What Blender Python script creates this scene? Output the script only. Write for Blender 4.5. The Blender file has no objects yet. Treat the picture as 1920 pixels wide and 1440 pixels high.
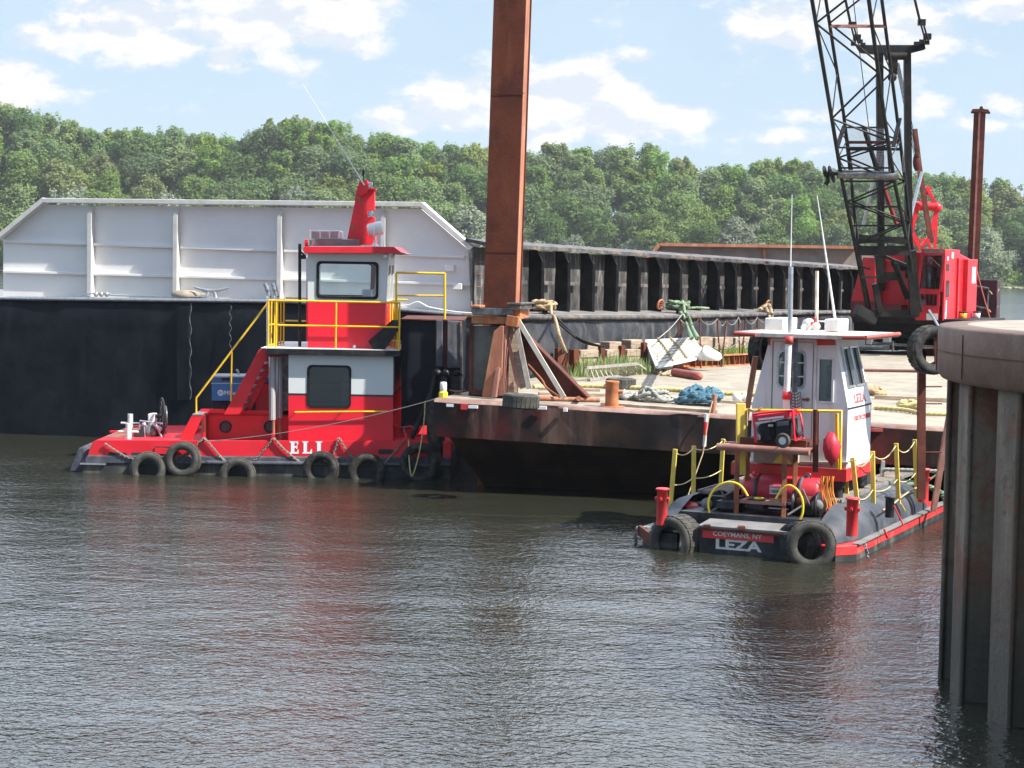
import bpy, math, random
import numpy as np
from math import sin, cos, pi, radians, sqrt
from mathutils import Vector, Matrix
V = Vector
sc = bpy.context.scene
COL = sc.collection
# ---------------------------------------------------------------- camera
FPX = 3600.0
H = 4.3
cam_d = bpy.data.cameras.new("camera"); cam = bpy.data.objects.new("camera", cam_d); COL.objects.link(cam)
cam_d.sensor_width = 36; cam_d.lens = FPX/1920*36; cam_d.clip_start = .5; cam_d.clip_end = 9000
CM = Matrix.Translation((0, 0, H)) @ Matrix.Rotation(pi/2-math.atan(225/FPX), 4, 'X') @ Matrix.Rotation(radians(1.0), 4, 'Z')
cam.matrix_world = CM
sc.camera = cam
# ---------------------------------------------------------------- light
SUN_EL = radians(47); SUN_AZ = radians(-25)           # azimuth measured from +X towards the camera
sd = V((cos(SUN_EL)*cos(SUN_AZ), cos(SUN_EL)*sin(SUN_AZ), sin(SUN_EL)))
ld = bpy.data.lights.new("sun", 'SUN'); ld.energy = 5.0; ld.angle = radians(.5); ld.color = (1, .955, .88)
sun = bpy.data.objects.new("sun", ld); COL.objects.link(sun)
sun.rotation_mode = 'QUATERNION'; sun.rotation_quaternion = sd.to_track_quat('Z', 'Y'); sun.location = sd*60
sc.view_settings.view_transform = 'Standard'; sc.view_settings.look = 'None'
sc.view_settings.exposure = 1.0; sc.view_settings.gamma = 1
sc.cycles.max_bounces = 8; sc.cycles.transparent_max_bounces = 12
try: sc.cycles.use_denoising = True
except Exception: pass

def ray(u, v):
    return (CM.to_3x3() @ V(((u-960)/FPX, -(v-720)/FPX, -1))).normalized()
def proj(p):
    q = CM.inverted() @ V(p); return 960+FPX*q.x/-q.z, 720-FPX*q.y/-q.z
def atY(u, v, y):
    d = ray(u, v); return V((0, 0, H)) + d*(y/d.y)
def atZ(u, v, z):
    d = ray(u, v); return V((0, 0, H)) + d*((z-H)/d.z)

# ---------------------------------------------------------------- world: nishita sky and cumulus
W = bpy.data.worlds.new("World"); sc.world = W; W.use_nodes = True
nt = W.node_tree; nt.nodes.clear()
def N(t, typ, **k):
    n = t.nodes.new(typ)
    for a, b in k.items(): setattr(n, a, b)
    return n
def mth(t, op, a, b=None, c=None, clamp=False):
    n = N(t, 'ShaderNodeMath', operation=op, use_clamp=clamp)
    for i, x in enumerate((a, b, c)):
        if x is None: continue
        if isinstance(x, (int, float)): n.inputs[i].default_value = x
        else: t.links.new(x, n.inputs[i])
    return n.outputs[0]
def noise(t, vec, scale, detail=4, rough=.55, lac=2.0, dist=0):
    n = N(t, 'ShaderNodeTexNoise'); n.inputs['Scale'].default_value = scale; n.inputs['Detail'].default_value = detail
    n.inputs['Roughness'].default_value = rough; n.inputs['Lacunarity'].default_value = lac; n.inputs['Distortion'].default_value = dist
    if vec is not None: t.links.new(vec, n.inputs['Vector'])
    return n.outputs['Fac']
def mapr(t, x, a, b, c=0, d=1, smooth=True):
    n = N(t, 'ShaderNodeMapRange', interpolation_type='SMOOTHSTEP' if smooth else 'LINEAR')
    t.links.new(x, n.inputs[0])
    for i, q in enumerate((a, b, c, d)): n.inputs[1+i].default_value = q
    return n.outputs[0]
def mixc(t, f, a, b):
    n = N(t, 'ShaderNodeMix', data_type='RGBA')
    if isinstance(f, (int, float)): n.inputs[0].default_value = f
    else: t.links.new(f, n.inputs[0])
    for i, q in ((6, a), (7, b)):
        if isinstance(q, tuple): n.inputs[i].default_value = (*q[:3], 1)
        else: t.links.new(q, n.inputs[i])
    return n.outputs[2]
sky = N(nt, 'ShaderNodeTexSky', sky_type='NISHITA', sun_disc=False)
sky.sun_elevation = SUN_EL
sky.sun_rotation = math.atan2(sd.x, sd.y)
sky.air_density = .85; sky.dust_density = 1.0; sky.ozone_density = 1.6
tc = N(nt, 'ShaderNodeTexCoord'); sp = N(nt, 'ShaderNodeSeparateXYZ'); nt.links.new(tc.outputs['Generated'], sp.inputs[0])
X, Y, Z = sp.outputs
ya = mth(nt, 'MAXIMUM', mth(nt, 'ABSOLUTE', Y), .12)
AZ = mth(nt, 'DIVIDE', X, ya); EL = mth(nt, 'DIVIDE', Z, ya)
cb = N(nt, 'ShaderNodeCombineXYZ'); nt.links.new(AZ, cb.inputs[0]); nt.links.new(mth(nt, 'MULTIPLY', EL, 1.7), cb.inputs[1]); nt.links.new(mth(nt, 'SIGN', Y), cb.inputs[2])
cv = cb.outputs[0]
n1 = noise(nt, cv, 32, 9, .6); n2 = noise(nt, cv, 7, 3, .5)
# cloud banks: centre and half-size given as photo pixels, turned into directions of the sky
banks = [(250, 55, 125, 55, .95), (545, 25, 160, 62, 1.1), (400, 40, 120, 45, .8), (225, 88, 45, 26, .7), (345, 92, 60, 26, .6), (415, 108, 34, 24, .7),
         (72, 72, 70, 30, .55), (22, 152, 62, 42, .95), (80, 170, 40, 20, .5), (545, 112, 80, 26, .5), (700, 75, 50, 25, .5), (865, 195, 92, 45, 1.0), (760, 232, 80, 26, .8),
         (1080, 190, 115, 62, 1.15), (1170, 225, 120, 40, 1.0), (1265, 222, 70, 32, .95), (1195, 107, 32, 16, .7), (700, 228, 40, 16, .5), (960, 235, 200, 25, .55),
         (1450, 45, 75, 42, .8), (1480, 75, 60, 20, .8), (1690, 65, 115, 52, .85), (1580, 20, 80, 35, .6), (1890, 15, 60, 25, .9), (1745, 195, 60, 22, .5), (1880, 195, 55, 22, .55),
         (1530, 215, 90, 16, .5), (1850, 240, 90, 18, .45), (1500, 255, 160, 16, .4), (1650, 285, 200, 14, .4)]
tot = None
for (u, v, a, b, w) in banks:
    d = ray(u, v); ax, ez = d.x/d.y, d.z/d.y
    p = mth(nt, 'DIVIDE', mth(nt, 'SUBTRACT', AZ, ax), a/FPX); q = mth(nt, 'DIVIDE', mth(nt, 'SUBTRACT', EL, ez), b/FPX)
    r2 = mth(nt, 'ADD', mth(nt, 'MULTIPLY', p, p), mth(nt, 'MULTIPLY', q, q))
    g = mth(nt, 'MULTIPLY', mth(nt, 'EXPONENT', mth(nt, 'MULTIPLY', r2, -.8)), w)
    tot = g if tot is None else mth(nt, 'MAXIMUM', tot, g)
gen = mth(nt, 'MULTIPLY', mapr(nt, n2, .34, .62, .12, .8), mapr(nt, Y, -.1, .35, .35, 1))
high = mapr(nt, EL, .145, .24)  # unseen cloud above the picture, thickened to brighten the water
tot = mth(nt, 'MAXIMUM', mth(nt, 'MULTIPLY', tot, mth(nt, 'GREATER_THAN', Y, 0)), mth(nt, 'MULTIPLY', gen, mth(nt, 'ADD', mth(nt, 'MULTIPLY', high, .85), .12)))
dens = mth(nt, 'ADD', mth(nt, 'MULTIPLY', tot, 1.0), mth(nt, 'MULTIPLY', mth(nt, 'SUBTRACT', n1, .5), 1.7))
cm = mapr(nt, dens, .17, .56)
# underside of each bank a little greyer: density sampled a little lower
cb2 = N(nt, 'ShaderNodeVectorMath', operation='ADD'); nt.links.new(cv, cb2.inputs[0]); cb2.inputs[1].default_value = (.004, .012, 0)
n1b = noise(nt, cb2.outputs[0], 32, 5, .5)
shade = mapr(nt, mth(nt, 'SUBTRACT', n1b, n1), -.06, .10)
ccol = mixc(nt, shade, (6.5, 6.4, 6.35), (4.9, 5.3, 5.9))
wisp = mapr(nt, noise(nt, cv, 9, 6, .6), .38, .8, 0, .25)
low = mapr(nt, EL, .0, .40, .80, .62)
pale = mixc(nt, mth(nt, 'ADD', wisp, low, clamp=True), sky.outputs[0], (4.0, 5.05, 6.1))
skc = mixc(nt, mth(nt, 'MULTIPLY', cm, .95), pale, ccol)
# unseen sky above the picture, brightened and tinted blue to lift the water's reflections
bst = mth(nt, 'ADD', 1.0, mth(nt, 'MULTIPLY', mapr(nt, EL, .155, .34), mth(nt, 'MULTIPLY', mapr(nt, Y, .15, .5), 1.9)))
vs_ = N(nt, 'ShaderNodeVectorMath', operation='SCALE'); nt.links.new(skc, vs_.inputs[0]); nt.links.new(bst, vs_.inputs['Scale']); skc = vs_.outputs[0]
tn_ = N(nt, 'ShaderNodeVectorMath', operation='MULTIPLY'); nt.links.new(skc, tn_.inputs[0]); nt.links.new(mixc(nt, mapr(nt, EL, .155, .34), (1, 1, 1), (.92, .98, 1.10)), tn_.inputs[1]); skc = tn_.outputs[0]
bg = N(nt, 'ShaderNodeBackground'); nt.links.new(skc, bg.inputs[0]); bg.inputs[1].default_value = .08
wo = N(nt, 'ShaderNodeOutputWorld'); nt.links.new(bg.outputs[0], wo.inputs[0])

# ---------------------------------------------------------------- materials
MAT = {}
def pbr(name, col, col2=None, scale=3.0, lo=.4, hi=.65, rough=.5, rough2=None, metal=0.0, bump=0.0, bscale=25.0, stretch=(1, 1, 1),
        streak=None, streak_amt=.5, streak_z=.25, streak_scale=5.0, dirt=None, dirt_amt=.5, dirt_scale=1.2, band=None, spec=.5, coat=0):
    if spec == .5 and sum(col[:3]) < .2 and not metal: spec = .22
    m = bpy.data.materials.new(name); m.use_nodes = True; t = m.node_tree; b = t.nodes['Principled BSDF']
    tcn = N(t, 'ShaderNodeTexCoord'); mp = N(t, 'ShaderNodeMapping'); mp.inputs['Scale'].default_value = stretch
    t.links.new(tcn.outputs['Object'], mp.inputs[0]); vec = mp.outputs[0]
    c = col
    if band:      # paint bands: list of (z, colour above z)
        s = N(t, 'ShaderNodeSeparateXYZ'); t.links.new(tcn.outputs['Object'], s.inputs[0])
        for z, cc in band: c = mixc(t, mth(t, 'GREATER_THAN', s.outputs[2], z), c, cc)
    if col2 is not None:
        c = mixc(t, mapr(t, noise(t, vec, scale, 7, .62), lo, hi), c, col2)
    if dirt is not None:
        c = mixc(t, mapr(t, noise(t, vec, dirt_scale, 8, .65, dist=.6), .5, .75, 0, dirt_amt), c, dirt)
    if streak is not None:
        mp2 = N(t, 'ShaderNodeMapping'); mp2.inputs['Scale'].default_value = (1, 1, streak_z); t.links.new(tcn.outputs['Object'], mp2.inputs[0])
        c = mixc(t, mapr(t, noise(t, mp2.outputs[0], streak_scale, 8, .6), .5, .72, 0, streak_amt), c, streak)
    if isinstance(c, tuple): b.inputs['Base Color'].default_value = (*c[:3], 1)
    else: t.links.new(c, b.inputs['Base Color'])
    b.inputs['Metallic'].default_value = metal; b.inputs['Roughness'].default_value = rough
    b.inputs['Specular IOR Level'].default_value = spec; b.inputs['Coat Weight'].default_value = coat
    if rough2 is not None: t.links.new(mapr(t, noise(t, vec, scale*2.3, 6, .6), .35, .7, rough, rough2), b.inputs['Roughness'])
    if bump:
        bn = N(t, 'ShaderNodeBump'); bn.inputs['Strength'].default_value = 1; bn.inputs['Distance'].default_value = bump
        t.links.new(noise(t, vec, bscale, 6, .6), bn.inputs['Height']); t.links.new(bn.outputs[0], b.inputs['Normal'])
    MAT[name] = m; return m
def glassmat(name, tint=(.8, .9, .88), refl=.08, dark=0):
    m = bpy.data.materials.new(name); m.use_nodes = True; t = m.node_tree; t.nodes.clear()
    o = N(t, 'ShaderNodeOutputMaterial'); mx = N(t, 'ShaderNodeMixShader'); tr = N(t, 'ShaderNodeBsdfTransparent'); gl = N(t, 'ShaderNodeBsdfGlossy')
    tr.inputs[0].default_value = (*tint, 1); gl.inputs['Roughness'].default_value = .03; gl.inputs[0].default_value = (.9, .95, 1, 1)
    fr = N(t, 'ShaderNodeFresnel'); fr.inputs[0].default_value = 1.45
    t.links.new(mth(t, 'ADD', fr.outputs[0], refl, clamp=True), mx.inputs[0])
    t.links.new(tr.outputs[0], mx.inputs[1]); t.links.new(gl.outputs[0], mx.inputs[2]); t.links.new(mx.outputs[0], o.inputs[0])
    MAT[name] = m; return m
pbr('tug_red', (.68, .012, .028), (.58, .01, .02), 2, rough=.4, rough2=.6, bump=.009, bscale=1.6, dirt=(.45, .03, .03), dirt_amt=.45, streak=(.30, .04, .03), streak_amt=.4, streak_scale=5, streak_z=.2)
pbr('tug_two', (.68, .012, .028), None, rough=.38, bump=.001, bscale=4, band=[(1.98-.72, (.02, .02, .024)), (2.02-.72, (.62, .65, .64))])
pbr('pilot_two', (.68, .012, .028), None, rough=.38, bump=.001, bscale=4, band=[(.86, (.58, .61, .60))])
pbr('deck_red', (.55, .02, .03), (.3, .08, .06), 5, rough=.6, bump=.003, dirt=(.25, .12, .1), dirt_amt=.6)
pbr('rub_grey', (.055, .06, .075), (.10, .10, .12), 4, rough=.55, bump=.006, bscale=8, streak=(.16, .15, .15), streak_amt=.6)
pbr('hull_low', (.035, .037, .04), (.08, .08, .08), 3, rough=.45, bump=.004, streak=(.2, .17, .1), streak_amt=.55, streak_scale=3)
pbr('cab_grey', (.55, .58, .57), (.6, .62, .61), 3, rough=.42, dirt=(.4, .4, .36), dirt_amt=.25)
pbr('black', (.012, .013, .016), (.03, .03, .032), 5, rough=.42, bump=.003, dirt=(.06, .05, .045), dirt_amt=.5)
pbr('black_gloss', (.007, .009, .014), (.012, .015, .020), 1.5, spec=.12, rough=.35, rough2=.5, bump=.02, bscale=1.1, dirt=(.018, .022, .026), dirt_amt=.5, streak=(.025, .028, .034), streak_amt=.35, streak_scale=2.2)
pbr('black_worn', (.022, .024, .03), (.055, .056, .06), 1.3, rough=.42, rough2=.65, bump=.03, bscale=1.2, streak=(.14, .135, .13), streak_amt=.7, streak_scale=2.6, streak_z=.3, dirt=(.015, .015, .017), dirt_amt=.8)
pbr('coaming_black', (.008, .008, .010), (.02, .02, .022), 3, rough=.45, bump=.006, bscale=4, dirt=(.035, .033, .03), dirt_amt=.5)
pbr('coaming_dusty', (.03, .029, .029), (.075, .071, .067), 2.2, rough=.8, bump=.006, streak=(.27, .255, .24), streak_amt=.7, streak_scale=6, streak_z=.22, dirt=(.04, .04, .04), dirt_amt=.6)
pbr('coaming_lip', (.055, .056, .062), (.14, .12, .105), 4, rough=.6, bump=.008, dirt=(.33, .2, .12), dirt_amt=.7, dirt_scale=4)
pbr('barge_white', (.78, .765, .74), (.73, .72, .70), 1.2, rough=.55, bump=.006, bscale=1.3, dirt=(.68, .69, .71), dirt_amt=.3, streak=(.66, .66, .65), streak_amt=.12, streak_scale=3)
pbr('barge_white_bright', (.60, .59, .56), (.54, .525, .49), 5, rough=.5, dirt=(.4, .36, .3), dirt_amt=.5, dirt_scale=3)
pbr('barge_deck', (.13, .125, .12), (.24, .225, .21), 2, rough=.7, bump=.01, dirt=(.3, .22, .16), dirt_amt=.6)
pbr('rust', (.27, .085, .035), (.14, .045, .025), 3, rough=.75, bump=.006, streak=(.36, .14, .06), streak_amt=.6, streak_scale=4, dirt=(.42, .17, .07), dirt_amt=.45, dirt_scale=5)
pbr('rust_dark', (.085, .028, .02), (.14, .045, .03), 3, rough=.7, bump=.005, streak=(.05, .02, .016), streak_amt=.6)
pbr('rust_face', (.125, .034, .017), (.075, .022, .014), 1.6, rough=.7, bump=.006, streak=(.18, .055, .025), streak_amt=.65, streak_scale=3, streak_z=.2, dirt=(.045, .018, .014), dirt_amt=.5)
pbr('rust_light', (.38, .15, .08), (.26, .10, .06), 4, rough=.75, bump=.004, stretch=(1, 1, .4), streak=(.5, .34, .2), streak_amt=.5, dirt=(.45, .1, .04), dirt_amt=.6, dirt_scale=4)
pbr('rust_orange', (.45, .17, .06), (.30, .09, .035), 5, rough=.8, bump=.004, streak=(.2, .06, .03), streak_amt=.6, dirt=(.5, .33, .2), dirt_amt=.5, dirt_scale=3)
pbr('rust_pink', (.26, .11, .085), (.34, .18, .14), 3, rough=.75, bump=.004, dirt=(.15, .05, .04), dirt_amt=.6)
pbr('deckbarge_side', (.013, .011, .012), (.05, .028, .02), .9, rough=.48, rough2=.7, bump=.02, bscale=1.2, streak=(.26, .16, .12), streak_amt=.6, streak_scale=1.5, streak_z=.14, dirt=(.16, .016, .014), dirt_amt=.8, dirt_scale=.55)
pbr('deckbarge_edge', (.20, .115, .09), (.3, .2, .17), 3, rough=.7, bump=.006, dirt=(.08, .04, .035), dirt_amt=.6)
pbr('deckbarge_low', (.014, .011, .010), (.035, .022, .016), 1.5, rough=.6, bump=.012, bscale=2, streak=(.05, .035, .025), streak_amt=.6, streak_scale=2)
pbr('deck_tan', (.31, .27, .205), (.235, .20, .15), 1.6, rough=.85, bump=.01, bscale=9, dirt=(.38, .34, .27), dirt_amt=.7, dirt_scale=3, streak=(.15, .115, .08), streak_amt=.6, streak_z=1, streak_scale=2.5)
pbr('timber', (.27, .20, .14), (.40, .32, .24), 3, stretch=(1, 1, 6), rough=.85, bump=.012, bscale=9, dirt=(.13, .09, .07), dirt_amt=.6, dirt_scale=4)
pbr('timber_grey', (.22, .20, .18), (.34, .31, .28), 4, stretch=(4, 4, .5), rough=.85, bump=.006, dirt=(.1, .08, .07), dirt_amt=.5)
pbr('white_board', (.43, .40, .34), (.34, .30, .25), 3, rough=.6, dirt=(.4, .33, .25), dirt_amt=.4, dirt_scale=3)
pbr('rubber', (.022, .021, .02), (.07, .065, .06), 6, rough=.8, bump=.004, bscale=30, dirt=(.12, .115, .10), dirt_amt=.6, dirt_scale=3)
pbr('rubber_dusty', (.055, .053, .047), (.11, .105, .092), 5, rough=.85, bump=.005, bscale=30, dirt=(.03, .03, .027), dirt_amt=.7, dirt_scale=4)
pbr('yellow', (.80, .50, .015), (.72, .42, .012), 6, rough=.4, dirt=(.4, .22, .05), dirt_amt=.25, dirt_scale=5)
pbr('yellow_pale', (.74, .56, .09), (.66, .5, .08), 6, rough=.55, dirt=(.3, .2, .08), dirt_amt=.5, dirt_scale=4)
pbr('chrome', (.75, .76, .78), (.6, .6, .6), 8, rough=.14, rough2=.35, metal=1)
pbr('galv', (.5, .52, .54), (.38, .4, .42), 12, rough=.4, metal=.8)
pbr('steel_dark', (.10, .10, .11), (.2, .2, .2), 8, rough=.4, metal=.6)
pbr('chain', (.27, .25, .23), (.2, .14, .1), 14, rough=.45, metal=.6)
pbr('white', (.72, .72, .70), (.62, .62, .6), 5, rough=.5, dirt=(.45, .4, .33), dirt_amt=.3, dirt_scale=3)
pbr('cabin_white', (.74, .74, .75), (.68, .68, .69), 2, rough=.5, bump=.004, bscale=3, streak=(.42, .30, .20), streak_amt=.45, streak_scale=7, streak_z=.12, dirt=(.5, .46, .42), dirt_amt=.4)
pbr('roof_white', (.72, .68, .6), (.55, .45, .36), 4, rough=.6, dirt=(.42, .2, .1), dirt_amt=.75, dirt_scale=5)
pbr('blue', (.035, .16, .42), (.03, .13, .34), 3, rough=.45)
pbr('letter_white', (.72, .73, .76), None, rough=.5)
pbr('letter_worn', (.6, .6, .58), (.25, .06, .06), 18, lo=.62, hi=.66, rough=.6)
pbr('letter_red', (.5, .04, .04), (.74, .7, .7), 30, lo=.58, hi=.62, rough=.6)
pbr('leza_grey', (.035, .042, .055), (.065, .072, .086), 2.5, rough=.55, bump=.006, bscale=4, dirt=(.13, .13, .13), dirt_amt=.5, streak=(.14, .13, .12), streak_amt=.35)
pbr('leza_black', (.02, .022, .026), (.05, .052, .06), 3, rough=.5, bump=.004, streak=(.14, .13, .12), streak_amt=.5)
pbr('leza_red', (.62, .03, .035), (.45, .05, .045), 3, rough=.5, bump=.003, dirt=(.35, .2, .15), dirt_amt=.5, dirt_scale=3)
pbr('tank_red', (.5, .02, .045), (.42, .02, .035), 2, rough=.5, dirt=(.3, .1, .1), dirt_amt=.3)
pbr('lid_grey', (.20, .195, .19), (.14, .135, .13), 3, rough=.7, bump=.003, dirt=(.15, .14, .13), dirt_amt=.5)
pbr('grating', (.20, .16, .13), (.3, .26, .22), 5, rough=.7, bump=.004, dirt=(.1, .06, .05), dirt_amt=.5)
pbr('crane_red', (.62, .018, .03), (.5, .014, .022), 2, rough=.4, dirt=(.3, .04, .03), dirt_amt=.4, streak=(.2, .03, .02), streak_amt=.35)
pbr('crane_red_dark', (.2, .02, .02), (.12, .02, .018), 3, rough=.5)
pbr('boom_black', (.008, .009, .010), (.018, .018, .018), 4, rough=.42, dirt=(.05, .03, .02), dirt_amt=.5, dirt_scale=2)
pbr('crane_black', (.008, .008, .009), (.02, .018, .017), 3, rough=.55, bump=.006, dirt=(.05, .035, .025), dirt_amt=.5)
pbr('track_mud', (.02, .019, .018), (.06, .052, .045), 3, rough=.8, bump=.01)
pbr('purple_steel', (.03, .012, .018), (.05, .02, .028), 2, rough=.5, streak=(.12, .08, .09), streak_amt=.5)
pbr('cap_conc', (.12, .066, .042), (.165, .098, .064), 2.2, rough=.75, bump=.006, dirt=(.075, .038, .025), dirt_amt=.7, streak=(.19, .13, .09), streak_amt=.5, streak_scale=3, streak_z=.3)
pbr('cell_fill', (.30, .265, .21), (.23, .2, .16), 4, rough=.9, bump=.008, dirt=(.17, .12, .085), dirt_amt=.6, dirt_scale=2)
def pilemat():
    m = bpy.data.materials.new('pile_steel'); m.use_nodes = True; t = m.node_tree; b = t.nodes['Principled BSDF']
    tcn = N(t, 'ShaderNodeTexCoord'); o = tcn.outputs['Object']; s = N(t, 'ShaderNodeSeparateXYZ'); t.links.new(o, s.inputs[0])
    mp = N(t, 'ShaderNodeMapping'); mp.inputs['Scale'].default_value = (1, 1, .14); t.links.new(o, mp.inputs[0]); st = mp.outputs[0]
    c = mixc(t, mapr(t, noise(t, st, 2.2, 7, .6), .38, .62), (.10, .072, .048), (.18, .145, .105))
    c = mixc(t, mapr(t, noise(t, st, 5.5, 8, .65), .54, .70, 0, .6), c, (.24, .21, .17))
    c = mixc(t, mapr(t, noise(t, o, 1.1, 8, .7, dist=.8), .50, .66, 0, .9), c, (.17, .055, .03))
    c = mixc(t, mapr(t, noise(t, o, 7, 6, .7), .52, .66, 0, .5), c, (.06, .035, .025))
    z = mth(t, 'ADD', s.outputs[2], mth(t, 'MULTIPLY', noise(t, mp.outputs[0], 3.5, 6, .6), 1.1))
    wet = mapr(t, z, 2.05, .95); c = mixc(t, mth(t, 'MULTIPLY', wet, .9), c, (.030, .030, .020)); t.links.new(c, b.inputs['Base Color'])
    t.links.new(mapr(t, wet, 0, 1, .75, .35), b.inputs['Roughness'])
    bn = N(t, 'ShaderNodeBump'); bn.inputs['Distance'].default_value = .02; t.links.new(noise(t, o, 6, 8, .7), bn.inputs['Height']); t.links.new(bn.outputs[0], b.inputs['Normal']); MAT['pile_steel'] = m
pilemat()
pbr('well_steel', (.07, .07, .062), (.13, .13, .115), 1.5, rough=.65, bump=.008, bscale=5, streak=(.2, .2, .18), streak_amt=.7, streak_scale=3, streak_z=.15, dirt=(.10, .04, .025), dirt_amt=.6)
pbr('rusty_barge', (.24, .21, .19), (.18, .15, .135), 1.5, rough=.75, bump=.005, streak=(.22, .12, .08), streak_amt=.6, dirt=(.3, .16, .1), dirt_amt=.5)
pbr('rope_tan', (.42, .31, .18), (.30, .21, .12), 14, rough=.9, bump=.004, bscale=60)
pbr('rope_yellow', (.56, .47, .22), (.45, .36, .15), 14, rough=.8, bump=.003, bscale=60)
pbr('rope_green', (.08, .16, .08), (.28, .33, .22), 9, rough=.85, bump=.003, bscale=60)
pbr('rope_blue', (.03, .095, .14), (.09, .19, .25), 10, rough=.9, bump=.003, bscale=60)
pbr('rope_grey', (.36, .35, .31), (.25, .26, .24), 10, rough=.95, bump=.003, bscale=60)
pbr('rope_orange', (.72, .26, .03), (.6, .2, .03), 14, rough=.7)
pbr('cable_black', (.02, .02, .022), None, rough=.6)
pbr('wire', (.35, .33, .30), None, rough=.5, metal=.5)
pbr('hose_yellow', (.78, .58, .03), None, rough=.4)
pbr('fender_red', (.36, .075, .06), (.30, .065, .055), 6, rough=.7, dirt=(.3, .15, .12), dirt_amt=.4)
pbr('orange', (.78, .33, .02), None, rough=.5)
pbr('bright_red', (.72, .02, .04), None, rough=.4)
pbr('lampcap_yellow', (.75, .7, .03), None, rough=.4)
pbr('amber', (.3, .09, .02), None, rough=.3)
pbr('porthole', (.05, .055, .06), (.08, .085, .09), 30, rough=.35)
pbr('seal', (.012, .012, .014), None, rough=.6)
pbr('inside_dark', (.03, .03, .032), (.05, .05, .05), 4, rough=.8)
pbr('bush_bank', (.05, .09, .02), (.12, .12, .06), .6, rough=.95)
pbr('shore_rock', (.22, .19, .15), (.33, .29, .23), .4, rough=.95, bump=.2, bscale=1.5)
glassmat('glass_clear', (.86, .93, .92), .03); glassmat('glass_dark', (.30, .34, .36), .06); glassmat('glass_lens', (.8, .82, .84), .25)
glassmat('glass_green', (.42, .52, .46), .08)
def gratingmat(name, base, gap, sx, sy, w=.45):
    m = bpy.data.materials.new(name); m.use_nodes = True; t = m.node_tree; b = t.nodes['Principled BSDF']
    tcn = N(t, 'ShaderNodeTexCoord'); s = N(t, 'ShaderNodeSeparateXYZ'); t.links.new(tcn.outputs['Object'], s.inputs[0])
    a = mth(t, 'GREATER_THAN', mth(t, 'FRACT', mth(t, 'MULTIPLY', mth(t, 'ADD', s.outputs[0], s.outputs[1]), sx)), w)
    c = mth(t, 'GREATER_THAN', mth(t, 'FRACT', mth(t, 'MULTIPLY', mth(t, 'SUBTRACT', s.outputs[0] if sy > 0 else s.outputs[2], s.outputs[1]), abs(sy))), w)
    f = mth(t, 'MULTIPLY', a, c)
    t.links.new(mixc(t, f, base, gap), b.inputs['Base Color']); b.inputs['Roughness'].default_value = .6
    MAT[name] = m
# leaves: colour differs from tree to tree and clump to clump
def leafmat(name, c1, c2, c3):
    m = bpy.data.materials.new(name); m.use_nodes = True; t = m.node_tree; t.nodes.clear()
    o = N(t, 'ShaderNodeOutputMaterial'); df = N(t, 'ShaderNodeBsdfDiffuse'); tl = N(t, 'ShaderNodeBsdfTranslucent'); mx = N(t, 'ShaderNodeMixShader')
    tcn = N(t, 'ShaderNodeTexCoord'); oi = N(t, 'ShaderNodeObjectInfo')
    c = mixc(t, mapr(t, noise(t, tcn.outputs['Object'], .45, 4, .7), .35, .65), c1, c2)
    c = mixc(t, mapr(t, noise(t, tcn.outputs['Object'], 2.2, 2, .7), .5, .75), c, c3)
    hs = N(t, 'ShaderNodeHueSaturation'); t.links.new(c, hs.inputs['Color'])
    t.links.new(mapr(t, oi.outputs['Random'], 0, 1, .49, .515, False), hs.inputs['Hue'])
    t.links.new(mapr(t, mth(t, 'FRACT', mth(t, 'MULTIPLY', oi.outputs['Random'], 7.3)), 0, 1, .85, 1.2, False), hs.inputs['Value'])
    t.links.new(mapr(t, mth(t, 'FRACT', mth(t, 'MULTIPLY', oi.outputs['Random'], 13.7)), 0, 1, .7, 1.05, False), hs.inputs['Saturation'])
    t.links.new(hs.outputs[0], df.inputs[0]); t.links.new(hs.outputs[0], tl.inputs[0]); mx.inputs[0].default_value = .42
    t.links.new(df.outputs[0], mx.inputs[1]); t.links.new(tl.outputs[0], mx.inputs[2]); t.links.new(mx.outputs[0], o.inputs[0]); MAT[name] = m
leafmat('leaf', (.145, .225, .06), (.20, .29, .08), (.25, .34, .105))
leafmat('leaf_dark', (.105, .175, .058), (.145, .225, .072), (.18, .26, .09))
leafmat('leaf_silver', (.20, .25, .15), (.26, .31, .20), (.32, .37, .26))
leafmat('leaf_yellow', (.17, .23, .045), (.23, .29, .07), (.28, .33, .10))
leafmat('grass', (.20, .30, .05), (.28, .36, .08), (.36, .40, .14))
pbr('bark', (.16, .14, .11), (.26, .24, .2), 2, rough=.9)

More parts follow.
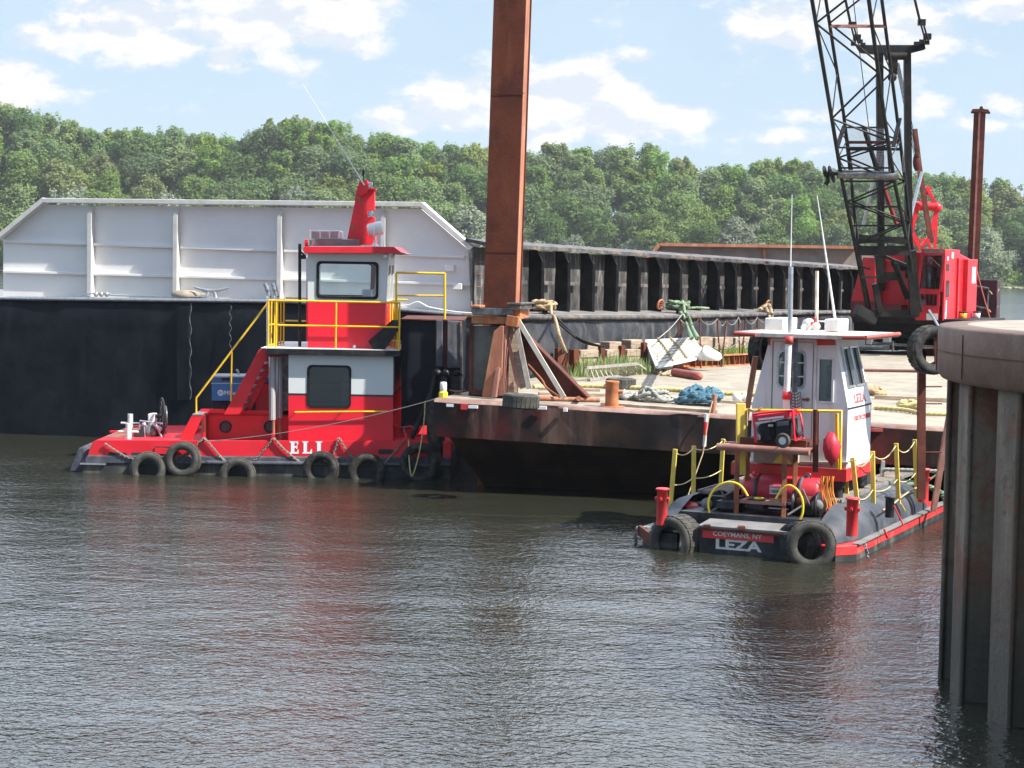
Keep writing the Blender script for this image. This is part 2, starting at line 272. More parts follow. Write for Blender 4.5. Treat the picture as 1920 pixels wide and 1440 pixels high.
# ---------------------------------------------------------------- mesh helpers
class MB:
    def __init__(s): s.v = []; s.f = []; s.s = []
    def add(s, vs, fs, sm=False):
        n = len(s.v); s.v += [V(p) for p in vs]; s.f += [tuple(i+n for i in f) for f in fs]; s.s += [sm]*len(fs); return s
    def box(s, c, d, ax=None):
        c = V(c); A = ax or (V((1, 0, 0)), V((0, 1, 0)), V((0, 0, 1)))
        vs = [c + A[0]*(d[0]/2*i) + A[1]*(d[1]/2*j) + A[2]*(d[2]/2*k) for k in (-1, 1) for j in (-1, 1) for i in (-1, 1)]
        return s.add(vs, [(0, 2, 3, 1), (4, 5, 7, 6), (0, 1, 5, 4), (2, 6, 7, 3), (0, 4, 6, 2), (1, 3, 7, 5)])
    def prism(s, pts, vec, sm=False):
        pts = [V(p) for p in pts]; vec = V(vec); n = len(pts)
        return s.add(pts + [p+vec for p in pts], [tuple(range(n))[::-1], tuple(range(n, 2*n))] + [(i, (i+1) % n, n+(i+1) % n, n+i) for i in range(n)], sm)
    def ring(s, outer, inner, vec):
        n = len(outer); vec = V(vec); o = [V(p) for p in outer]; i_ = [V(p) for p in inner]
        vs = o + i_ + [p+vec for p in o] + [p+vec for p in i_]; fs = []
        for k in range(n):
            j = (k+1) % n
            fs += [(k, j, n+j, n+k), (2*n+k, 3*n+k, 3*n+j, 2*n+j), (k, 2*n+k, 2*n+j, j), (n+k, n+j, 3*n+j, 3*n+k)]
        return s.add(vs, fs)
    def tube(s, pts, r, n=8, closed=False, sm=True, cap=True):
        pts = [V(p) for p in pts]; m = len(pts); rr = r if isinstance(r, (list, tuple)) else [r]*m
        vs = []; up = None
        for i, p in enumerate(pts):
            if closed: t = pts[(i+1) % m]-pts[i-1]
            else: t = pts[min(i+1, m-1)]-pts[max(i-1, 0)]
            if t.length < 1e-9: t = V((0, 0, 1))
            t.normalize()
            if up is None: up = V((0, 0, 1)) if abs(t.z) < .9 else V((1, 0, 0))
            a = t.cross(up)
            if a.length < 1e-6: a = t.cross(V((0, 1, 0)) if abs(t.y) < .9 else V((1, 0, 0)))
            a.normalize(); b = a.cross(t).normalized(); up = b
            vs += [p + (a*cos(2*pi*k/n) + b*sin(2*pi*k/n))*rr[i] for k in range(n)]
        fs = []
        for i in range(m if closed else m-1):
            j = (i+1) % m
            fs += [(i*n+k, i*n+(k+1) % n, j*n+(k+1) % n, j*n+k) for k in range(n)]
        s.add(vs, fs, sm)
        if cap and not closed:
            s.add(vs[:n], [tuple(range(n))[::-1]]); s.add(vs[-n:], [tuple(range(n))])
        return s
    def cyl(s, p, q, r, r2=None, n=16): return s.tube([p, q], [r, r if r2 is None else r2], n)
    def sq(s, p, q, w, h=None, up=(0, 0, 1)):       # square bar
        p, q = V(p), V(q); h = h or w; t = (q-p).normalized(); u = V(up)
        if abs(t.dot(u)) > .95: u = V((0, 1, 0))
        a = t.cross(u).normalized(); b = a.cross(t)
        c = [a*(i*w/2)+b*(j*h/2) for i, j in ((-1, -1), (1, -1), (1, 1), (-1, 1))]
        return s.prism([p+x for x in c], q-p)
    def lathe(s, prof, c, ax=(0, 0, 1), n=24, sm=True):   # prof (r, h)
        c = V(c); ax = V(ax).normalized(); a = ax.orthogonal().normalized(); b = ax.cross(a); m = len(prof)
        vs = [c + ax*h + (a*cos(2*pi*k/n)+b*sin(2*pi*k/n))*r for r, h in prof for k in range(n)]
        return s.add(vs, [(i*n+k, i*n+(k+1) % n, (i+1)*n+(k+1) % n, (i+1)*n+k) for i in range(m-1) for k in range(n)], sm)
    def sph(s, c, r, n=12, m=8):
        c = V(c); r = (r, r, r) if isinstance(r, (int, float)) else r
        vs = [c+V((r[0]*sin(pi*j/m)*cos(2*pi*i/n), r[1]*sin(pi*j/m)*sin(2*pi*i/n), r[2]*cos(pi*j/m))) for j in range(m+1) for i in range(n)]
        return s.add(vs, [(j*n+i, j*n+(i+1) % n, (j+1)*n+(i+1) % n, (j+1)*n+i) for j in range(m) for i in range(n)], True)
    def torus(s, c, ax, R, r, n=24, m=8, flat=1):
        c = V(c); ax = V(ax).normalized(); a = ax.orthogonal().normalized(); b = ax.cross(a)
        return s.tube([c+(a*cos(2*pi*k/n)+b*sin(2*pi*k/n))*R for k in range(n)], r, m, closed=True)
    def rope(s, pts, r, pitch=None, n=5, seg=None):      # three-strand laid rope
        P = resample(pts, seg or r*1.1); pitch = pitch or r*7; L = 0; T = []
        for i, p in enumerate(P):
            if i: L += (P[i]-P[i-1]).length
            T.append(L)
        up = V((0, 0, 1)); fr = []
        for i, p in enumerate(P):
            t = (P[min(i+1, len(P)-1)]-P[max(i-1, 0)]).normalized(); a = t.cross(up)
            a = a.normalized() if a.length > 1e-4 else t.orthogonal().normalized(); fr.append((a, a.cross(t).normalized()))
        for k in range(3):
            s.tube([p + (fr[i][0]*cos(2*pi*(T[i]/pitch+k/3)) + fr[i][1]*sin(2*pi*(T[i]/pitch+k/3)))*r*.5 for i, p in enumerate(P)], r*.58, n)
        return s
    def chain(s, pts, link=.05, r=.009):
        P = resample(pts, link*.72)
        for i in range(len(P)-1):
            c = (P[i]+P[i+1])/2; t = (P[i+1]-P[i]).normalized(); a = t.orthogonal().normalized(); b = t.cross(a)
            if i % 2: a, b = b, a
            s.tube([c+t*(cos(q)*link*.5)+a*(sin(q)*link*.3) for q in [2*pi*k/8 for k in range(8)]], r, 5, closed=True)
        return s
def resample(pts, d):
    pts = [V(p) for p in pts]; out = [pts[0]]; need = d
    for a, b in zip(pts, pts[1:]):
        L = (b-a).length; x = need
        while x <= L: out.append(a.lerp(b, x/L)); x += d
        need = x-L
    if (out[-1]-pts[-1]).length > d*.3: out.append(pts[-1])
    return out
def smooth(pts, k=8, closed=False):
    pts = [V(p) for p in pts]; n = len(pts); out = []
    for i in range(n if closed else n-1):
        g = (lambda j: pts[j % n]) if closed else (lambda j: pts[max(0, min(n-1, j))])
        p0, p1, p2, p3 = g(i-1), g(i), g(i+1), g(i+2)
        for q in range(k):
            t = q/k
            out.append(.5*((2*p1)+(p2-p0)*t+(2*p0-5*p1+4*p2-p3)*t*t+(3*p1-p0-3*p2+p3)*t**3))
    if not closed: out.append(pts[-1])
    return out
def sag(p, q, d, n=10):
    p, q = V(p), V(q); return [p.lerp(q, t/n)-V((0, 0, d*4*(t/n)*(1-t/n))) for t in range(n+1)]
def rrect(x0, z0, x1, z1, r, k=5):     # rounded rectangle as (x, z), counter-clockwise
    out = []
    for cx, cz, a0 in ((x1-r, z1-r, 0), (x0+r, z1-r, 90), (x0+r, z0+r, 180), (x1-r, z0+r, 270)):
        out += [(cx+r*cos(radians(a0+90*i/k)), cz+r*sin(radians(a0+90*i/k))) for i in range(k+1)]
    return out

ORG = {}
def tag(o, label=None, cat=None, group=None, kind=None):
    if label: o['label'] = label
    if cat: o['category'] = cat
    if group: o['group'] = group
    if kind: o['kind'] = kind
    return o
def thing(name, label, cat, loc, group=None):
    o = bpy.data.objects.new(name, None); COL.objects.link(o); o.location = loc; o.empty_display_size = .3
    ORG[o.name] = V(loc); return tag(o, label, cat, group)
def mkmesh(name, mb, org, mat):
    me = bpy.data.meshes.new(name); me.from_pydata([tuple(p-org) for p in mb.v], [], mb.f)
    me.polygons.foreach_set('use_smooth', mb.s); me.materials.append(MAT[mat] if isinstance(mat, str) else mat); me.update(); me.validate()
    return me
def obj(name, mb, mat, parent=None, bevel=0, label=None, org=None):
    root = parent
    if parent is not None: o0 = ORG[parent.name]
    elif org is not None: o0 = V(org)
    else:
        xs = mb.v; n = len(xs); o0 = V((sum(p.x for p in xs)/n, sum(p.y for p in xs)/n, min(p.z for p in xs)))
    me = mkmesh(name, mb, o0, mat); o = bpy.data.objects.new(name, me); COL.objects.link(o)
    if parent is None: o.location = o0
    else: o.parent = parent
    ORG[o.name] = o0
    if bevel:
        md = o.modifiers.new('bevel', 'BEVEL'); md.width = bevel; md.segments = 2; md.limit_method = 'ANGLE'; md.angle_limit = radians(40)
    if label: o['label'] = label
    return o
def single(name, mb, mat, label, cat, group=None, bevel=0, kind=None):
    return tag(obj(name, mb, mat, None, bevel), label, cat, group, kind)
def copy_tree(o, parent=None):
    c = o.copy(); COL.objects.link(c); ORG[c.name] = ORG.get(o.name, V((0, 0, 0)))
    if parent is not None: c.parent = parent
    for ch in o.children: copy_tree(ch, c)
    return c
class Frame:
    """local axes a (right), b (away from the camera), z (up) round an origin; px() meets the view ray with the plane at depth b"""
    def __init__(s, org, deg):
        s.o = V(org); r = radians(deg); s.a = V((cos(r), -sin(r), 0)); s.b = V((sin(r), cos(r), 0)); s.z = V((0, 0, 1))
    def w(s, a, b, z): return s.o + s.a*a + s.b*b + V((0, 0, z))
    def px(s, u, v, b=0):
        d = ray(u, v); c = V((0, 0, H)); t = ((s.o + s.b*b - c).dot(s.b))/d.dot(s.b); return c + d*t
    def az(s, u, v, b=0):
        p = s.px(u, v, b)-s.o; return p.dot(s.a), p.z
    def poly(s, pts, b=0): return [s.px(u, v, b) for u, v in pts]
    def slab(s, mb, pts, b0, b1): return mb.prism(s.poly(pts, b0), s.b*(b1-b0))
    def box(s, mb, u0, v0, u1, v1, b0, b1): # axis aligned in local axes: corners from (u0,v0)-(u1,v1) on plane b0
        a0, z1 = s.az(u0, v0, b0); a1, z0 = s.az(u1, v1, b0)
        return mb.box(s.w((a0+a1)/2, (b0+b1)/2, (z0+z1)/2), (abs(a1-a0), abs(b1-b0), abs(z1-z0)), (s.a, s.b, s.z))
def text_mesh(txt, F, a0, a1, z0, z1, b, mat, name, parent, bold=.0, depth=.004, planefn=None):
    cu = bpy.data.curves.new('t', 'FONT'); cu.body = txt; cu.extrude = depth/2; cu.offset = bold; cu.resolution_u = 3
    to = bpy.data.objects.new('t', cu); COL.objects.link(to); bpy.context.view_layer.update()
    me0 = to.evaluated_get(bpy.context.evaluated_depsgraph_get()).to_mesh()
    vs = [v.co.copy() for v in me0.vertices]; fs = [tuple(p.vertices) for p in me0.polygons]
    to.to_mesh_clear(); bpy.data.objects.remove(to)
    x0 = min(v.x for v in vs); x1 = max(v.x for v in vs); y0 = min(v.y for v in vs); y1 = max(v.y for v in vs)
    mb = MB(); fn = planefn or (lambda a, z, d: F.w(a, b-d, z))
    mb.add([fn(a0+(v.x-x0)/(x1-x0)*(a1-a0), z0+(v.y-y0)/(y1-y0)*(z1-z0), v.z+depth/2) for v in vs], fs)
    return obj(name, mb, mat, parent)
random.seed(5); np.random.seed(5)
# ================================================================ setting: water, shore
def mk_water():
    m = bpy.data.materials.new('river_water'); m.use_nodes = True; t = m.node_tree; b = t.nodes['Principled BSDF']
    b.inputs['Base Color'].default_value = (.024, .025, .017, 1); b.inputs['IOR'].default_value = 1.38; b.inputs['Roughness'].default_value = .10
    tcn = N(t, 'ShaderNodeTexCoord')
    def nz(sx, sy, scale, det, rot=0):
        mp = N(t, 'ShaderNodeMapping'); mp.inputs['Scale'].default_value = (sx, sy, 1); mp.inputs['Rotation'].default_value = (0, 0, rot)
        t.links.new(tcn.outputs['Object'], mp.inputs[0]); return noise(t, mp.outputs[0], scale, det, .55, dist=.4)
    patch = mth(t, 'MULTIPLY', mapr(t, nz(.5, 1, .10, 4), .35, .65, .55, 1.2), mapr(t, nz(.4, 1, .5, 3, .1), .3, .7, .75, 1.2))
    h = mth(t, 'ADD', mth(t, 'MULTIPLY', nz(.8, 1, .8, 2, .5), .04), mth(t, 'MULTIPLY', nz(.8, 1, 4.6, 3, -.5), .022))
    h = mth(t, 'ADD', h, mth(t, 'MULTIPLY', nz(.9, 1, 12, 2, .35), .019))
    bn = N(t, 'ShaderNodeBump'); bn.inputs['Strength'].default_value = 1; bn.inputs['Distance'].default_value = 1.0
    t.links.new(mth(t, 'MULTIPLY', h, patch), bn.inputs['Height']); t.links.new(bn.outputs[0], b.inputs['Normal'])
    MAT['river_water'] = m
mk_water()
mb = MB(); mb.add([(-1200, -60, 0), (1200, -60, 0), (1200, 536, 0), (-1200, 536, 0)], [(0, 1, 2, 3)])
tag(obj('water', mb, 'river_water', None, org=(0, 0, 0)), kind='structure')
def ground_h(x, y):
    left = 1/(1+math.exp((x-15)/45.0))
    d = max(0, y-524)
    base = .9*(1-math.exp(-d/2.0)) - .35
    return base + d*(.05+.16*left) + .8*sin(x*.07)*min(1, d/20)
mb = MB(); nx = 120; ys = [520, 522, 524, 526, 528, 532, 540, 552, 570, 590, 620, 660, 720, 900]
vs = [(-1200+2400*i/nx*1.0, y + (2.5*sin(i*1.3)+1.5*sin(i*3.1) if y < 530 else 0), max(ground_h(-1200+2400*i/nx, min(y, 640)), -.4) if y > 522 else -.6) for y in ys for i in range(nx+1)]
mb.add(vs, [(j*(nx+1)+i, j*(nx+1)+i+1, (j+1)*(nx+1)+i+1, (j+1)*(nx+1)+i) for j in range(len(ys)-1) for i in range(nx)], True)
tag(obj('far_shore', mb, 'bush_bank', None, org=(0, 0, 0)), kind='structure')
mb = MB()
for i in range(900):
    x = random.uniform(-170, 190); y = 523.5+random.uniform(-2, 2)+2.5*sin((x+1200)/2400*nx*1.3); r = random.uniform(.2, .75)
    mb.sph((x, y, .1), (r*1.3, r, r*.7), 6, 4)
tag(obj('shore_rocks', mb, 'shore_rock', None, org=(0, 520, 0)), 'pale rocks and driftwood lining the far waterline', 'rocks', None, 'stuff')

# ================================================================ trees
def leaf_cards(cent, nrm, size, n):
    """numpy leaves: each a bent quad of a spray of leaves"""
    a = np.random.normal(size=(n, 3)); a /= np.linalg.norm(a, axis=1)[:, None]
    nr = nrm*1.0 + np.array([0, 0, .25]) + np.random.normal(size=(n, 3))*.5; nr /= np.linalg.norm(nr, axis=1)[:, None]
    t = np.cross(nr, a); t /= np.linalg.norm(t, axis=1)[:, None]; b = np.cross(nr, t)
    s = size[:, None]; 
    q = np.stack([cent-t*s*.5, cent-b*s*.36+nr*s*.1, cent+t*s*.5, cent+b*s*.36+nr*s*.1], axis=1)
    return q.reshape(-1, 3)
def crown_mesh(name, blobs, nleaf, ls, mat):
    vol = np.array([b[3]*b[4]*b[5] for b in blobs])**.67; cnt = (vol/vol.sum()*nleaf).astype(int)+1
    C = []; Nn = []
    for (x, y, z, rx, ry, rz), k in zip(blobs, cnt):
        d = np.random.normal(size=(k, 3)); d /= np.linalg.norm(d, axis=1)[:, None]
        r = np.random.uniform(.45, 1.0, k)**.5
        r *= 1+.16*np.sin(d[:, 0]*7+x*3)*np.sin(d[:, 2]*6+z*2)+.12*np.random.normal(size=k)
        C.append(np.array([x, y, z])+d*r[:, None]*np.array([rx, ry, rz])); Nn.append(d)
    C = np.concatenate(C); Nn = np.concatenate(Nn); n = len(C)
    q = leaf_cards(C, Nn, np.random.uniform(.6, 1.3, n)*ls, n)
    me = bpy.data.meshes.new(name); me.vertices.add(4*n); me.vertices.foreach_set('co', q.ravel())
    me.loops.add(4*n); me.loops.foreach_set('vertex_index', np.arange(4*n)); me.polygons.add(n)
    me.polygons.foreach_set('loop_start', np.arange(0, 4*n, 4)); me.polygons.foreach_set('loop_total', np.full(n, 4)); me.update(); me.validate()
    me.materials.append(MAT[mat]); return me
def make_tree(h, w, kind, mat, nleaf=5200, seed=0):
    """origin at base; h height, w crown half width"""
    random.seed(seed); np.random.seed(seed); blobs = []
    nb = {'broad': 30, 'tall': 26, 'willow': 34, 'small': 16, 'poplar': 24}[kind]
    base = {'broad': .16, 'tall': .2, 'willow': .06, 'small': .08, 'poplar': .12}[kind]
    for i in range(nb):
        f = (i+.5)/nb; z = h*(base+(1-base)*f)
        env = sin(pi*min(1, (f*.86+.12)))**.6 if kind != 'poplar' else (1-f)**.45*.8+.15
        a = i*2.399+random.uniform(-.4, .4); rr = w*env*random.uniform(.15, .78)
        br = w*random.uniform(.26, .46)*(1 if kind != 'poplar' else .8)
        if f > .8: br *= .62
        blobs.append((cos(a)*rr, sin(a)*rr, min(z, h-br*.7), br, br, br*random.uniform(.75, 1.25)))
    for i in range(8):     # top sprays make an uneven outline
        a = random.uniform(0, 6.28); rr = w*random.uniform(.0, .75); br = w*random.uniform(.10, .2)
        blobs.append((cos(a)*rr, sin(a)*rr, h*random.uniform(.82, 1.02)-rr*.25, br, br, br*1.8))
    root = bpy.data.objects.new('tree', None); COL.objects.link(root)
    cr = bpy.data.objects.new('crown', crown_mesh('crown', blobs, nleaf, .66, mat)); COL.objects.link(cr); cr.parent = root
    mb = MB(); lean = random.uniform(-.06, .06)*h
    tr = [(0, 0, -.5), (lean*.2, 0, h*.2), (lean*.5, .2, h*.45), (lean, 0, h*.8)]
    mb.tube(smooth(tr, 4), [h*.022*(1-.065*i) for i in range(13)], 7)
    for i in range(9):
        z = h*random.uniform(.2, .65); a = random.uniform(0, 6.28); e = w*random.uniform(.5, .85)
        p = V((lean*z/h, 0, z)); q = p+V((cos(a)*e, sin(a)*e, h*random.uniform(.1, .24)))
        mb.tube(smooth([p, p.lerp(q, .5)-V((0, 0, .3)), q], 3), [h*.008, h*.007, h*.006, h*.005, h*.004, h*.003, h*.002], 5)
    tk = bpy.data.objects.new('trunk', mkmesh('trunk', mb, V((0, 0, 0)), 'bark')); COL.objects.link(tk); tk.parent = root
    return root
protos = {}
spec = [('broad', 21, 7.2, 'leaf', 'broad mid-green tree with a wide rounded crown'), ('broad', 20, 6.6, 'leaf_dark', 'dark green tree with a dense shadowy crown'),
        ('tall', 23, 5.4, 'leaf', 'tall mid-green tree with an upright crown'), ('poplar', 24, 4.6, 'leaf_yellow', 'slender light green tree with a pointed crown'),
        ('willow', 15, 6.5, 'leaf_silver', 'pale silvery willow-like tree with drooping foliage'), ('broad', 18, 6.2, 'leaf_yellow', 'bright yellow-green bushy tree'),
        ('small', 10, 5.0, 'leaf', 'low bushy green tree'), ('small', 9, 4.6, 'leaf_silver', 'low grey-green bushy tree')]
for i, (k, h, w, m_, lab) in enumerate(spec):
    protos[i] = (make_tree(h, w, k, m_, 11000 if h > 12 else 5500, seed=20+i), h, lab)
used = set()
random.seed(11)
def tree_top(u):       # outline of the wood against the sky, photo pixels
    pts = [(-200, 170), (0, 182), (50, 192), (100, 200), (160, 232), (250, 240), (330, 226), (380, 238), (440, 246), (500, 222), (560, 214), (620, 222), (665, 250), (730, 240), (800, 258),
           (900, 268), (960, 272), (1030, 262), (1110, 268), (1200, 262), (1250, 292), (1330, 306), (1400, 290), (1490, 296), (1560, 315), (1620, 318), (1760, 318), (1800, 330), (1850, 330), (1900, 346), (2000, 372), (2200, 390)]
    for (a, b), (c, d) in zip(pts, pts[1:]):
        if a <= u <= c: return b+(d-b)*(u-a)/(c-a)
    return 180 if u < 0 else 380
# every row has its own ground height and tree height, rows climb to the outline
nt_ = 0; TL = []
place = {}
rows = [(530, .0, .30, 30), (537, .30, .52, 33), (546, .46, .68, 36), (557, .62, .84, 38), (569, .78, 1.0, 42), (580, .90, 1.0, 44)]
for ri, (yd, f0, f1, n) in enumerate(rows):
    for j in range(n):
        u = -190 + (2300/n)*(j+.5+random.uniform(-.35, .35)); y = yd+random.uniform(-3.5, 3.5)
        hor = 495+(u-960)*math.tan(radians(1.0)); pm = FPX/y
        top_z = H+(hor-tree_top(u))/pm
        ftop = f1*random.uniform(.9, 1.02) if ri < 4 else (random.uniform(.93, 1.0) if ri == 4 else random.uniform(.95, 1.015))
        zt = top_z*ftop*(.965 if ri > 3 else 1)
        x = (u-960)/FPX*y
        if ri == 0: k = random.choice([4, 6, 7, 6, 5, 1, 4, 6]) 
        elif ri == 1: k = random.choice([0, 1, 4, 5, 1, 0])
        elif ri == 2: k = random.choice([0, 1, 2, 5, 0, 1])
        else: k = random.choice([0, 1, 2, 3, 2, 0, 5])
        root, h, lab = protos[k]
        hh = min(max(zt*.85, 6.5), h*1.15) if ri < 2 else min(zt, h*random.uniform(.9, 1.12))
        s = hh/h; zb = max(zt-hh, -.1)
        o = root if k not in used else copy_tree(root)
        used.add(k)
        o.location = (x, y, zb); sw = s*random.uniform(1.05, 1.4) if ri else max(s*1.15, .8); o.scale = (sw, sw, s); o.rotation_euler = (0, 0, random.uniform(0, 6.28))
        TL.append((o, k, ri, u))
        nt_ += 1
        place.setdefault(ri, []).append((x, y, zb))
# rising ground behind the shore carries the rear rows
def bank_z(i, x):
    L = sorted(place[i]); z = min(L, key=lambda p: abs(p[0]-x)); near = [p[2] for p in L if abs(p[0]-x) < 16] or [z[2]]
    return sum(near)/len(near)
mb = MB(); xs = np.linspace(-190, 200, 66); yy = [524.5, 528, 536, 546, 557, 569, 581, 600, 640]
grid = []
for r, y in enumerate(yy):
    for x in xs: grid.append((x, y, -.2 if r == 0 else (bank_z(min(r-1, 5), x)+.2 if r < 7 else bank_z(5, x)*(1.05 if r == 7 else .9))))
mb.add(grid, [(j*66+i, j*66+i+1, (j+1)*66+i+1, (j+1)*66+i) for j in range(len(yy)-1) for i in range(65)], True)
tag(obj('hillside', mb, 'bush_bank', None, org=(0, 520, 0)), kind='structure')
# undergrowth between the trunks and along the water: uncountable
random.seed(3); np.random.seed(3); bl = []
for i in range(420):
    x = random.uniform(-170, 180); y = random.uniform(527, 545); r = random.uniform(1.2, 2.8)
    bl.append((x, y-520, bank_z(0, x)*.5+(y-527)*.12+r*.5+random.uniform(0, .8), r*1.4, r, r*1.1))
o = bpy.data.objects.new('undergrowth', crown_mesh('undergrowth', bl, 30000, .8, 'leaf')); COL.objects.link(o); o.location = (0, 520, 0)
tag(o, 'low green undergrowth filling the foot of the wood on the far bank', 'undergrowth', None, 'stuff')

short = ['broad mid-green tree', 'dense dark green tree', 'tall upright green tree', 'slender pointed light green tree', 'pale silvery willow', 'bushy yellow-green tree', 'low bushy green tree', 'low grey-green tree']
zone = [(60, 'at the far left'), (330, 'above the grey barge end'), (560, 'left of the tug antenna'), (700, 'behind the tug mast'), (900, 'left of the brown pile'),
        (1010, 'behind the brown pile'), (1230, 'right of the brown pile'), (1480, 'above the far rusty barge'), (1600, 'left of the crane boom'), (1760, 'behind the crane'), (1860, 'behind the maroon pile'), (9999, 'right of the maroon pile')]
tier = ['at the waterline', 'low in the wood', 'low in the wood', 'halfway up the wood', 'on the skyline', 'on the skyline']
cnt = {}
for o, k, ri, u in sorted(TL, key=lambda q: q[3]):
    z = next(n for lim, n in zone if u < lim); key = (short[k], tier[ri], z); cnt.setdefault(key, []).append(o)
for (sh, ti, z), L_ in cnt.items():
    for i, o in enumerate(L_):
        lab = f'{sh} {ti} {z}' if len(L_) == 1 else f"{['leftmost', 'second', 'third', 'fourth', 'fifth', 'sixth', 'seventh'][i]} {sh} {ti} {z}"
        tag(o, lab, 'tree', 'trees on the far bank')
# ================================================================ hopper barge with white raised end
HW = Frame((-1, 44.3, 0), 12.5)
HS = Frame((.13, 46.0, 0), -62.8)
t = thing('hopper_barge', 'long black hopper barge with a pale grey raised end and a ribbed coaming', 'barge', (-5, 46.3, 0))
edge = [(-16.5, 47.14, 3.27), (-11.5, 46.03, 3.29), (-5.2, 44.63, 3.36), (-2.9, 44.12, 3.25)]
c_ = HW.px(868, 589, -.9); edge.append(tuple(c_))
s0 = HS.px(985, 593.5, -1.6); s1 = HS.px(1250, 593, -1.6); s2 = HS.px(1475, 587, -1.6); s3 = HS.px(1600, 583.5, -1.6)
edge += [tuple(s0), tuple(s1), tuple(s2), tuple(s3)]
back = [tuple(V(s3)+HS.b*10.6), (-16.5, 57, 3.3)]
mb = MB(); E_ = [V(p) for p in edge]; Bk = [V(p) for p in back]
def hullwall(mb, line, zb, sub=26):
    # dented plate wall: subdivided and pushed in and out a little
    pts = []
    for p, q in zip(line, line[1:]):
        k = max(2, int((q-p).length/.45)); pts += [p.lerp(q, i/k) for i in range(k)]
    pts.append(line[-1]); nz = 12; vs = []
    for i, p in enumerate(pts):
        tg = (pts[min(i+1, len(pts)-1)]-pts[max(i-1, 0)]); nrm = V((tg.y, -tg.x, 0)).normalized()
        for j in range(nz+1):
            f = j/nz; z = p.z*(1-f)+zb*f
            d = .035*sin(i*1.7+j*.6)*sin(j*.9+i*.31)+.02*sin(i*.83+j*1.3) if 0 < j < nz else 0
            rnd = -.10*(1-min(1, (p.z-z)/.12)) if j else -.10
            vs.append(V((p.x, p.y, z))+nrm*(d+rnd))
    m = len(pts)
    mb.add(vs, [(i*(nz+1)+j, i*(nz+1)+j+1, (i+1)*(nz+1)+j+1, (i+1)*(nz+1)+j) for i in range(m-1) for j in range(nz)], True)
hullwall(mb, E_[:5], -.6)
obj('bow_plating', mb, 'black_gloss', t)
mb = MB(); hullwall(mb, E_[4:], -.6); obj('side_plating', mb, 'black_worn', t)
mb = MB(); far = [E_[-1]]+Bk+[E_[0]]
for p, q in zip(far, far[1:]): mb.add([p, q, V((q.x, q.y, -.6)), V((p.x, p.y, -.6))], [(0, 1, 2, 3)])
obj('far_plating', mb, 'black_worn', t)
mb = MB(); loop = E_+Bk; cx = V((2, 54, 3.2)); mb.add(loop+[cx], [(i, (i+1) % len(loop), len(loop)) for i in range(len(loop))]); obj('deck', mb, 'barge_deck', t)
mb = MB()
for line in (E_[:5],): mb.tube([p+V((0, .02, -.02)) for p in line], .05, 8)
obj('gunwale', mb, 'galv', t)
mb = MB(); mb.tube([p+V((0, 0, -.03)) for p in E_[4:]], .06, 8); obj('gunwale', mb, 'coaming_lip', t)
# weld seams and doubler plates on the bow
mb = MB()
for u, v0, v1 in ((357, 568, 748), (432, 572, 660)):
    P = [HW.px(u+2*sin(i*1.1), v0+(v1-v0)*i/26, -.68) for i in range(27)]; mb.tube(P, [.006+.006*(i % 3) for i in range(27)], 5)
obj('weld_seam', mb, 'rub_grey', t)
mb = MB(); HW.slab(mb, [(331, 575), (354, 575), (354, 750), (331, 752)], -.70, -.52); obj('doubler_plate', mb, 'black_gloss', t, bevel=.01)
# raised end
mb = MB(); out = [(6, 558), (6, 449), (86, 384), (790, 392), (878, 468), (884, 592), (745, 584), (560, 570)]
HW.slab(mb, out, 0, .06); obj('end_bulkhead', mb, 'barge_white', t)
mb = MB(); lip = [(0, 445), (84, 376), (792, 383.5), (884, 464)]
L = HW.poly(lip, -.15)
for p, q in zip(L, L[1:]): mb.sq(p, q+(q-p).normalized()*.04, .30, .11)
obj('end_flange', mb, 'barge_white_bright', t, bevel=.01)
for u, vt, vb in ((169, 386, 556), (329, 389, 557), (523, 392, 563), (716, 394, 574)):
    mb = MB(); a0 = HW.px(u+6, vt, 0); a1 = HW.px(u+6, vb, 0); o_ = HW.b*-.27; th = HW.a*.04
    mb.prism([a0, a1, a1+o_, a0+o_*.9-V((0, 0, .14)), a0+o_*.25], th); mb.box((a0+a1)/2+o_+V((.02, 0, -.08)), (.10, .03, (a0-a1).length-.2), (HW.a, HW.b, HW.z))
    obj('rib', mb, 'barge_white_bright', t)
for vl in ((452, 470, 478, 482), (509, 522, 530, 535)):
    mb = MB(); us = [(7, 165), (177, 327), (339, 521), (533, 714), (726, 872 if vl[0] < 500 else 883)]
    for (u0, u1) in us:
        f = lambda u: vl[0]+(vl[2]-vl[0])*u/760
        p, q = HW.px(u0, f(u0), -.045), HW.px(u1, f(u1), -.045); mb.sq(p, q, .09, .06)
    obj('stiffener', mb, 'barge_white', t, bevel=.008)
for (u0, v0, u1, v1) in ((834, 497, 850, 509), (849, 531, 866, 543)):
    mb = MB(); HW.box(mb, u0, v0, u1, v1, -.22, -.002); obj('junction_box', mb, 'barge_white', t, bevel=.01)
# end return of the coaming with rungs
mb = MB(); p0 = HW.px(886, 470, .03); p1 = HW.px(886, 592, .03); q0 = HS.px(980, 475, .05); q1 = HS.px(980, 588, .05)
mb.prism([p0, p1, q1, q0], V((0, .06, 0))); obj('corner_plate', mb, 'coaming_dusty', t)
mb = MB(); mb.sq(HW.px(893, 468, -.12), HW.px(892, 562, -.12), .06)
for i in range(5): v = 490+i*24; mb.cyl(HW.px(894, v, -.12), HW.px(903, v, -.12), .014, n=6)
obj('ladder', mb, 'rust_light', t)
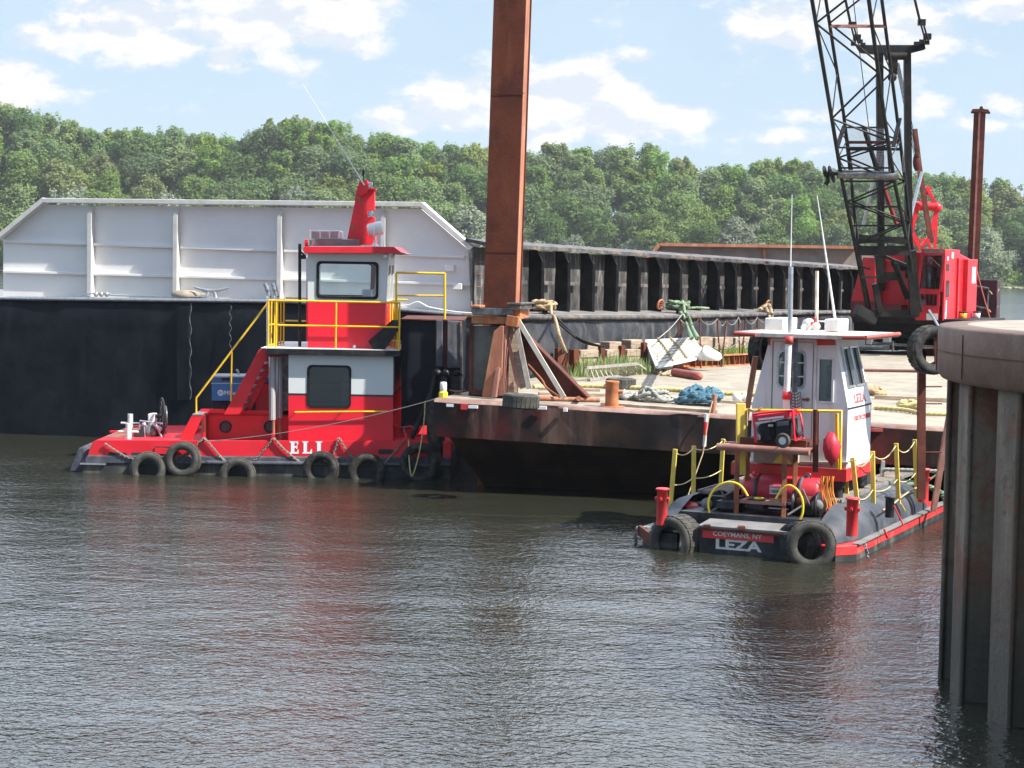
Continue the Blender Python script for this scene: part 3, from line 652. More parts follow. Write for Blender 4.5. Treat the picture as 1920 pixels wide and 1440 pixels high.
# side coaming
def aHS(u, b): return HS.az(u, 500, b)[0]
a0 = aHS(890, 0); a1 = aHS(1600, 0)
def ztop(a): return zt0+(a-at0)*(zt1-zt0)/(at1-at0)
def zbot(a): return zb0+(a-at0)*(zb1-zb0)/(at1-at0)
at0 = aHS(1000, 0); at1 = aHS(1520, 0); zt0 = HS.az(1000, 470, 0)[1]; zt1 = HS.az(1520, 502, 0)[1]; zb0 = HS.az(1000, 585, 0)[1]; zb1 = HS.az(1520, 581, 0)[1]
mb = MB(); mb.prism([HS.w(a0, 0, zbot(a0)-.1), HS.w(a1, 0, zbot(a1)-.1), HS.w(a1, 0, ztop(a1)), HS.w(a0, 0, ztop(a0))], HS.b*.05); obj('side_coaming', mb, 'coaming_dusty', t)
mb = MB(); mb.prism([HS.w(a0, 9, zbot(a0)-.1), HS.w(a1, 9, zbot(a1)-.1), HS.w(a1, 9, ztop(a1)), HS.w(a0, 9, ztop(a0))], HS.b*.05); obj('far_coaming', mb, 'coaming_black', t)
mb = MB(); m_ = 40
for i in range(m_):
    x0, x1 = a0-.1+(a1-a0)*i/m_, a0-.1+(a1-a0)*(i+1)/m_
    mb.prism([HS.w(x0, -.40, ztop(x0)+.02), HS.w(x0, -.40, ztop(x0)+.10), HS.w(x0, .2, ztop(x0)+.20), HS.w(x0, .2, ztop(x0)+.12)], HS.a*(x1-x0)+V((0, 0, ztop(x1)-ztop(x0))))
obj('coaming_flange', mb, 'coaming_lip', t)
ra = aHS(1014, -.32); sp_ = (aHS(1236, -.32)-ra)/5; k = -1
while ra+k*sp_ < a1:
    a = ra+k*sp_; mb = MB(); zt_, z0_ = ztop(a), zbot(a)
    mb.prism([HS.w(a, 0, z0_), HS.w(a, -.36, z0_), HS.w(a, -.36, zt_-.26), HS.w(a, -.2, zt_+.015), HS.w(a, 0, zt_+.015)], HS.a*.035)
    mb.sq(HS.w(a+.02, -.37, z0_), HS.w(a+.02, -.37, zt_-.26), .07, .03); obj('coaming_rib', mb, 'coaming_black', t)
    mb = MB(); zm = zt_*.47+z0_*.53; mb.box(HS.w(a+.04+sp_*.36, -.09, zm), (sp_*.66, .18, .09), (HS.a, HS.b, HS.z)); obj('coaming_bracket', mb, 'coaming_lip', t, bevel=.008)
    k += 1
mb = MB(); mb.box(HS.w(a1+.1, -.2, (ztop(a1)+zbot(a1))/2-.2), (.5, .7, 2.0), (HS.a, HS.b, HS.z)); obj('end_post', mb, 'coaming_black', t)
# fittings of the barge: cleats
def kevel(c, ax, s, parent, mat='galv', name='cleat'):
    c = V(c); ax = V(ax).normalized(); z = V((0, 0, 1)); mb = MB()
    for i in (-1, 1): mb.tube([c+ax*(.11*s*i), c+ax*(.09*s*i)+z*.12*s, c+ax*(.05*s*i)+z*.20*s], [.05*s, .04*s, .045*s], 8)
    mb.tube(smooth([c-ax*.42*s+z*.27*s, c-ax*.2*s+z*.21*s, c+z*.19*s, c+ax*.2*s+z*.21*s, c+ax*.42*s+z*.27*s], 4), [.022*s]+[.03*s]*3+[.045*s]*9+[.03*s]*3+[.022*s], 8)
    mb.box(c+z*.01, (.4*s, .22*s, .03)); return obj(name, mb, mat, parent)
kevel(HW.px(396, 560, -.35), (1, -.05, 0), 1.0, t, 'galv')
kevel(HS.px(1022, 588, -.9), HS.a, .75, t, 'coaming_black'); kevel(HS.px(1272, 588, -.9), HS.a, .8, t, 'coaming_black'); kevel(HS.px(1440, 583, -.9), HS.a, .9, t, 'coaming_black')
for u in (1238, 1440):
    mb = MB(); c = HS.px(u, 571, -.45); mb.torus(c, HS.b+V((.3, 0, .2)), .13, .03, 18, 6)
    for q in range(3): mb.cyl(c+V((-.1, 0, .04*q-.05)), c+V((.1, 0, .06*q-.05)), .014, n=6)
    obj('handwheel', mb, 'rust_light', t)
mb = MB(); P = [HW.px(u, v-1, -.45) for u, v in ((150, 556), (168, 552), (205, 551), (215, 555), (330, 557), (392, 557))]
mb.tube(smooth(P, 6), .018, 6)
for u in (180, 190, 200): mb.sph(HW.px(u, 552, -.45), (.06, .05, .06), 8, 6)
single('mooring_wire', mb, 'galv', 'clamped wire rope lying along the black barge bow beside the steel cleat', 'wire rope', 'wires on the barge bow')
mb = MB(); P = [HW.px(u, v, -.3) for u, v in ((740, 574), (765, 572), (782, 566), (793, 570), (806, 576), (850, 584), (884, 587))]
mb.tube(smooth(P, 6), .017, 6); single('pipe_line', mb, 'barge_white', 'thin white hose curving over the deck edge behind the yellow guard rail', 'hose')
mb = MB(); c = HW.px(349, 556, -.2); mb.lathe([(.0, .16), (.2, .15), (.32, .10), (.36, .02), (.33, -.02)], c, n=24); mb.cyl(c+V((.3, 0, .03)), c+V((.48, 0, .03)), .07, .05)
single('manhole_cover', mb, 'cell_fill', 'cream domed hatch cover on the black barge deck left of the cleat', 'hatch cover')
# ---- ropes on the hopper barge
def coil(c, R, r, turns, rng, h=.12, flat=1.0):
    P = []; 
    for i in range(int(turns*12)):
        q = 2*pi*i/12; rr = R*(.72+.28*sin(i*.9+rng)+.12*sin(i*2.3)); P.append(V(c)+V((cos(q)*rr, sin(q)*rr*flat, r+h*(i/(turns*12))+.03*sin(i*1.7+rng))))
    return smooth(P, 4)
c = HS.px(1020, 582, -.95)
P1 = coil(c, .26, .04, 4, 1, .18, .8)+smooth([c+V((.15, -.1, .14)), HS.px(1034, 590, -1.55), HS.px(1040, 596, -1.75), HS.px(1049, 630, -2.6), atZ(1061, 662, 2.25)], 8)
mb = MB(); mb.rope(P1, .042, seg=.05); single('mooring_rope', mb, 'rope_tan', 'thick tan rope coiled on the cleat nearest the tall pile, hanging to the deck barge', 'rope', 'mooring ropes')
c = HS.px(1272, 580, -.95)
P1 = coil(c, .30, .045, 5, 2, .16, .8)+smooth([c+V((.12, -.1, .14)), HS.px(1284, 587, -1.6), HS.px(1290, 592, -1.8), HS.px(1298, 615, -2.4), atZ(1308, 634, 2.9)], 8)
mb = MB(); mb.rope(P1, .048, seg=.055); mb.rope([p+V((-.12, 0, 0)) for p in P1[-26:]], .045, seg=.055)
mb.rope(smooth([c, c+V((.5, .3, .05)), c+V((.9, .6, .03))], 5), .035)
single('mooring_rope', mb, 'rope_green', 'pale green double rope heaped on the middle barge cleat and hanging over the side', 'rope', 'mooring ropes')
c = HS.px(1440, 578, -1.0)
mb = MB(); mb.rope(smooth([HS.px(1424, 580, -1.1), c+V((0, 0, .1)), HS.px(1446, 586, -1.6), HS.px(1449, 600, -1.75)], 8), .06, seg=.07)
mb.rope(smooth([HS.px(1428, 582, -1.1), c+V((-.1, 0, .05)), HS.px(1440, 588, -1.6), HS.px(1444, 602, -1.75)], 8), .06, seg=.07)
single('mooring_rope', mb, 'rope_tan', 'short tan rope over the far black cleat just above the workboat roof', 'rope', 'mooring ropes')
mb = MB()
for d in (0, .07): mb.tube(smooth([HS.px(1036, 588, -1.5), HS.px(1048, 600, -1.8)+V((0, 0, -d)), HS.px(1085, 634, -2.1)+V((d, 0, -d)), atZ(1128, 650, 2.5)+V((d, 0, 0))], 8), .028, 6)
single('power_cable', mb, 'cable_black', 'pair of black cables sagging from the hopper barge to the timber bulwark', 'cable')
mb = MB(); mb.tube(sag(HS.px(1280, 588, -1.6), atZ(1235, 634, 2.6), .05), .012, 5); single('thin_line', mb, 'rope_grey', 'thin grey line slanting from the green rope down to the white slatted panel', 'line')

# ================================================================ rusty barge behind
RB = Frame(atZ(1240, 620, 0)*1.0, 0); RB.o = V((6.2, 78, 0))
t = thing('rusty_barge', 'far grey-brown barge with a rust edged coaming behind the black hopper barge', 'barge', (10, 80, 0))
mb = MB(); RB.slab(mb, [(1205, 500), (1236, 460), (1605, 466), (1640, 480), (1640, 620), (1205, 620)], 0, .3); obj('coaming', mb, 'rusty_barge', t)
mb = MB(); P = RB.poly([(1203, 500), (1236, 458.5), (1606, 464)], -.1); 
for p, q in zip(P, P[1:]): mb.sq(p, q, .5, .12)
obj('coaming_flange', mb, 'rust_light', t)
mb = MB()
for u in (1433,): mb.sq(RB.px(u, 466, -.1), RB.px(u, 540, -.1), .1)
obj('rib', mb, 'rust_orange', t)
mb = MB(); RB.box(mb, 1190, 548, 1650, 640, -2, 9); obj('hull', mb, 'rusty_barge', t)

# ================================================================ deck barge
DB = Frame((-1.45, 35.9, 0), 12.5); DZ = 1.75
def zdk(x, y): return DZ-.0245*max(0, x+1.45)*max(0, min(1, (44-y)/8))      # the barge lists towards the pier
def dk(u, v, dz=0):
    z = DZ
    for _ in range(12): p = atZ(u, v, z+dz); z = zdk(p.x, p.y)
    return atZ(u, v, z+dz)
t = deck_barge = thing('deck_barge', 'flat rusty deck barge with a tan deck carrying the crane, ropes and timber', 'barge', (4, 36, 0))
A0 = V((-1.45, 35.9, 0)); Cc = A0+DB.a*14.5
plan = [A0, Cc, V((30, 62, 0)), V((20, 70, 0)), V((10.2, 58.5, 0)), V((.9, 45.6, 0))]
mb = MB(); tp_ = [V((p.x, p.y, zdk(p.x, p.y)-.01)) for p in plan]; bt_ = [p-V((0, 0, .69)) for p in tp_]
mb.add(tp_+bt_, [(6+i, 6+(i+1) % 6, (i+1) % 6, i) for i in range(6)]+[tuple(range(11, 5, -1))])
obj('hull_box', mb, 'deckbarge_side', t)
mb = MB(); low = [A0+DB.a*.25+DB.b*.12, Cc+DB.b*.12, plan[2]*.99, plan[3]*.99, plan[4]+V((.2, -.3, 0)), plan[5]+V((.3, -.2, 0))]
bot = [A0+DB.a*.75+DB.b*1.45, Cc+DB.b*1.45]+low[2:]
tv = [V((p.x, p.y, zdk(p.x, p.y)-.69)) for p in low]; bv = [V((p.x, p.y, -.15)) for p in bot]; bb = [V((p.x, p.y, -.9)) for p in bot]; n = 6
mb.add(tv+bv+bb, [(i, (i+1) % n, n+(i+1) % n, n+i) for i in range(n)]+[(n+i, n+(i+1) % n, 2*n+(i+1) % n, 2*n+i) for i in range(n)])
obj('rake', mb, 'deckbarge_low', t)
mb = MB()
f = lambda x: .035*sin(x*2.3)+.02*sin(x*5.1)+.03*max(0, sin(x*1.1+1))**6; EG = []
for i in range(61):      # edge plate, slightly battered
    x0 = 14.5*i/60; z0 = zdk(*(DB.w(x0, 0, 0).xy)); EG += [DB.w(x0, -.03-f(x0), z0-.05), DB.w(x0, -.01, z0+.006), DB.w(x0, .30, z0+.012)]
mb.add(EG, [(i*3+j, i*3+j+1, i*3+j+4, i*3+j+3) for i in range(60) for j in range(2)], True)
obj('deck_edge', mb, 'deckbarge_edge', t)
mb = MB(); nz = 8
def sk(x, j):
    f = j/nz; z = zdk(*(DB.w(x, 0, 0).xy)); d = (.035*sin(x*2.3)+.02*sin(x*5.1)+.03*max(0, sin(x*1.1+1))**6); q = (.03+d)*(1-f)+(.02+.02*sin(x*1.7)+.03*sin(x*3.9+f*2))*f
    return DB.w(x, -q, z-.05-.645*f)
mb.add([sk(14.5*i/70, j) for i in range(71) for j in range(nz+1)], [(i*9+j, i*9+j+1, (i+1)*9+j+1, (i+1)*9+j) for i in range(70) for j in range(nz)], True); obj('side_plating', mb, 'deckbarge_side', t)
mb = MB(); nn = 24; G4 = []
for j in range(nn+1):
    L0 = plan[0].lerp(plan[5], min(1, j/12)) if j <= 12 else plan[5].lerp(plan[4], (j-12)/12); R0 = plan[1].lerp(plan[2], j/nn)
    for i in range(nn+1): p = L0.lerp(R0, i/nn); G4.append(V((p.x, p.y, zdk(p.x, p.y)+.004)))
n4 = len(G4); mb.add(G4+[plan[3]+V((0, 0, DZ+.004))], [(j*25+i, j*25+i+1, (j+1)*25+i+1, (j+1)*25+i) for j in range(24) for i in range(24)]+[tuple(24*25+i for i in range(25))+(n4,)], False); obj('deck', mb, 'deck_tan', t)
mb = MB()     # inlaid timber line and welded bars on the deck
for u0, v0, u1, v1, w in ((1010, 738, 1140, 741, .12), (1010, 729, 1125, 732, .05), (1128, 757, 1345, 772, .12), (1150, 742, 1420, 757, .06)):
    mb = MB(); p, q = dk(u0, v0, .03), dk(u1, v1, .03); mb.sq(p, q, w, .06); obj('deck_timber', mb, 'timber', t, bevel=.006)
mb = MB(); mb.sq(dk(1640, 745, .04), dk(1800, 752, .04), .12, .1); obj('deck_beam', mb, 'timber', t, bevel=.006)
mb = MB(); mb.sq(dk(1600, 694, .03), dk(1800, 697, .03), .5, .05); obj('deck_beam', mb, 'rust_dark', t, bevel=.006)
mb = MB(); mb.cyl(dk(1010, 747, .05), dk(1124, 750, .05), .045, n=10); mb.cyl(dk(1085, 747, .02), dk(1085, 747, .12), .05); obj('deck_pipe', mb, 'rust_light', t)
for u, v, r, h in ((1147, 764, .125, .49),):
    mb = MB(); c = dk(u, v); mb.lathe([(r*1.0, 0), (r, h-.03), (r*1.05, h-.02), (r*1.05, h), (r*.9, h+.01), (r*.88, h-.02), (0, h-.02)], c, n=24); mb.cyl(c+V((0, 0, h*.6)), c+V((.2, -.05, h*.6)), .035, n=10)
    mb.lathe([(.24, .0), (.24, .025), (0, .03)], c, n=20); obj('bollard', mb, 'rust_orange', t)
kevel(dk(858, 741), (1, .1, 0), .38, t, 'rust_pink')
mb = MB()
for u0, v0, u1, v1 in ((837, 757, 850, 763), (878, 760, 895, 766), (1008, 762, 1024, 768), (1056, 765, 1063, 772)):
    mb = MB(); DB.box(mb, u0, v0, u1, v1, -.11, -.04); obj('draft_mark', mb, 'letter_white', t)
mb = MB(); DB.box(mb, 1615, 803, 1655, 810, -.11, -.03); obj('red_mark', mb, 'leza_red', t)
mb = MB(); DB.box(mb, 864, 757, 876, 768, -.11, -.045); obj('red_mark', mb, 'leza_red', t)
# spud well, collar and braces
sw = DB
mb = MB(); a0, z1 = sw.az(884, 610, 1.3); a1, z0 = sw.az(950, 742, 1.3)
mb.box(sw.w((a0+a1)/2, 1.75, (z1+DZ)/2), (a1-a0, .9, z1-DZ), (sw.a, sw.b, sw.z)); obj('spud_well', mb, 'well_steel', t, bevel=.015)
mb = MB()
for u in (884, 952): 
    p = sw.px(u, 608, 1.27); mb.sq(V((p.x, p.y, DZ)), p, .07)
q = sw.px(956, 608, 1.5); mb.sq(V((q.x, q.y, DZ)), q, .16); mb.sq(sw.px(884, 735, 1.26), sw.px(952, 742, 1.26), .08)
obj('well_frame', mb, 'rust_dark', t, bevel=.006)
mb = MB(); p = sw.px(962, 610, 1.35); mb.sq(V((p.x, p.y, DZ)), p, .2, .14); obj('well_post', mb, 'timber', t, bevel=.006)
mb = MB(); sw.box(mb, 886, 577, 962, 592, 1.05, 1.2); obj('collar_beam', mb, 'steel_dark', t, bevel=.01); mb = MB(); sw.box(mb, 886, 577, 962, 592, 2.2, 2.35); obj('collar_beam', mb, 'steel_dark', t, bevel=.01)
mb = MB(); sw.box(mb, 884, 592, 955, 608, 1.12, 1.3); mb.sq(sw.px(968, 584, 1.1), sw.px(985, 581, 2.3), .16, .3); sw.box(mb, 882, 572, 900, 577, 1.0, 1.6)
mb.sq(sw.px(952, 600, 1.1), sw.px(974, 604, 1.1), .3, .2); obj('collar', mb, 'rust_orange', t, bevel=.01)
mb = MB(); sw.box(mb, 950, 568, 978, 571, .98, 2.2); sw.box(mb, 953, 571, 975, 578, 1.02, 2.1); sw.box(mb, 948, 578, 979, 580.5, .98, 2.2); obj('guide_beam', mb, 'coaming_lip', t)
mb = MB(); P = [(938, 611), (925, 622), (903, 745), (924, 745), (941, 700), (944, 611)]; sw.slab(mb, P, .85, .90); obj('brace', mb, 'rust_light', t, bevel=.01)
mb = MB(); sw.slab(mb, [(936, 690), (929, 745), (921, 745), (930, 690)], .7, .85); sw.slab(mb, [(944, 611), (949, 611), (943, 742), (934, 742)], .98, 1.25); obj('brace', mb, 'rust_pink', t)
mb = MB(); sw.slab(mb, [(964, 612), (976, 614), (1104, 745), (1040, 747), (990, 690), (966, 660)], 1.5, 1.53); obj('gusset_plate', mb, 'rust_dark', t)
mb = MB(); p, q = sw.px(974, 614, 1.42), sw.px(1104, 745, 1.42); mb.sq(p, q, .30, .035); obj('gusset_flange', mb, 'rust_face', t, bevel=.006)
mb = MB(); mb.tube(smooth([sw.px(990, 683, 1.2), sw.px(1016, 712, 1.15), sw.px(1024, 726, 1.1), sw.px(1050, 745, 1.0)], 5), .02, 6); obj('loose_bar', mb, 'rust', t)
# spud piles
t = thing('spud_pile', 'tall rust-brown square steel pile rising out of frame from the deck barge', 'pile', sw.w(*(sw.az(936, 600, 1.6)[0], 1.7, 0)))
pl0, pl1 = sw.px(906, 575, 1.42), sw.px(966, 575, 1.42); tp = sw.px(931, -160, 1.42); lv = tp-pl0; dn = -lv*(.75)
def column(mb, c0, wa, wb, a, b): mb.prism([c0+b*0, c0+a*wa, c0+a*wa+b*wb, c0+b*wb], lv-dn); return mb
W_ = (pl1-pl0).length; c0 = pl0+dn*1
mb = MB(); column(mb, c0, W_, .035, sw.a, sw.b); obj('front_flange', mb, 'rust_face', t, bevel=.004)
mb = MB(); column(mb, c0+sw.b*.50, W_, .035, sw.a, sw.b); obj('rear_flange', mb, 'rust_face', t, bevel=.004)
mb = MB(); column(mb, c0+sw.b*.035+sw.a*(W_-.06), .03, .465, sw.a, sw.b); column(mb, c0+sw.b*.035+sw.a*.03, .03, .465, sw.a, sw.b); obj('web_plate', mb, 'rust_light', t)
mb = MB()
for v in (175, 470): p = sw.px(906+24*(575-v)/575, v, 1.41); mb.sq(p, p+sw.a*W_, .006, .012)
obj('weld_seam', mb, 'rust_dark', t)
fr = Frame((14.5, 63.5, 0), 14)
t = thing('spud_pile', 'dark maroon capped steel pile behind the red crane at the right', 'pile', (14.9, 63.5, 0))
mb = MB(); p0 = fr.px(1807, 640, 0); p1 = fr.px(1829, 640, 0); tt = fr.px(1823, 207, 0); w = (p1-p0).length; lv2 = tt-fr.px(1807.5, 560, 0); lv2 = lv2*((tt-p0).length/lv2.length)
for off in (0, .43): mb.prism([p0+fr.b*off, p0+fr.b*off+fr.a*w, p0+fr.b*(off+.04)+fr.a*w, p0+fr.b*(off+.04)], lv2)
obj('flange', mb, 'rust_dark', t)
mb = MB(); mb.prism([p0+fr.b*.04+fr.a*(w-.07), p0+fr.b*.04+fr.a*(w-.03), p0+fr.b*.43+fr.a*(w-.03), p0+fr.b*.43+fr.a*(w-.07)], lv2); mb.prism([p0+fr.b*.04+fr.a*(.05), p0+fr.b*.04+fr.a*(.1), p0+fr.b*.43+fr.a*(.1), p0+fr.b*.43+fr.a*(.05)], lv2)
mb.prism([p0+fr.a*(w/2-.03), p0+fr.a*(w/2+.03), p0+fr.a*(w/2+.03)-fr.b*.03, p0+fr.a*(w/2-.03)-fr.b*.03], lv2)
obj('web_plate', mb, 'rust_pink', t)
mb = MB(); fr.slab(mb, [(1820, 210), (1824, 204), (1836, 204), (1838, 199), (1842, 199), (1844, 204), (1853, 205), (1857, 211)], -.06, .54); obj('cap', mb, 'rust_dark', t, bevel=.01)

# ---- loose things on the deck barge
def plank(u0, v0, b0, u1, v1, b1, w, th, mat, label, name='plank'):
    mb = MB(); p, q = DB.px(u0, v0, b0), DB.px(u1, v1, b1); mb.sq(p, q, w, th, up=tuple(DB.b)); return single(name, mb, mat, label, 'plank', 'planks leaning by the spud well', bevel=.004)
plank(1058, 746, .55, 965, 590, 1.15, .09, .05, 'white_board', 'long white board leaning against the steel pile collar')
plank(992, 728, .95, 968, 612, 1.25, .10, .04, 'timber_grey', 'weathered grey plank leaning just left of the long white board')
plank(983, 727, 1.0, 966, 660, 1.2, .17, .04, 'timber', 'short wide brown plank leaning behind the lying tyre')
plank(972, 727, .9, 950, 625, 1.2, .075, .03, 'rust_pink', 'narrow pinkish plank leaning nearest the pile brace')
def make_tyre(mat, R=.36, w=.21):
    mb = MB(); r_in = R*.60
    r_in = R*.57; prof = [(r_in, -w*.36), (r_in*1.05, -w*.43), (R*.80, -w*.52), (R*.93, -w*.47), (R*.985, -w*.38), (R, -w*.2), (R, w*.2), (R*.985, w*.38), (R*.93, w*.47), (R*.80, w*.52), (r_in*1.05, w*.43), (r_in, w*.36), (r_in*1.04, w*.30), (R*.9, w*.36), (R*.94, 0), (R*.9, -w*.36), (r_in*1.04, -w*.30), (r_in, -w*.36)]
    mb.lathe(prof, (0, 0, 0), (0, 1, 0), 44)
    for k in range(26):
        q = 2*pi*k/26; d = V((cos(q), 0, sin(q))); tg = V((-sin(q), 0, cos(q)))
        for s_ in (-1, 1): mb.box(d*(R*.999)+V((0, s_*w*.22, 0)), (.010, w*.36, R*.19), (d, V((0, 1, 0)), tg))
    o = bpy.data.objects.new('tyre', mkmesh('tyre', mb, V((0, 0, 0)), mat)); ORG[o.name] = V((0, 0, 0)); return o
TY = {m: make_tyre(m) for m in ('rubber', 'rubber_dusty')}; first = {}
def tyre(c, rot, s, mat, label, group, sy=1.0):
    o = TY[mat] if mat not in first else TY[mat].copy(); first[mat] = 1; COL.objects.link(o)
    o.location = c; o.rotation_euler = [radians(x) for x in rot]; o.scale = (s, s*sy, s); tag(o, label, 'tyre', group); return o
tyre(dk(977, 752, .13), (90, 3, 0), .92, 'rubber_dusty', 'grey worn tyre lying flat at the deck edge in front of the leaning planks', 'tyres on the deck barge', 1.3)
tyre(dk(1164, 719, .11), (90, 0, 40), .88, 'rubber_dusty', 'grey worn tyre lying flat behind the rusty orange bollard', 'tyres on the deck barge', 1.2)
t = thing('marker_lamp', 'small marker lamp with yellow base and white top at the barge corner', 'lamp', dk(831, 746))
mb = MB(); c = dk(831, 746); mb.lathe([(.075, 0), (.085, .02), (.085, .1), (.06, .135), (0, .14)], c, n=8, sm=False); obj('lamp_base', mb, 'lampcap_yellow', t)
mb = MB(); mb.lathe([(.05, .13), (.068, .15), (.065, .28), (.055, .3), (0, .305)], c, n=14); obj('lamp_lens', mb, 'white', t)
def rope_pile(name, c, rx, ry, h, r, mat, label, seed, n=9):
    random.seed(seed); P = []; c = V(c); q = 0
    for i in range(n*9):
        q += 2*pi/9*random.uniform(.8, 1.25); f = i/(n*9); k = random.uniform(.35, 1.0)*(1-f*.45)
        P.append(c+V((cos(q)*rx*k, sin(q)*ry*k, r+h*(1-k*k*.85)*random.uniform(.25, 1.0)*min(1, f*2.2+.15))))
    mb = MB(); mb.rope(smooth(P, 4), r, seg=r*1.5); single(name, mb, mat, label, 'rope', 'ropes on the deck barge')
ctr = (dk(1168, 752)+dk(1240, 756))/2
rope_pile('rope_pile', dk(1180, 750), .3, .32, .14, .045, 'rope_grey', 'small grey-white heap of frayed rope right beside the orange bollard', 4, 5)
rope_pile('rope_pile', dk(1225, 754), .52, .34, .26, .04, 'rope_grey', 'larger tangled grey rope heap between the orange bollard and the blue rope', 9, 10)
rope_pile('rope_pile', dk(1316, 760), .56, .42, .34, .058, 'rope_blue', 'blue rope heaped on the deck barge left of the white workboat cabin', 7, 10)
rope_pile('rope_pile', dk(1636, 741), .32, .35, .16, .045, 'rope_tan', 'tan rope heap on the deck just right of the workboat cabin', 12, 6)
rope_pile('rope_pile', dk(1710, 768), .38, .3, .18, .045, 'rope_yellow', 'yellow rope heap on the deck next to the round pier', 14, 6)
mb = MB(); mb.rope(smooth([dk(1000, 725, .05), dk(1060, 722, .06), dk(1130, 724, .05), dk(1250, 730, .05), dk(1340, 736, .05), dk(1420, 740, .05), dk(1560, 752, .05)], 6), .048, seg=.05)
single('long_rope', mb, 'rope_yellow', 'thick yellow rope stretched straight across the deck behind the blue heap', 'rope', 'ropes on the deck barge')
mb = MB(); mb.rope(smooth([dk(1640, 764, .05), dk(1690, 768, .06), dk(1730, 774, .05), dk(1790, 776, .05)], 6), .045, seg=.05)
single('short_rope', mb, 'rope_yellow', 'yellow rope end lying along the deck edge right of the workboat', 'rope', 'ropes on the deck barge')
for u_, l_ in ((1399, 'right'), (1382, 'left')):
    mb = MB(); mb.sph(dk(u_, 745, .1), (.10, .1, .10)); single('net_float', mb, 'white', f'{l_} one of two small white net floats beside the blue rope heap', 'float', 'net floats')
# bulwark
BW = Frame(dk(1076, 704), -52); BW.o.z = 0
t = thing('timber_bulwark', 'low bulwark of rough timbers between rusty steel posts on the deck barge', 'bulwark', BW.w(2, 0, DZ))
def post(u, vt, w, mat='rust_face', b=0, d=.1):
    mb = MB(); a, z = BW.az(u, vt, b); mb.box(BW.w(a, b, (z+DZ)/2), (w, d, z-DZ), (BW.a, BW.b, BW.z)); obj('post', mb, mat, t, bevel=.005)
post(1047, 653, .16); post(1076, 655, .2, d=.16)
for u in (1128, 1166, 1208): post(u, 648 if u < 1200 else 642, .17)
mb = MB(); a_, z_ = BW.az(1048, 662, .05); b_, _ = BW.az(1076, 662, .05); mb.box(BW.w((a_+b_)/2, .06, (z_+DZ)/2), (b_-a_, .03, z_-DZ), (BW.a, BW.b, BW.z)); obj('post_web', mb, 'rust_dark', t)
random.seed(8)
for u0, u1, vt, n in ((1083, 1124, 656, 3), (1133, 1161, 655, 3), (1172, 1204, 655, 3)):
    for k in range(n):
        a0, zt = BW.az(u0, vt, .1); a1, _ = BW.az(u1, vt, .1); hgt = (zt-DZ)/n; mb = MB()
        mb.box(BW.w((a0+a1)/2, .14+random.uniform(-.02, .02), DZ+hgt*(k+.5)), (a1-a0-.02, .22, hgt-.015), (BW.a, BW.b, BW.z)); obj('timber', mb, 'timber', t, bevel=.012)
for k in range(3):
    u0, u1 = ((1290, 1330), (1334, 1368), (1372, 1412))[k]; a0, zt = BW.az(u0, 632, 1.2); a1, _ = BW.az(u1, 632, 1.2); mb = MB()
    for q in range(2): mb.box(BW.w((a0+a1)/2, 1.2, DZ+(zt-DZ)*(q+.5)/2), (a1-a0-.03, .24, (zt-DZ)/2-.02), (BW.a, BW.b, BW.z))
    obj('timber', mb, 'timber', t, bevel=.012)
for u, v in ((1104, 655), (1145, 652), (1185, 648)):
    mb = MB(); p = BW.px(u, v-3, .6); mb.box(p, (.5, .3, .22), (BW.a, BW.b, BW.z)); obj('loose_block', mb, 'timber', t, bevel=.02)
t = thing('steel_channel', 'long orange rusty steel channel lying along the deck below the post railing', 'steel beam', dk(1330, 688))
p, q = dk(1262, 691), dk(1440, 681); d = (q-p).normalized(); z = V((0, 0, 1)); mb = MB()
mb.sq(p+z*.14, q+z*.14, .03, .28); obj('web', mb, 'rust_orange', t)
mb = MB(); mb.sq(p+z*.015-DB.b*.0+V((.05, -.1, 0)), q+z*.015+V((.05, -.1, 0)), .22, .03); mb.sq(p+z*.285+V((.05, -.1, 0)), q+z*.285+V((.05, -.1, 0)), .2, .03); obj('flange', mb, 'rust_orange', t)
mb = MB()
for i in range(14): c = p.lerp(q, .18+.8*i/14); mb.box(c+z*.14+V((.04, -.08, 0)), (.02, .16, .24), (d, V((d.y, -d.x, 0)), z))
obj('stiffener', mb, 'rust', t)
# post railing with rope
t = thing('post_railing', 'row of thin rusty posts joined by sagging chain along the far deck edge', 'railing', dk(1350, 672))
prev = None; tops = []
for (ut, vt, ub, vb, b) in ((1272, 600, 1273, 655, .3), (1276, 600, 1277, 655, .35), (1312, 596, 1315, 678, -.1), (1345, 598, 1352, 672, 0), (1362, 600, 1352, 676, -.1), (1385, 595, 1388, 660, .3), (1398, 597, 1390, 664, .1), (1420, 595, 1421, 650, .4)):
    p, q = BW.px(ut, vt, b), BW.px(ub, vb, b); mb = MB(); mb.cyl(q-V((0, 0, .4)), p, .019, n=8); obj('post', mb, 'rust_dark', t); tops.append((p, q))
for i, (a, b) in enumerate(zip(tops[1:], tops[2:])):
    for k, (x0, y0) in enumerate(((a[0], b[0]), (a[0].lerp(a[1], .6), b[0].lerp(b[1], .6)))):
        mb = MB(); mb.tube(sag(x0, y0, .16), .013, 5); obj('chain', mb, 'chain', t)
mb = MB(); mb.tube(sag(tops[-1][0], BW.px(1450, 592, .4), .16), .013, 5); obj('chain', mb, 'chain', t)
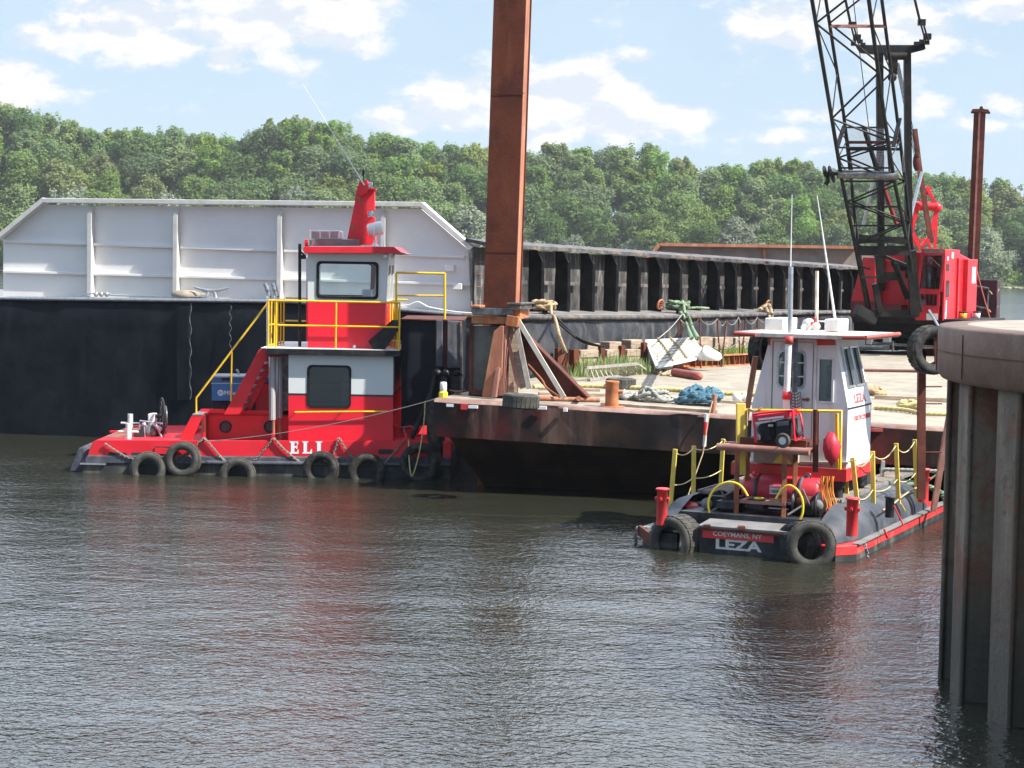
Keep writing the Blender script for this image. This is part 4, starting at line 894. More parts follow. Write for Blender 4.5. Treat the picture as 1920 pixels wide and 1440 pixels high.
# slatted panel
t = thing('slatted_panel', 'white slatted panel tied with rope and leaning on the bulwark', 'slatted panel', dk(1260, 688))
q00, q10, q11, q01 = BW.px(1212, 637, .25), BW.px(1296, 633, .25), BW.px(1324, 666, -.5), BW.px(1232, 686, -1.1)
mb = MB(); nb = 9
for i in range(nb):
    f0, f1 = i/nb+.018, (i+1)/nb-.022; a, b, c, d = q00.lerp(q01, f0), q10.lerp(q11, f0), q10.lerp(q11, f1), q00.lerp(q01, f1); mb.prism([a, b, c, d], V((0, 0, -.03)))
obj('slat', mb, 'white_board', t)
mb = MB(); mb.prism([q+V((0, 0, -.06)) for q in (q00, q10, q11, q01)], V((0, 0, -.02))); obj('gap_shade', mb, 'inside_dark', t)  # dark sheet added under the slats, painting shade into their gaps
mb = MB()
for p, q in ((q00, q01), (q01, q11), (q11, q10), (q10, q00)): mb.sq(p-V((0, 0, .03)), q-V((0, 0, .03)), .07, .06)
obj('frame', mb, 'white', t); 
for f in (.24, .52):
    mb = MB(); mb.tube(smooth([q00.lerp(q10, f)+V((0, 0, .03)), q00.lerp(q10, f+.06).lerp(q01.lerp(q11, f+.06), .45)+V((0, 0, .04)), q01.lerp(q11, f+.08)+V((0, 0, .04))], 6), .022, 6); obj('lashing', mb, 'rope_tan', t)
mb = MB(); c = BW.px(1330, 676, -.9)
rg = [(.24, .13, .0), (.29, .19, .07), (.25, .17, .18), (.15, .11, .28), (.06, .05, .34), (.02, .02, .36)]
vs = [c+V((cos(2*pi*k/14)*r1*(1+.13*sin(k*2.1+i))-i*.02*(i > 2), sin(2*pi*k/14)*r2*(1+.12*cos(k*1.7+i)), z*(1+.05*sin(k*3)))) for i, (r1, r2, z) in enumerate(rg) for k in range(14)]
mb.add(vs, [(i*14+k, i*14+(k+1) % 14, (i+1)*14+(k+1) % 14, (i+1)*14+k) for i in range(5) for k in range(14)], True); single('white_sack', mb, 'white', 'crumpled white sack slumped beside the slatted panel', 'sack')
mb = MB(); p, q = dk(1262, 698, .09), dk(1312, 706, .09); mb.tube([p-(q-p)*.06, p, p.lerp(q, .05), p.lerp(q, .95), q, q+(q-p)*.03], [.02, .04, .1, .1, .08, .02], 12); single('fender', mb, 'fender_red', 'faded red sausage fender lying on the deck below the orange channel', 'fender')
mb = MB(); mb.rope(smooth([dk(1222, 696, .03), dk(1234, 699, .05), dk(1244, 694, .06), dk(1256, 700, .05), dk(1240, 702, .04), dk(1262, 694, .08)], 5), .03); single('rope_end', mb, 'rope_tan', 'short tan rope end tied to the faded red fender', 'rope', 'ropes on the deck barge')
t = thing('steel_grille', 'pale slatted metal grille lying in the weeds behind the tyre', 'grille', dk(1160, 705))
g0, g1, g2, g3 = dk(1098, 690, .3), dk(1196, 682, .3), dk(1216, 697, .04), dk(1104, 712, .04); mb = MB()
for i in range(14): f = i/13; mb.sq(g0.lerp(g1, f), g3.lerp(g2, f), .035, .03)
obj('bar', mb, 'white_board', t); mb = MB()
for p, q in ((g0, g1), (g3, g2)): mb.sq(p, q, .07, .06)
obj('frame', mb, 'timber_grey', t)
def weeds(spots, label, h=.45):
    Q = []; 
    for (u, v, b, n, hh) in spots:
        c = BW.px(u, v, b); n = int(n*random.uniform(.15, 1.3)); hh *= random.uniform(.45, 1.25)
        for i in range(n):
            p = np.array([c.x+random.gauss(0, .22), c.y+random.gauss(0, .22), DZ]); L = hh*random.uniform(.5, 1.2); a = random.uniform(0, 6.28); ln = random.uniform(.05, .3)*L
            tip = p+np.array([cos(a)*ln, sin(a)*ln, L]); mid = (p+tip)/2+np.array([0, 0, .1*L]); w = np.array([-sin(a), cos(a), 0])*.012
            Q.append([p-w, p+w, mid+w*1.3, mid-w*1.3]); Q.append([mid-w*1.3, mid+w*1.3, tip+w*.2, tip-w*.2])
    mb = MB()
    for q in Q: mb.add([V(x) for x in q], [(0, 1, 2, 3)])
    tag(obj('weeds', mb, 'grass', None), label, 'weeds', None, 'stuff')
random.seed(6)
weeds([(u, 700-.11*(u-1080), b, 60, .40) for u in range(1086, 1204, 8) for b in (-.15, -.45)], 'green weeds growing along the foot of the timber bulwark')
weeds([(u, 678, b, 80, .4) for u in range(1300, 1412, 9) for b in (.9, .6)]+[(1216, 688, -.1, 120, .5)], 'green weeds growing behind the post railing')
# striped pole hanging at the deck edge
t = thing('striped_pole', 'red and white striped pole hanging by a rope from the barge edge', 'pole', DB.px(1322, 838, -.2))
for k, (v0, v1, m_) in enumerate(((776, 791, 'white'), (791, 816, 'bright_red'), (816, 837, 'white'))):
    mb = MB(); mb.cyl(DB.px(1325-k*1.5, v0, -.2), DB.px(1323.5-k*1.5, v1, -.2), .032, n=10); obj('band', mb, m_, t)
mb = MB(); mb.tube([DB.px(1336, 752, .05), DB.px(1330, 775, -.15), DB.px(1318, 850, -.3), DB.px(1288, 935, -.9)], .012, 5); obj('lanyard', mb, 'rope_tan', t)
mb = MB(); p = dk(1337, 775); mb.cyl(p, p+V((.02, 0, .35)), .045, n=10); single('stub_post', mb, 'rust_light', 'short rusty stub post on the barge edge above the striped pole', 'post')
# ================================================================ small red push tug
E = Frame((-4.9, 38.1, 0), 0)
def zE(v, b=0, u=600): return E.az(u, v, b)[1]
zs = zE(739.5, .25)
pbr('tug_two', (.70, .012, .03), None, rough=.36, bump=.0015, bscale=3, band=[(zs-.025, (.02, .02, .024)), (zs+.02, (.58, .61, .60))])
pbr('pilot_two', (.70, .012, .03), None, rough=.36, bump=.0015, bscale=3, band=[(zE(566, .35), (.54, .57, .56))], dirt=(.3, .3, .28), dirt_amt=.12)
t = eli = thing('push_tug', 'small bright red push tug with grey pilothouse and yellow rails', 'tugboat', (-4.9, 39.9, 0))
BM = 3.6
zd = zE(827)            # top of bulwark
# hull
mb = MB(); P = E.poly([(148, 900), (154, 862), (846, 862), (846, 900)], 0); P = [V((p.x, p.y, -.5 if i in (0, 3) else p.z)) for i, p in enumerate(P)]; mb.prism(P, V((0, BM, 0))); obj('hull', mb, 'hull_low', t, bevel=.04)
mb = MB(); P = E.poly([(158, 862), (163, 853.5), (846, 858), (846, 872), (158, 870)], -.03); mb.prism(P, V((0, BM+.06, 0))); obj('rubbing_strake', mb, 'rub_grey', t, bevel=.03)
mb = MB(); mb.tube([E.px(345, 867, -.04), E.px(845, 872, -.04)], .045, 8); obj('half_round', mb, 'rub_grey', t)
mb = MB(); P = E.poly([(164, 855), (173, 829), (181, 825), (846, 827), (846, 859), (164, 855)][:5], 0); mb.prism(P, V((0, .05, 0))); obj('bulwark', mb, 'tug_red', t, bevel=.008)
mb = MB(); P = E.poly([(164, 855), (173, 829), (181, 825), (182, 855)], .05); mb.prism(P, V((0, BM-.1, 0))); P = E.poly([(181, 825), (181, 855), (846, 858), (846, 832), (335, 831), (335, 825)], .05); mb.prism(P, V((0, BM-.1, 0))); obj('deck_block', mb, 'tug_red', t, bevel=.02)
mb = MB(); P = E.poly([(173, 829), (181, 825), (846, 827), (846, 859), (164, 855)], BM-.05); mb.prism(P, V((0, .05, 0))); obj('bulwark', mb, 'tug_red', t, bevel=.008)
for u0, v0, u1, v1 in ((203, 848, 238, 855), (246, 848, 282, 855), (288, 837, 322, 856), (709, 842, 738, 852)):
    mb = MB(); x0, z1 = E.az(u0, v0, -.004); x1, z0 = E.az(u1, v1, -.004); rr = min(.05, (z1-z0)*.4)
    mb.prism([E.w(x, -.004, z) for x, z in rrect(x0, z0, x1, z1, rr, 3)][::-1], V((0, .01, 0))); obj('freeing_port', mb, 'inside_dark', t)  # dark plate on the bulwark stands in for the shaded opening
mb = MB(); mb.sq(E.px(290, 845, -.02), E.px(318, 846, -.02), .02, .12); obj('port_post', mb, 'tug_red', t)
mb = MB(); mb.box((E.px(213, 825, 0)+V((0, 1.8, 0)))-V((0, 0, -.005)), (.55, 2.3, .01)); obj('stern_grating', mb, 'grating', t)
mb = MB()
for i in range(22): c = E.px(189+i*2.3, 825, 0)+V((0, 1.8, .02)); mb.box(c, (.008, 2.2, .015))
for i in range(6): c = E.px(213, 825, 0)+V((0, .8+i*.42, .026)); mb.box(c, (.53, .015, .015))
obj('grating_bars', mb, 'rust_pink', t)
mb = MB(); mb.sq(E.px(172, 826, 0)+V((0, 1.75, .03)), E.px(240, 826, 0)+V((0, 1.75, .03)), .12, .03); obj('grating_rim', mb, 'tug_red', t)
# stern fender wedge
mb = MB(); E.slab(mb, [(129, 886), (147, 840), (158, 836), (164, 852), (152, 888)], .1, 1.3); obj('stern_fender', mb, 'rub_grey', t, bevel=.05)
mb = MB(); E.slab(mb, [(150, 868), (198, 869), (198, 872), (150, 871)], -.05, .0); obj('stern_step', mb, 'galv', t)
# bitts
def bitt(u, vt, vb, b):
    mb = MB(); p, q = E.px(u, vb, b), E.px(u, vt, b); mb.cyl(p, q, .058, n=16); obj('mooring_bitt', mb, 'white', t)
    mb = MB(); c = p.lerp(q, .52); mb.cyl(c-V((.2, 0, 0)), c+V((.2, 0, 0)), .022, n=10); obj('bitt_pin', mb, 'white', t)
bitt(241, 794, 826, .25); bitt(244.5, 776, 812, 2.6)
# winch
wn = thing('hand_winch', 'black deck winch with large spoked handwheel on the tug stern', 'winch', E.px(292, 825, 1.0))
mb = MB(); E.slab(mb, [(257, 808), (300, 806), (304, 825), (257, 826)], .9, 1.5); mb.cyl(E.px(262, 815, .7), E.px(262, 815, 1.7), .1); obj('winch_base', mb, 'black', wn, bevel=.01)
mb = MB(); c = E.px(277, 812, .8); mb.lathe([(.0, -.02), (.17, 0), (.17, .04), (.1, .05), (.1, .4), (.17, .41), (.17, .45), (0, .46)], c, (0, 1, 0)); obj('drum', mb, 'steel_dark', wn)
mb = MB(); E.slab(mb, [(277, 776), (290, 776), (290, 798), (283, 801), (277, 800)], .9, 1.2); obj('gear_case', mb, 'white', wn, bevel=.02)
mb = MB(); c = E.px(304, 780, 1.0); ax = V((1, .32, 0)); mb.torus(c, ax, .36, .022, 36, 8)
a = V((.3, -.95, 0)).normalized()
for k in range(6): q = pi*k/6; d = a*cos(q)+V((0, 0, 1))*sin(q); mb.cyl(c-d*.35, c+d*.35, .011, n=6)
mb.cyl(c-V((.2, .05, 0)), c+V((.05, 0, 0)), .04); obj('handwheel', mb, 'black', wn)
mb = MB(); c = E.px(310, 782, .9); mb.torus(c, ax, .22, .018, 30, 8); obj('chain_wheel', mb, 'steel_dark', wn)
mb = MB(); 
for p, q, r in (((262, 796), (262, 810), .02), ((270, 798), (272, 824), .02), ((293, 795), (305, 825), .025), ((288, 795), (300, 806), .04), ((262, 789), (285, 792), .018), ((296, 793), (313, 796), .02)): mb.cyl(E.px(*p, .8), E.px(*q, .8), r, n=8)
mb.sph(E.px(300, 805, .8), .05); mb.sph(E.px(270, 796, .8), .05); obj('linkage', mb, 'galv', wn)
# engine casing
mb = MB(); E.slab(mb, [(378, 777), (541, 779), (541, 829), (378, 829)], .95, 3.0); obj('engine_casing', mb, 'tug_red', t, bevel=.015)
for u in (423, 506):
    mb = MB(); c = E.px(u, 800, .95); mb.lathe([(.125, 0), (.125, .03), (.10, .035), (.095, .01)], c, (0, -1, 0), 28); ri = obj('porthole', mb, 'black', t)
    mb = MB(); mb.lathe([(.0, .012), (.10, .012)], c, (0, -1, 0), 28); obj('pane', mb, 'porthole', ri)
mb = MB(); E.slab(mb, [(376, 767), (420, 767), (420, 770), (541, 770), (541, 777), (376, 777)], .90, .97); E.slab(mb, [(378, 775), (540, 776), (540, 778), (378, 778)], .90, 3.0); obj('casing_coaming', mb, 'tug_red', t)
mb = MB(); E.slab(mb, [(361, 776), (380, 776), (380, 778.5), (361, 778.5)], .35, 1.2); obj('step_plate', mb, 'galv', t)
mb = MB(); E.slab(mb, [(360, 778), (381, 778), (359, 826), (334, 826)], .36, .46); obj('deck_brace', mb, 'tug_red', t, bevel=.006)
mb = MB(); E.slab(mb, [(360, 778), (381, 778), (359, 826), (334, 826)], 2.6, 2.7); obj('deck_brace', mb, 'tug_red', t, bevel=.006)
mb = MB(); E.slab(mb, [(378, 780), (383, 780), (383, 826), (376, 826)], .40, 2.6); obj('casing_end', mb, 'crane_red_dark', t)
mb = MB(); E.slab(mb, [(479, 718), (541, 718), (541, 779), (479, 779)], 1.3, 2.8); obj('tank_house', mb, 'tug_red', t, bevel=.02)
mb = MB(); E.slab(mb, [(480, 708), (541, 706), (541, 718), (480, 718)], 1.25, 2.8); obj('tank_lid', mb, 'blue', t, bevel=.02)
# stair stringers
mb = MB(); E.slab(mb, [(486, 655), (507, 655), (449, 777), (420, 777)], .42, .46); st = obj('stair_stringer', mb, 'tug_red', t, bevel=.004)
mb = MB(); E.slab(mb, [(499, 668), (521, 668), (466, 777), (446, 777)], 1.10, 1.14); obj('stair_stringer', mb, 'tug_red', t)
for k in range(8):
    mb = MB(); f = (k+.5)/8; u, v = 500-f*58, 660+f*116; p = E.px(u, v, .46); mb.box(p+V((0, .32, 0)), (.2, .64, .02)); obj('stair_tread', mb, 'galv', t)
# welder generator
g = thing('welder', 'blue engine-driven welder behind the red stair of the tug', 'welding machine', E.px(430, 777, 1.5))
mb = MB(); E.slab(mb, [(397, 711), (400, 706), (452, 705), (476, 707), (480, 712), (480, 752), (397, 752)], 1.35, 2.1); obj('casing', mb, 'blue', g, bevel=.02)
mb = MB(); E.slab(mb, [(398, 752), (480, 753), (480, 777), (398, 777)], 1.45, 2.0); obj('base', mb, 'inside_dark', g)
mb = MB(); E.slab(mb, [(396, 704.5), (481, 705), (481, 707.5), (396, 707.5)], 1.3, 2.15); E.slab(mb, [(396, 718), (481, 718.5), (481, 720), (396, 719.5)], 1.335, 1.34); obj('lid_edge', mb, 'galv', g)
mb = MB(); E.slab(mb, [(416, 707), (430, 707), (430, 714), (416, 714)], 1.33, 1.4); obj('vent', mb, 'inside_dark', g)
mb = MB(); mb.tube(smooth([E.px(447, 706, 1.6), E.px(447, 697, 1.6), E.px(443, 693, 1.6)], 4), .022, 8); obj('exhaust', mb, 'galv', g)
mb = MB(); c = E.px(413.5, 736.5, 1.344); mb.lathe([(0, 0), (.062, 0)], c, (0, -1, 0), 24); lg = obj('logo_disc', mb, 'letter_white', g)
mb = MB()
for k in (-1, 0, 1): 
    cc = c+V((k*.028, -.004, 0)); mb.add([cc+V((-.022, 0, -.03)), cc+V((-.008, 0, -.03)), cc+V((.018, 0, .03)), cc+V((.004, 0, .03))], [(0, 1, 2, 3)])
obj('logo_stripes', mb, 'blue', lg)
x0, z1 = E.az(420.5, 732.5, 1.345); x1, z0 = E.az(446, 741, 1.345); text_mesh('Miller', E, x0, x1, z0, z1, 1.345, 'letter_white', 'lettering', g, .02)
# lower cabin
CW = 2.9; CB_ = .17
def wall_hole(mb, F, outer, inner, b, th, k=5):
    """outer 4 px corners (tl, tr, br, bl), inner u0,v0,u1,v1, corner radius metres"""
    u0, v0, u1, v1, r = inner; x0, z1 = F.az(u0, v0, b); x1, z0 = F.az(u1, v1, b); I = rrect(x0, z0, x1, z1, r, k)
    O = [F.az(u, v, b) for u, v in outer]; tl, tr, br, bl = O; crn = [tr, tl, bl, br]; m = k+1
    outs = []
    for q in range(4): outs += [crn[q]]*m
    mb.ring([F.w(x, b, z) for x, z in outs], [F.w(x, b, z) for x, z in I], F.b*th)
    return I
def window(F, I, b, parent, frame_w=.03, glass='glass_dark', proud=.015, name='window'):
    cx = sum(p[0] for p in I)/len(I); cz = sum(p[1] for p in I)/len(I); R = max(abs(p[0]-cx) for p in I); RZ = max(abs(p[1]-cz) for p in I)
    sc_ = lambda p, d: (cx+(p[0]-cx)*(1+d/R), cz+(p[1]-cz)*(1+d/RZ))
    mb = MB(); mb.ring([F.w(*(lambda q: (q[0], b-proud, q[1]))(sc_(p, frame_w*.5))) for p in I], [F.w(*(lambda q: (q[0], b-proud, q[1]))(sc_(p, -frame_w*.5))) for p in I], F.b*.05)
    f = obj(name, mb, 'seal', parent)
    mb = MB(); Q = [sc_(p, -frame_w*.3) for p in I]; mb.add([F.w(x, b+.02, z) for x, z in Q], [tuple(range(len(Q)))]); obj('pane', mb, glass, f); return f
mb = MB(); I = wall_hole(mb, E, [(541, 664), (737, 666), (737, 832), (541, 830)], (578, 686, 656, 764, .09), CB_, .05)
x0 = E.az(541, 700, .25)[0]; x1 = E.az(737, 700, .25)[0]; z0 = zE(830, .25); z1 = zE(665, .25)
mb.box(E.w(x0+.025, .3+CW/2, (z0+z1)/2), (.05, CW-.0, z1-z0)); mb.box(E.w(x1-.025, .3+CW/2, (z0+z1)/2), (.05, CW, z1-z0)); mb.box(E.w((x0+x1)/2, .3+CW+.025, (z0+z1)/2), (x1-x0, .05, z1-z0))
obj('cabin_wall', mb, 'tug_two', t)
w_ = window(E, I, CB_, t, .045)
mb = MB(); X0, Z1 = E.az(640, 688, .29); X1, Z0 = E.az(654, 762, .29); mb.box(E.w((X0+X1)/2, .31, (Z0+Z1)/2), (X1-X0, .03, Z1-Z0)); X0, Z1 = E.az(580, 754, .29); X1, Z0 = E.az(640, 763, .29); mb.box(E.w((X0+X1)/2, .31, (Z0+Z1)/2), (X1-X0, .03, Z1-Z0)); obj('blind', mb, 'lid_grey', w_)
mb = MB(); mb.box(E.w((x0+x1)/2, .25+CW/2, z0+.15), (x1-x0-.12, CW-.1, .02)); mb.box(E.w((x0+x1)/2, .25+CW*.6, (z0+z1)/2-.2), (x1-x0-.5, .5, .8)); obj('cabin_inside', mb, 'inside_dark', t)
mb = MB(); mb.tube([E.px(553, 773, .08), E.px(727, 771.5, .08)], .019, 8)
for u, v in ((553, 773), (639, 772.5), (727, 771.5)): mb.cyl(E.px(u, v, .08), E.px(u, v, .17), .014, n=6)
obj('grab_rail', mb, 'yellow', t)
# upper deck
x0 = E.az(500, 660, -.02)[0]; x1 = E.az(750, 660, -.02)[0]; zt = zE(655, -.02); zb = zE(666, -.02)
mb = MB(); mb.box(E.w((x0+x1)/2, 1.6, (zt+zb)/2), (x1-x0, 3.24, zt-zb)); obj('upper_deck', mb, 'black', t, bevel=.01)
mb = MB(); mb.box(E.w((x0+x1)/2-.07, 1.6, zt+.006), (x1-x0+.1, 3.2, .012)); obj('deck_sheet', mb, 'white', t)
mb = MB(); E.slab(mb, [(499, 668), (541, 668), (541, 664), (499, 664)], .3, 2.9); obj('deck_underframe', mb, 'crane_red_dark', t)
mb = MB(); E.slab(mb, [(524, 668), (541, 668), (541, 779), (531, 779)], .9, 1.0); obj('vent_trunk', mb, 'steel_dark', t)
# exhaust stacks with perforated guards
gratingmat('perforated', (.62, .62, .62), (.12, .12, .12), 22, -22, .25)
for i, (u, b) in enumerate(((511, .32), (524, .5))):
    mb = MB(); mb.cyl(E.px(u, 787 if i == 0 else 784, b), E.px(u-1, 669, b), .068 if i == 0 else .06, n=20); s_ = obj('exhaust_guard', mb, 'perforated', t)
    mb = MB(); p = E.px(u+2, 828, b); mb.cyl(p, E.px(u+2, 787, b), .035, n=12); obj('exhaust_pipe', mb, 'rust_light', t)
    u2 = (503, 517)[i]; mb = MB(); P = smooth([E.px(u2+1, 655, b+.5), E.px(u2+1, 565, b+.5), E.px(u2+2, 555, b+.5), E.px(u2-1, 542, b+.5), E.px(u2-5+i*1, 531, b+.5)], 6); mb.tube(P, [.05]*(len(P)-8)+[.058]*8, 16, cap=False); obj('exhaust_stack', mb, 'chrome', t)
# railings of the upper deck
def rail(P, parent=t, posts=(), r=.017, zt_=None):
    pass
zr = zE(565, .05); zm = zE(611, .05); xl = E.az(503, 565, .05)[0]; xr = E.az(749, 565, .05)[0]
mb = MB(); mb.tube([E.w(xl, .05, zr), E.w(xr, .05, zr)], .02, 8); mb.tube([E.w(xl+.15, .05, zm), E.w(xr, .05, zm)], .018, 8); obj('top_rail', mb, 'yellow', t)
for u in (503, 518, 630, 749):
    x = E.az(u, 600, .05)[0]; mb = MB(); mb.cyl(E.w(x, .05, zt), E.w(x, .05, zr), .018, n=8); obj('rail_post', mb, 'yellow', t)
mb = MB(); xe = E.az(722, 565, 2.6)[0]
for z in (zr, zm): mb.tube([E.w(xr, .05, z), E.w(xe, 2.6, z)], .018, 8)
mb.tube([E.w(xe, 2.6, zt+.06), E.w(xr, .05, zt+.06)], .015, 8); obj('side_rail', mb, 'yellow', t)
for k in range(6): f = (k+.8)/6; x = xr+(xe-xr)*f; mb = MB(); mb.cyl(E.w(x, .05+2.55*f, zt), E.w(x, .05+2.55*f, zr), .018, n=8); obj('rail_post', mb, 'yellow', t)
mb = MB(); mb.box(E.w(xe+.1, 2.3, zt+.06), (.5, .5, .1)); obj('vent_box', mb, 'white', t, bevel=.01)
mb = MB(); xf = xl+.14
for z in (zr, zm, zt+.06): mb.tube([E.w(xl, .05, z), E.w(xf, 1.5, z)], .016, 8)
obj('side_rail', mb, 'yellow', t)
for k in range(5): f = (k+1)/5; mb = MB(); x = xl+.14*f; mb.cyl(E.w(x, .05+1.45*f, zt), E.w(x, .05+1.45*f, zr), .016, n=8); obj('rail_post', mb, 'yellow', t)
zb2 = zE(563, 2.9); mb = MB(); mb.tube([E.w(xl, 2.95, zr), E.w(xr, 2.95, zr)], .018, 8); mb.tube([E.w(xl, 2.95, zm), E.w(xr, 2.95, zm)], .016, 8); obj('far_rail', mb, 'yellow', t)
for b in (.40, 1.12):
    mb = MB(); mb.tube([E.px(503, 567, b), E.px(368, 746, b), E.px(368, 777, b)], .019, 8); mb.cyl(E.px(435, 660, b), E.px(433, 752, b), .018, n=8); obj('stair_rail', mb, 'yellow', t)
# pilothouse
mb = MB(); pb = .35; I = wall_hole(mb, E, [(577, 474), (729, 474), (718, 656), (577, 655)], (596, 491.5, 707, 559.5, .08), pb, .04)
D_ = 2.1; O = [E.az(u, v, pb) for u, v in [(577, 474), (729, 474), (718, 656), (577, 655)]]
mb.prism([E.w(O[0][0], pb+.04, O[0][1]), E.w(O[3][0], pb+.04, O[3][1]), E.w(O[3][0]+.04, pb+.04, O[3][1]), E.w(O[0][0]+.04, pb+.04, O[0][1])], V((0, D_, 0)))
# forward (right) side: lower wall plus window posts
zl = zE(566, pb); 
def xr_at(z): f = (z-O[2][1])/(O[1][1]-O[2][1]); return O[2][0]+(O[1][0]-O[2][0])*f
def side_piece(z0, z1, b0, b1): mb.prism([E.w(xr_at(z0)-.05, b0, z0), E.w(xr_at(z0), b0, z0), E.w(xr_at(z1), b0, z1), E.w(xr_at(z1)-.05, b0, z1)], V((0, b1-b0, 0)))
side_piece(O[2][1], zl+.05, pb+.04, pb+D_); side_piece(zl+.75, O[1][1], pb+.04, pb+D_); side_piece(zl+.05, zl+.75, pb+.04, pb+.16); side_piece(zl+.05, zl+.75, pb+D_-.12, pb+D_); side_piece(zl+.05, zl+.75, pb+1.0, pb+1.08)
obj('pilothouse', mb, 'pilot_two', t)
pane_I = window(E, I, pb, t, .05, 'glass_clear', .02)
mb = MB(); I2 = wall_hole(mb, E, [(574, 478), (722, 478), (714, 640), (574, 640)], (592, 492, 698, 556, .08), pb+D_, .04); obj('pilothouse_far_wall', mb, 'pilot_two', t); window(E, I2, pb+D_, t, .05, 'glass_clear', -.02)
mb = MB(); E.slab(mb, [(580, 562), (720, 562), (720, 566), (580, 566)], pb+.05, pb+D_-.05); obj('pilothouse_floor', mb, 'inside_dark', t)
mb = MB(); E.slab(mb, [(679, 543), (697, 543), (697, 556), (679, 556)], pb+.5, pb+.7); obj('chart_screen', mb, 'galv', t, bevel=.008)
mb = MB(); E.slab(mb, [(696, 496), (706, 496), (702, 540), (694, 545)], pb+1.2, pb+1.5); E.slab(mb, [(600, 552), (610, 554), (606, 557), (600, 557)], pb+.3, pb+.6); obj('console', mb, 'crane_red_dark', t)
mb = MB(); E.slab(mb, [(569, 462), (738, 462.5), (753, 473.5), (753, 475), (571, 474.5), (568, 470)], .12, 2.75); obj('roof', mb, 'tug_red', t, bevel=.008)
mb = MB(); E.slab(mb, [(735, 475), (757, 473.8), (758, 475.6), (736, 477)], .10, 2.75); obj('visor', mb, 'rust_pink', t)
mb = MB(); mb.box(E.px(722, 481, .2), (.08, .1, .05)); mb.cyl(E.px(733, 483, .2), E.px(740, 478, .2), .025, n=8); obj('wiper_motor', mb, 'galv', t)
mb = MB(); E.slab(mb, [(576, 448), (672, 449), (672, 460), (576, 460)], .7, 1.5); obj('roof_box', mb, 'lid_grey', t, bevel=.01)
mb = MB(); E.slab(mb, [(571, 449), (577, 449), (577, 462), (571, 462)], .66, 1.0); obj('side_light', mb, 'tug_red', t, bevel=.01)
mb = MB(); mb.cyl(E.px(582, 461, .62), E.px(582, 450, .62), .04, n=10); obj('green_lamp', mb, 'glass_green', t)
mb = MB(); E.slab(mb, [(580, 431), (636, 432), (638, 435), (638, 448), (580, 448)], .75, 1.45); ac = obj('air_conditioner', mb, 'white', t, bevel=.012)
mb = MB()
for s_ in range(3):
    for k in range(6): E.slab(mb, [(584+s_*17.5, 434.5+k*2.1), (599+s_*17.5, 434.7+k*2.1), (599+s_*17.5, 435.5+k*2.1), (584+s_*17.5, 435.3+k*2.1)], .742, .752)
obj('louvre', mb, 'inside_dark', ac)
mb = MB(); mb.cyl(E.px(562, 650, .8), E.px(562, 457, .8), .033, n=10); mb.cyl(E.px(562, 470, .8), E.px(572, 480, .8), .02, n=6); mb.box(E.px(569, 482, .6), (.1, .1, .08)); obj('aft_pole', mb, 'black', t)
# mast
mb = MB(); M_ = [(651, 448), (665, 380), (667, 362), (674, 340), (689, 338), (691, 352), (702, 353), (702, 394), (689, 394.5), (689, 406.5), (702, 407), (702, 416), (706, 459), (673, 459), (672, 449)]
E.slab(mb, M_, .95, 1.2); ms = obj('mast', mb, 'tug_red', t, bevel=.006)
mb = MB(); mb.prism(E.poly([(688, 353.5), (704, 353.5), (704, 356), (688, 356)], .8), V((0, .4, 0))); E.slab(mb, [(672, 360), (690, 352), (688, 360), (676, 368)], .75, .95); obj('mast_shelf', mb, 'tug_red', ms)
for u, v in ((694.5, 347), (695.5, 401)):
    mb = MB(); mb.lathe([(.045, -.05), (.05, -.03), (.05, .03), (.035, .055), (0, .06)], E.px(u, v, .92), n=14); obj('nav_light', mb, 'glass_lens', ms)
for u, v in ((672.5, 372.5), (661.5, 427)):
    mb = MB(); mb.box(E.px(u, v, .94), (.06, .03, .11)); obj('amber_light', mb, 'amber', ms, bevel=.008)
mb = MB(); mb.sph(E.px(681.5, 322, 1.0), (.03, .03, .065)); mb.cyl(E.px(682, 338, 1.0), E.px(681.5, 326, 1.0), .012, n=6); obj('anchor_light', mb, 'black', ms)
mb = MB(); p, q = E.px(683, 347, .7), E.px(567, 157, .55); mb.tube([p, p.lerp(q, .45), q], [.014, .011, .004], 8); obj('whip_antenna', mb, 'white', t)
mb = MB(); c = E.px(703, 430, .6); ax = V((.93, .1, .22)).normalized(); mb.lathe([(0, -.15), (.10, -.15), (.135, -.12), (.14, .14), (.128, .15), (.118, .10), (0, .07)], c, ax, 24); sl = obj('searchlight', mb, 'white', t)
mb = MB(); mb.lathe([(0, .12), (.125, .12)], c, ax, 24); obj('lens', mb, 'glass_lens', sl); mb = MB(); mb.tube(smooth([c+V((-.02, -.15, .03)), c+V((0, -.17, -.15)), c+V((.0, 0, -.22)), c+V((0, .16, -.12)), c+V((-.02, .15, .03))], 4), .014, 6); mb.lathe([(.1, 0), (.05, .04), (.025, .08), (.025, .14)], V((c.x, c.y, zE(460, .6))), n=14); obj('yoke', mb, 'white', sl)
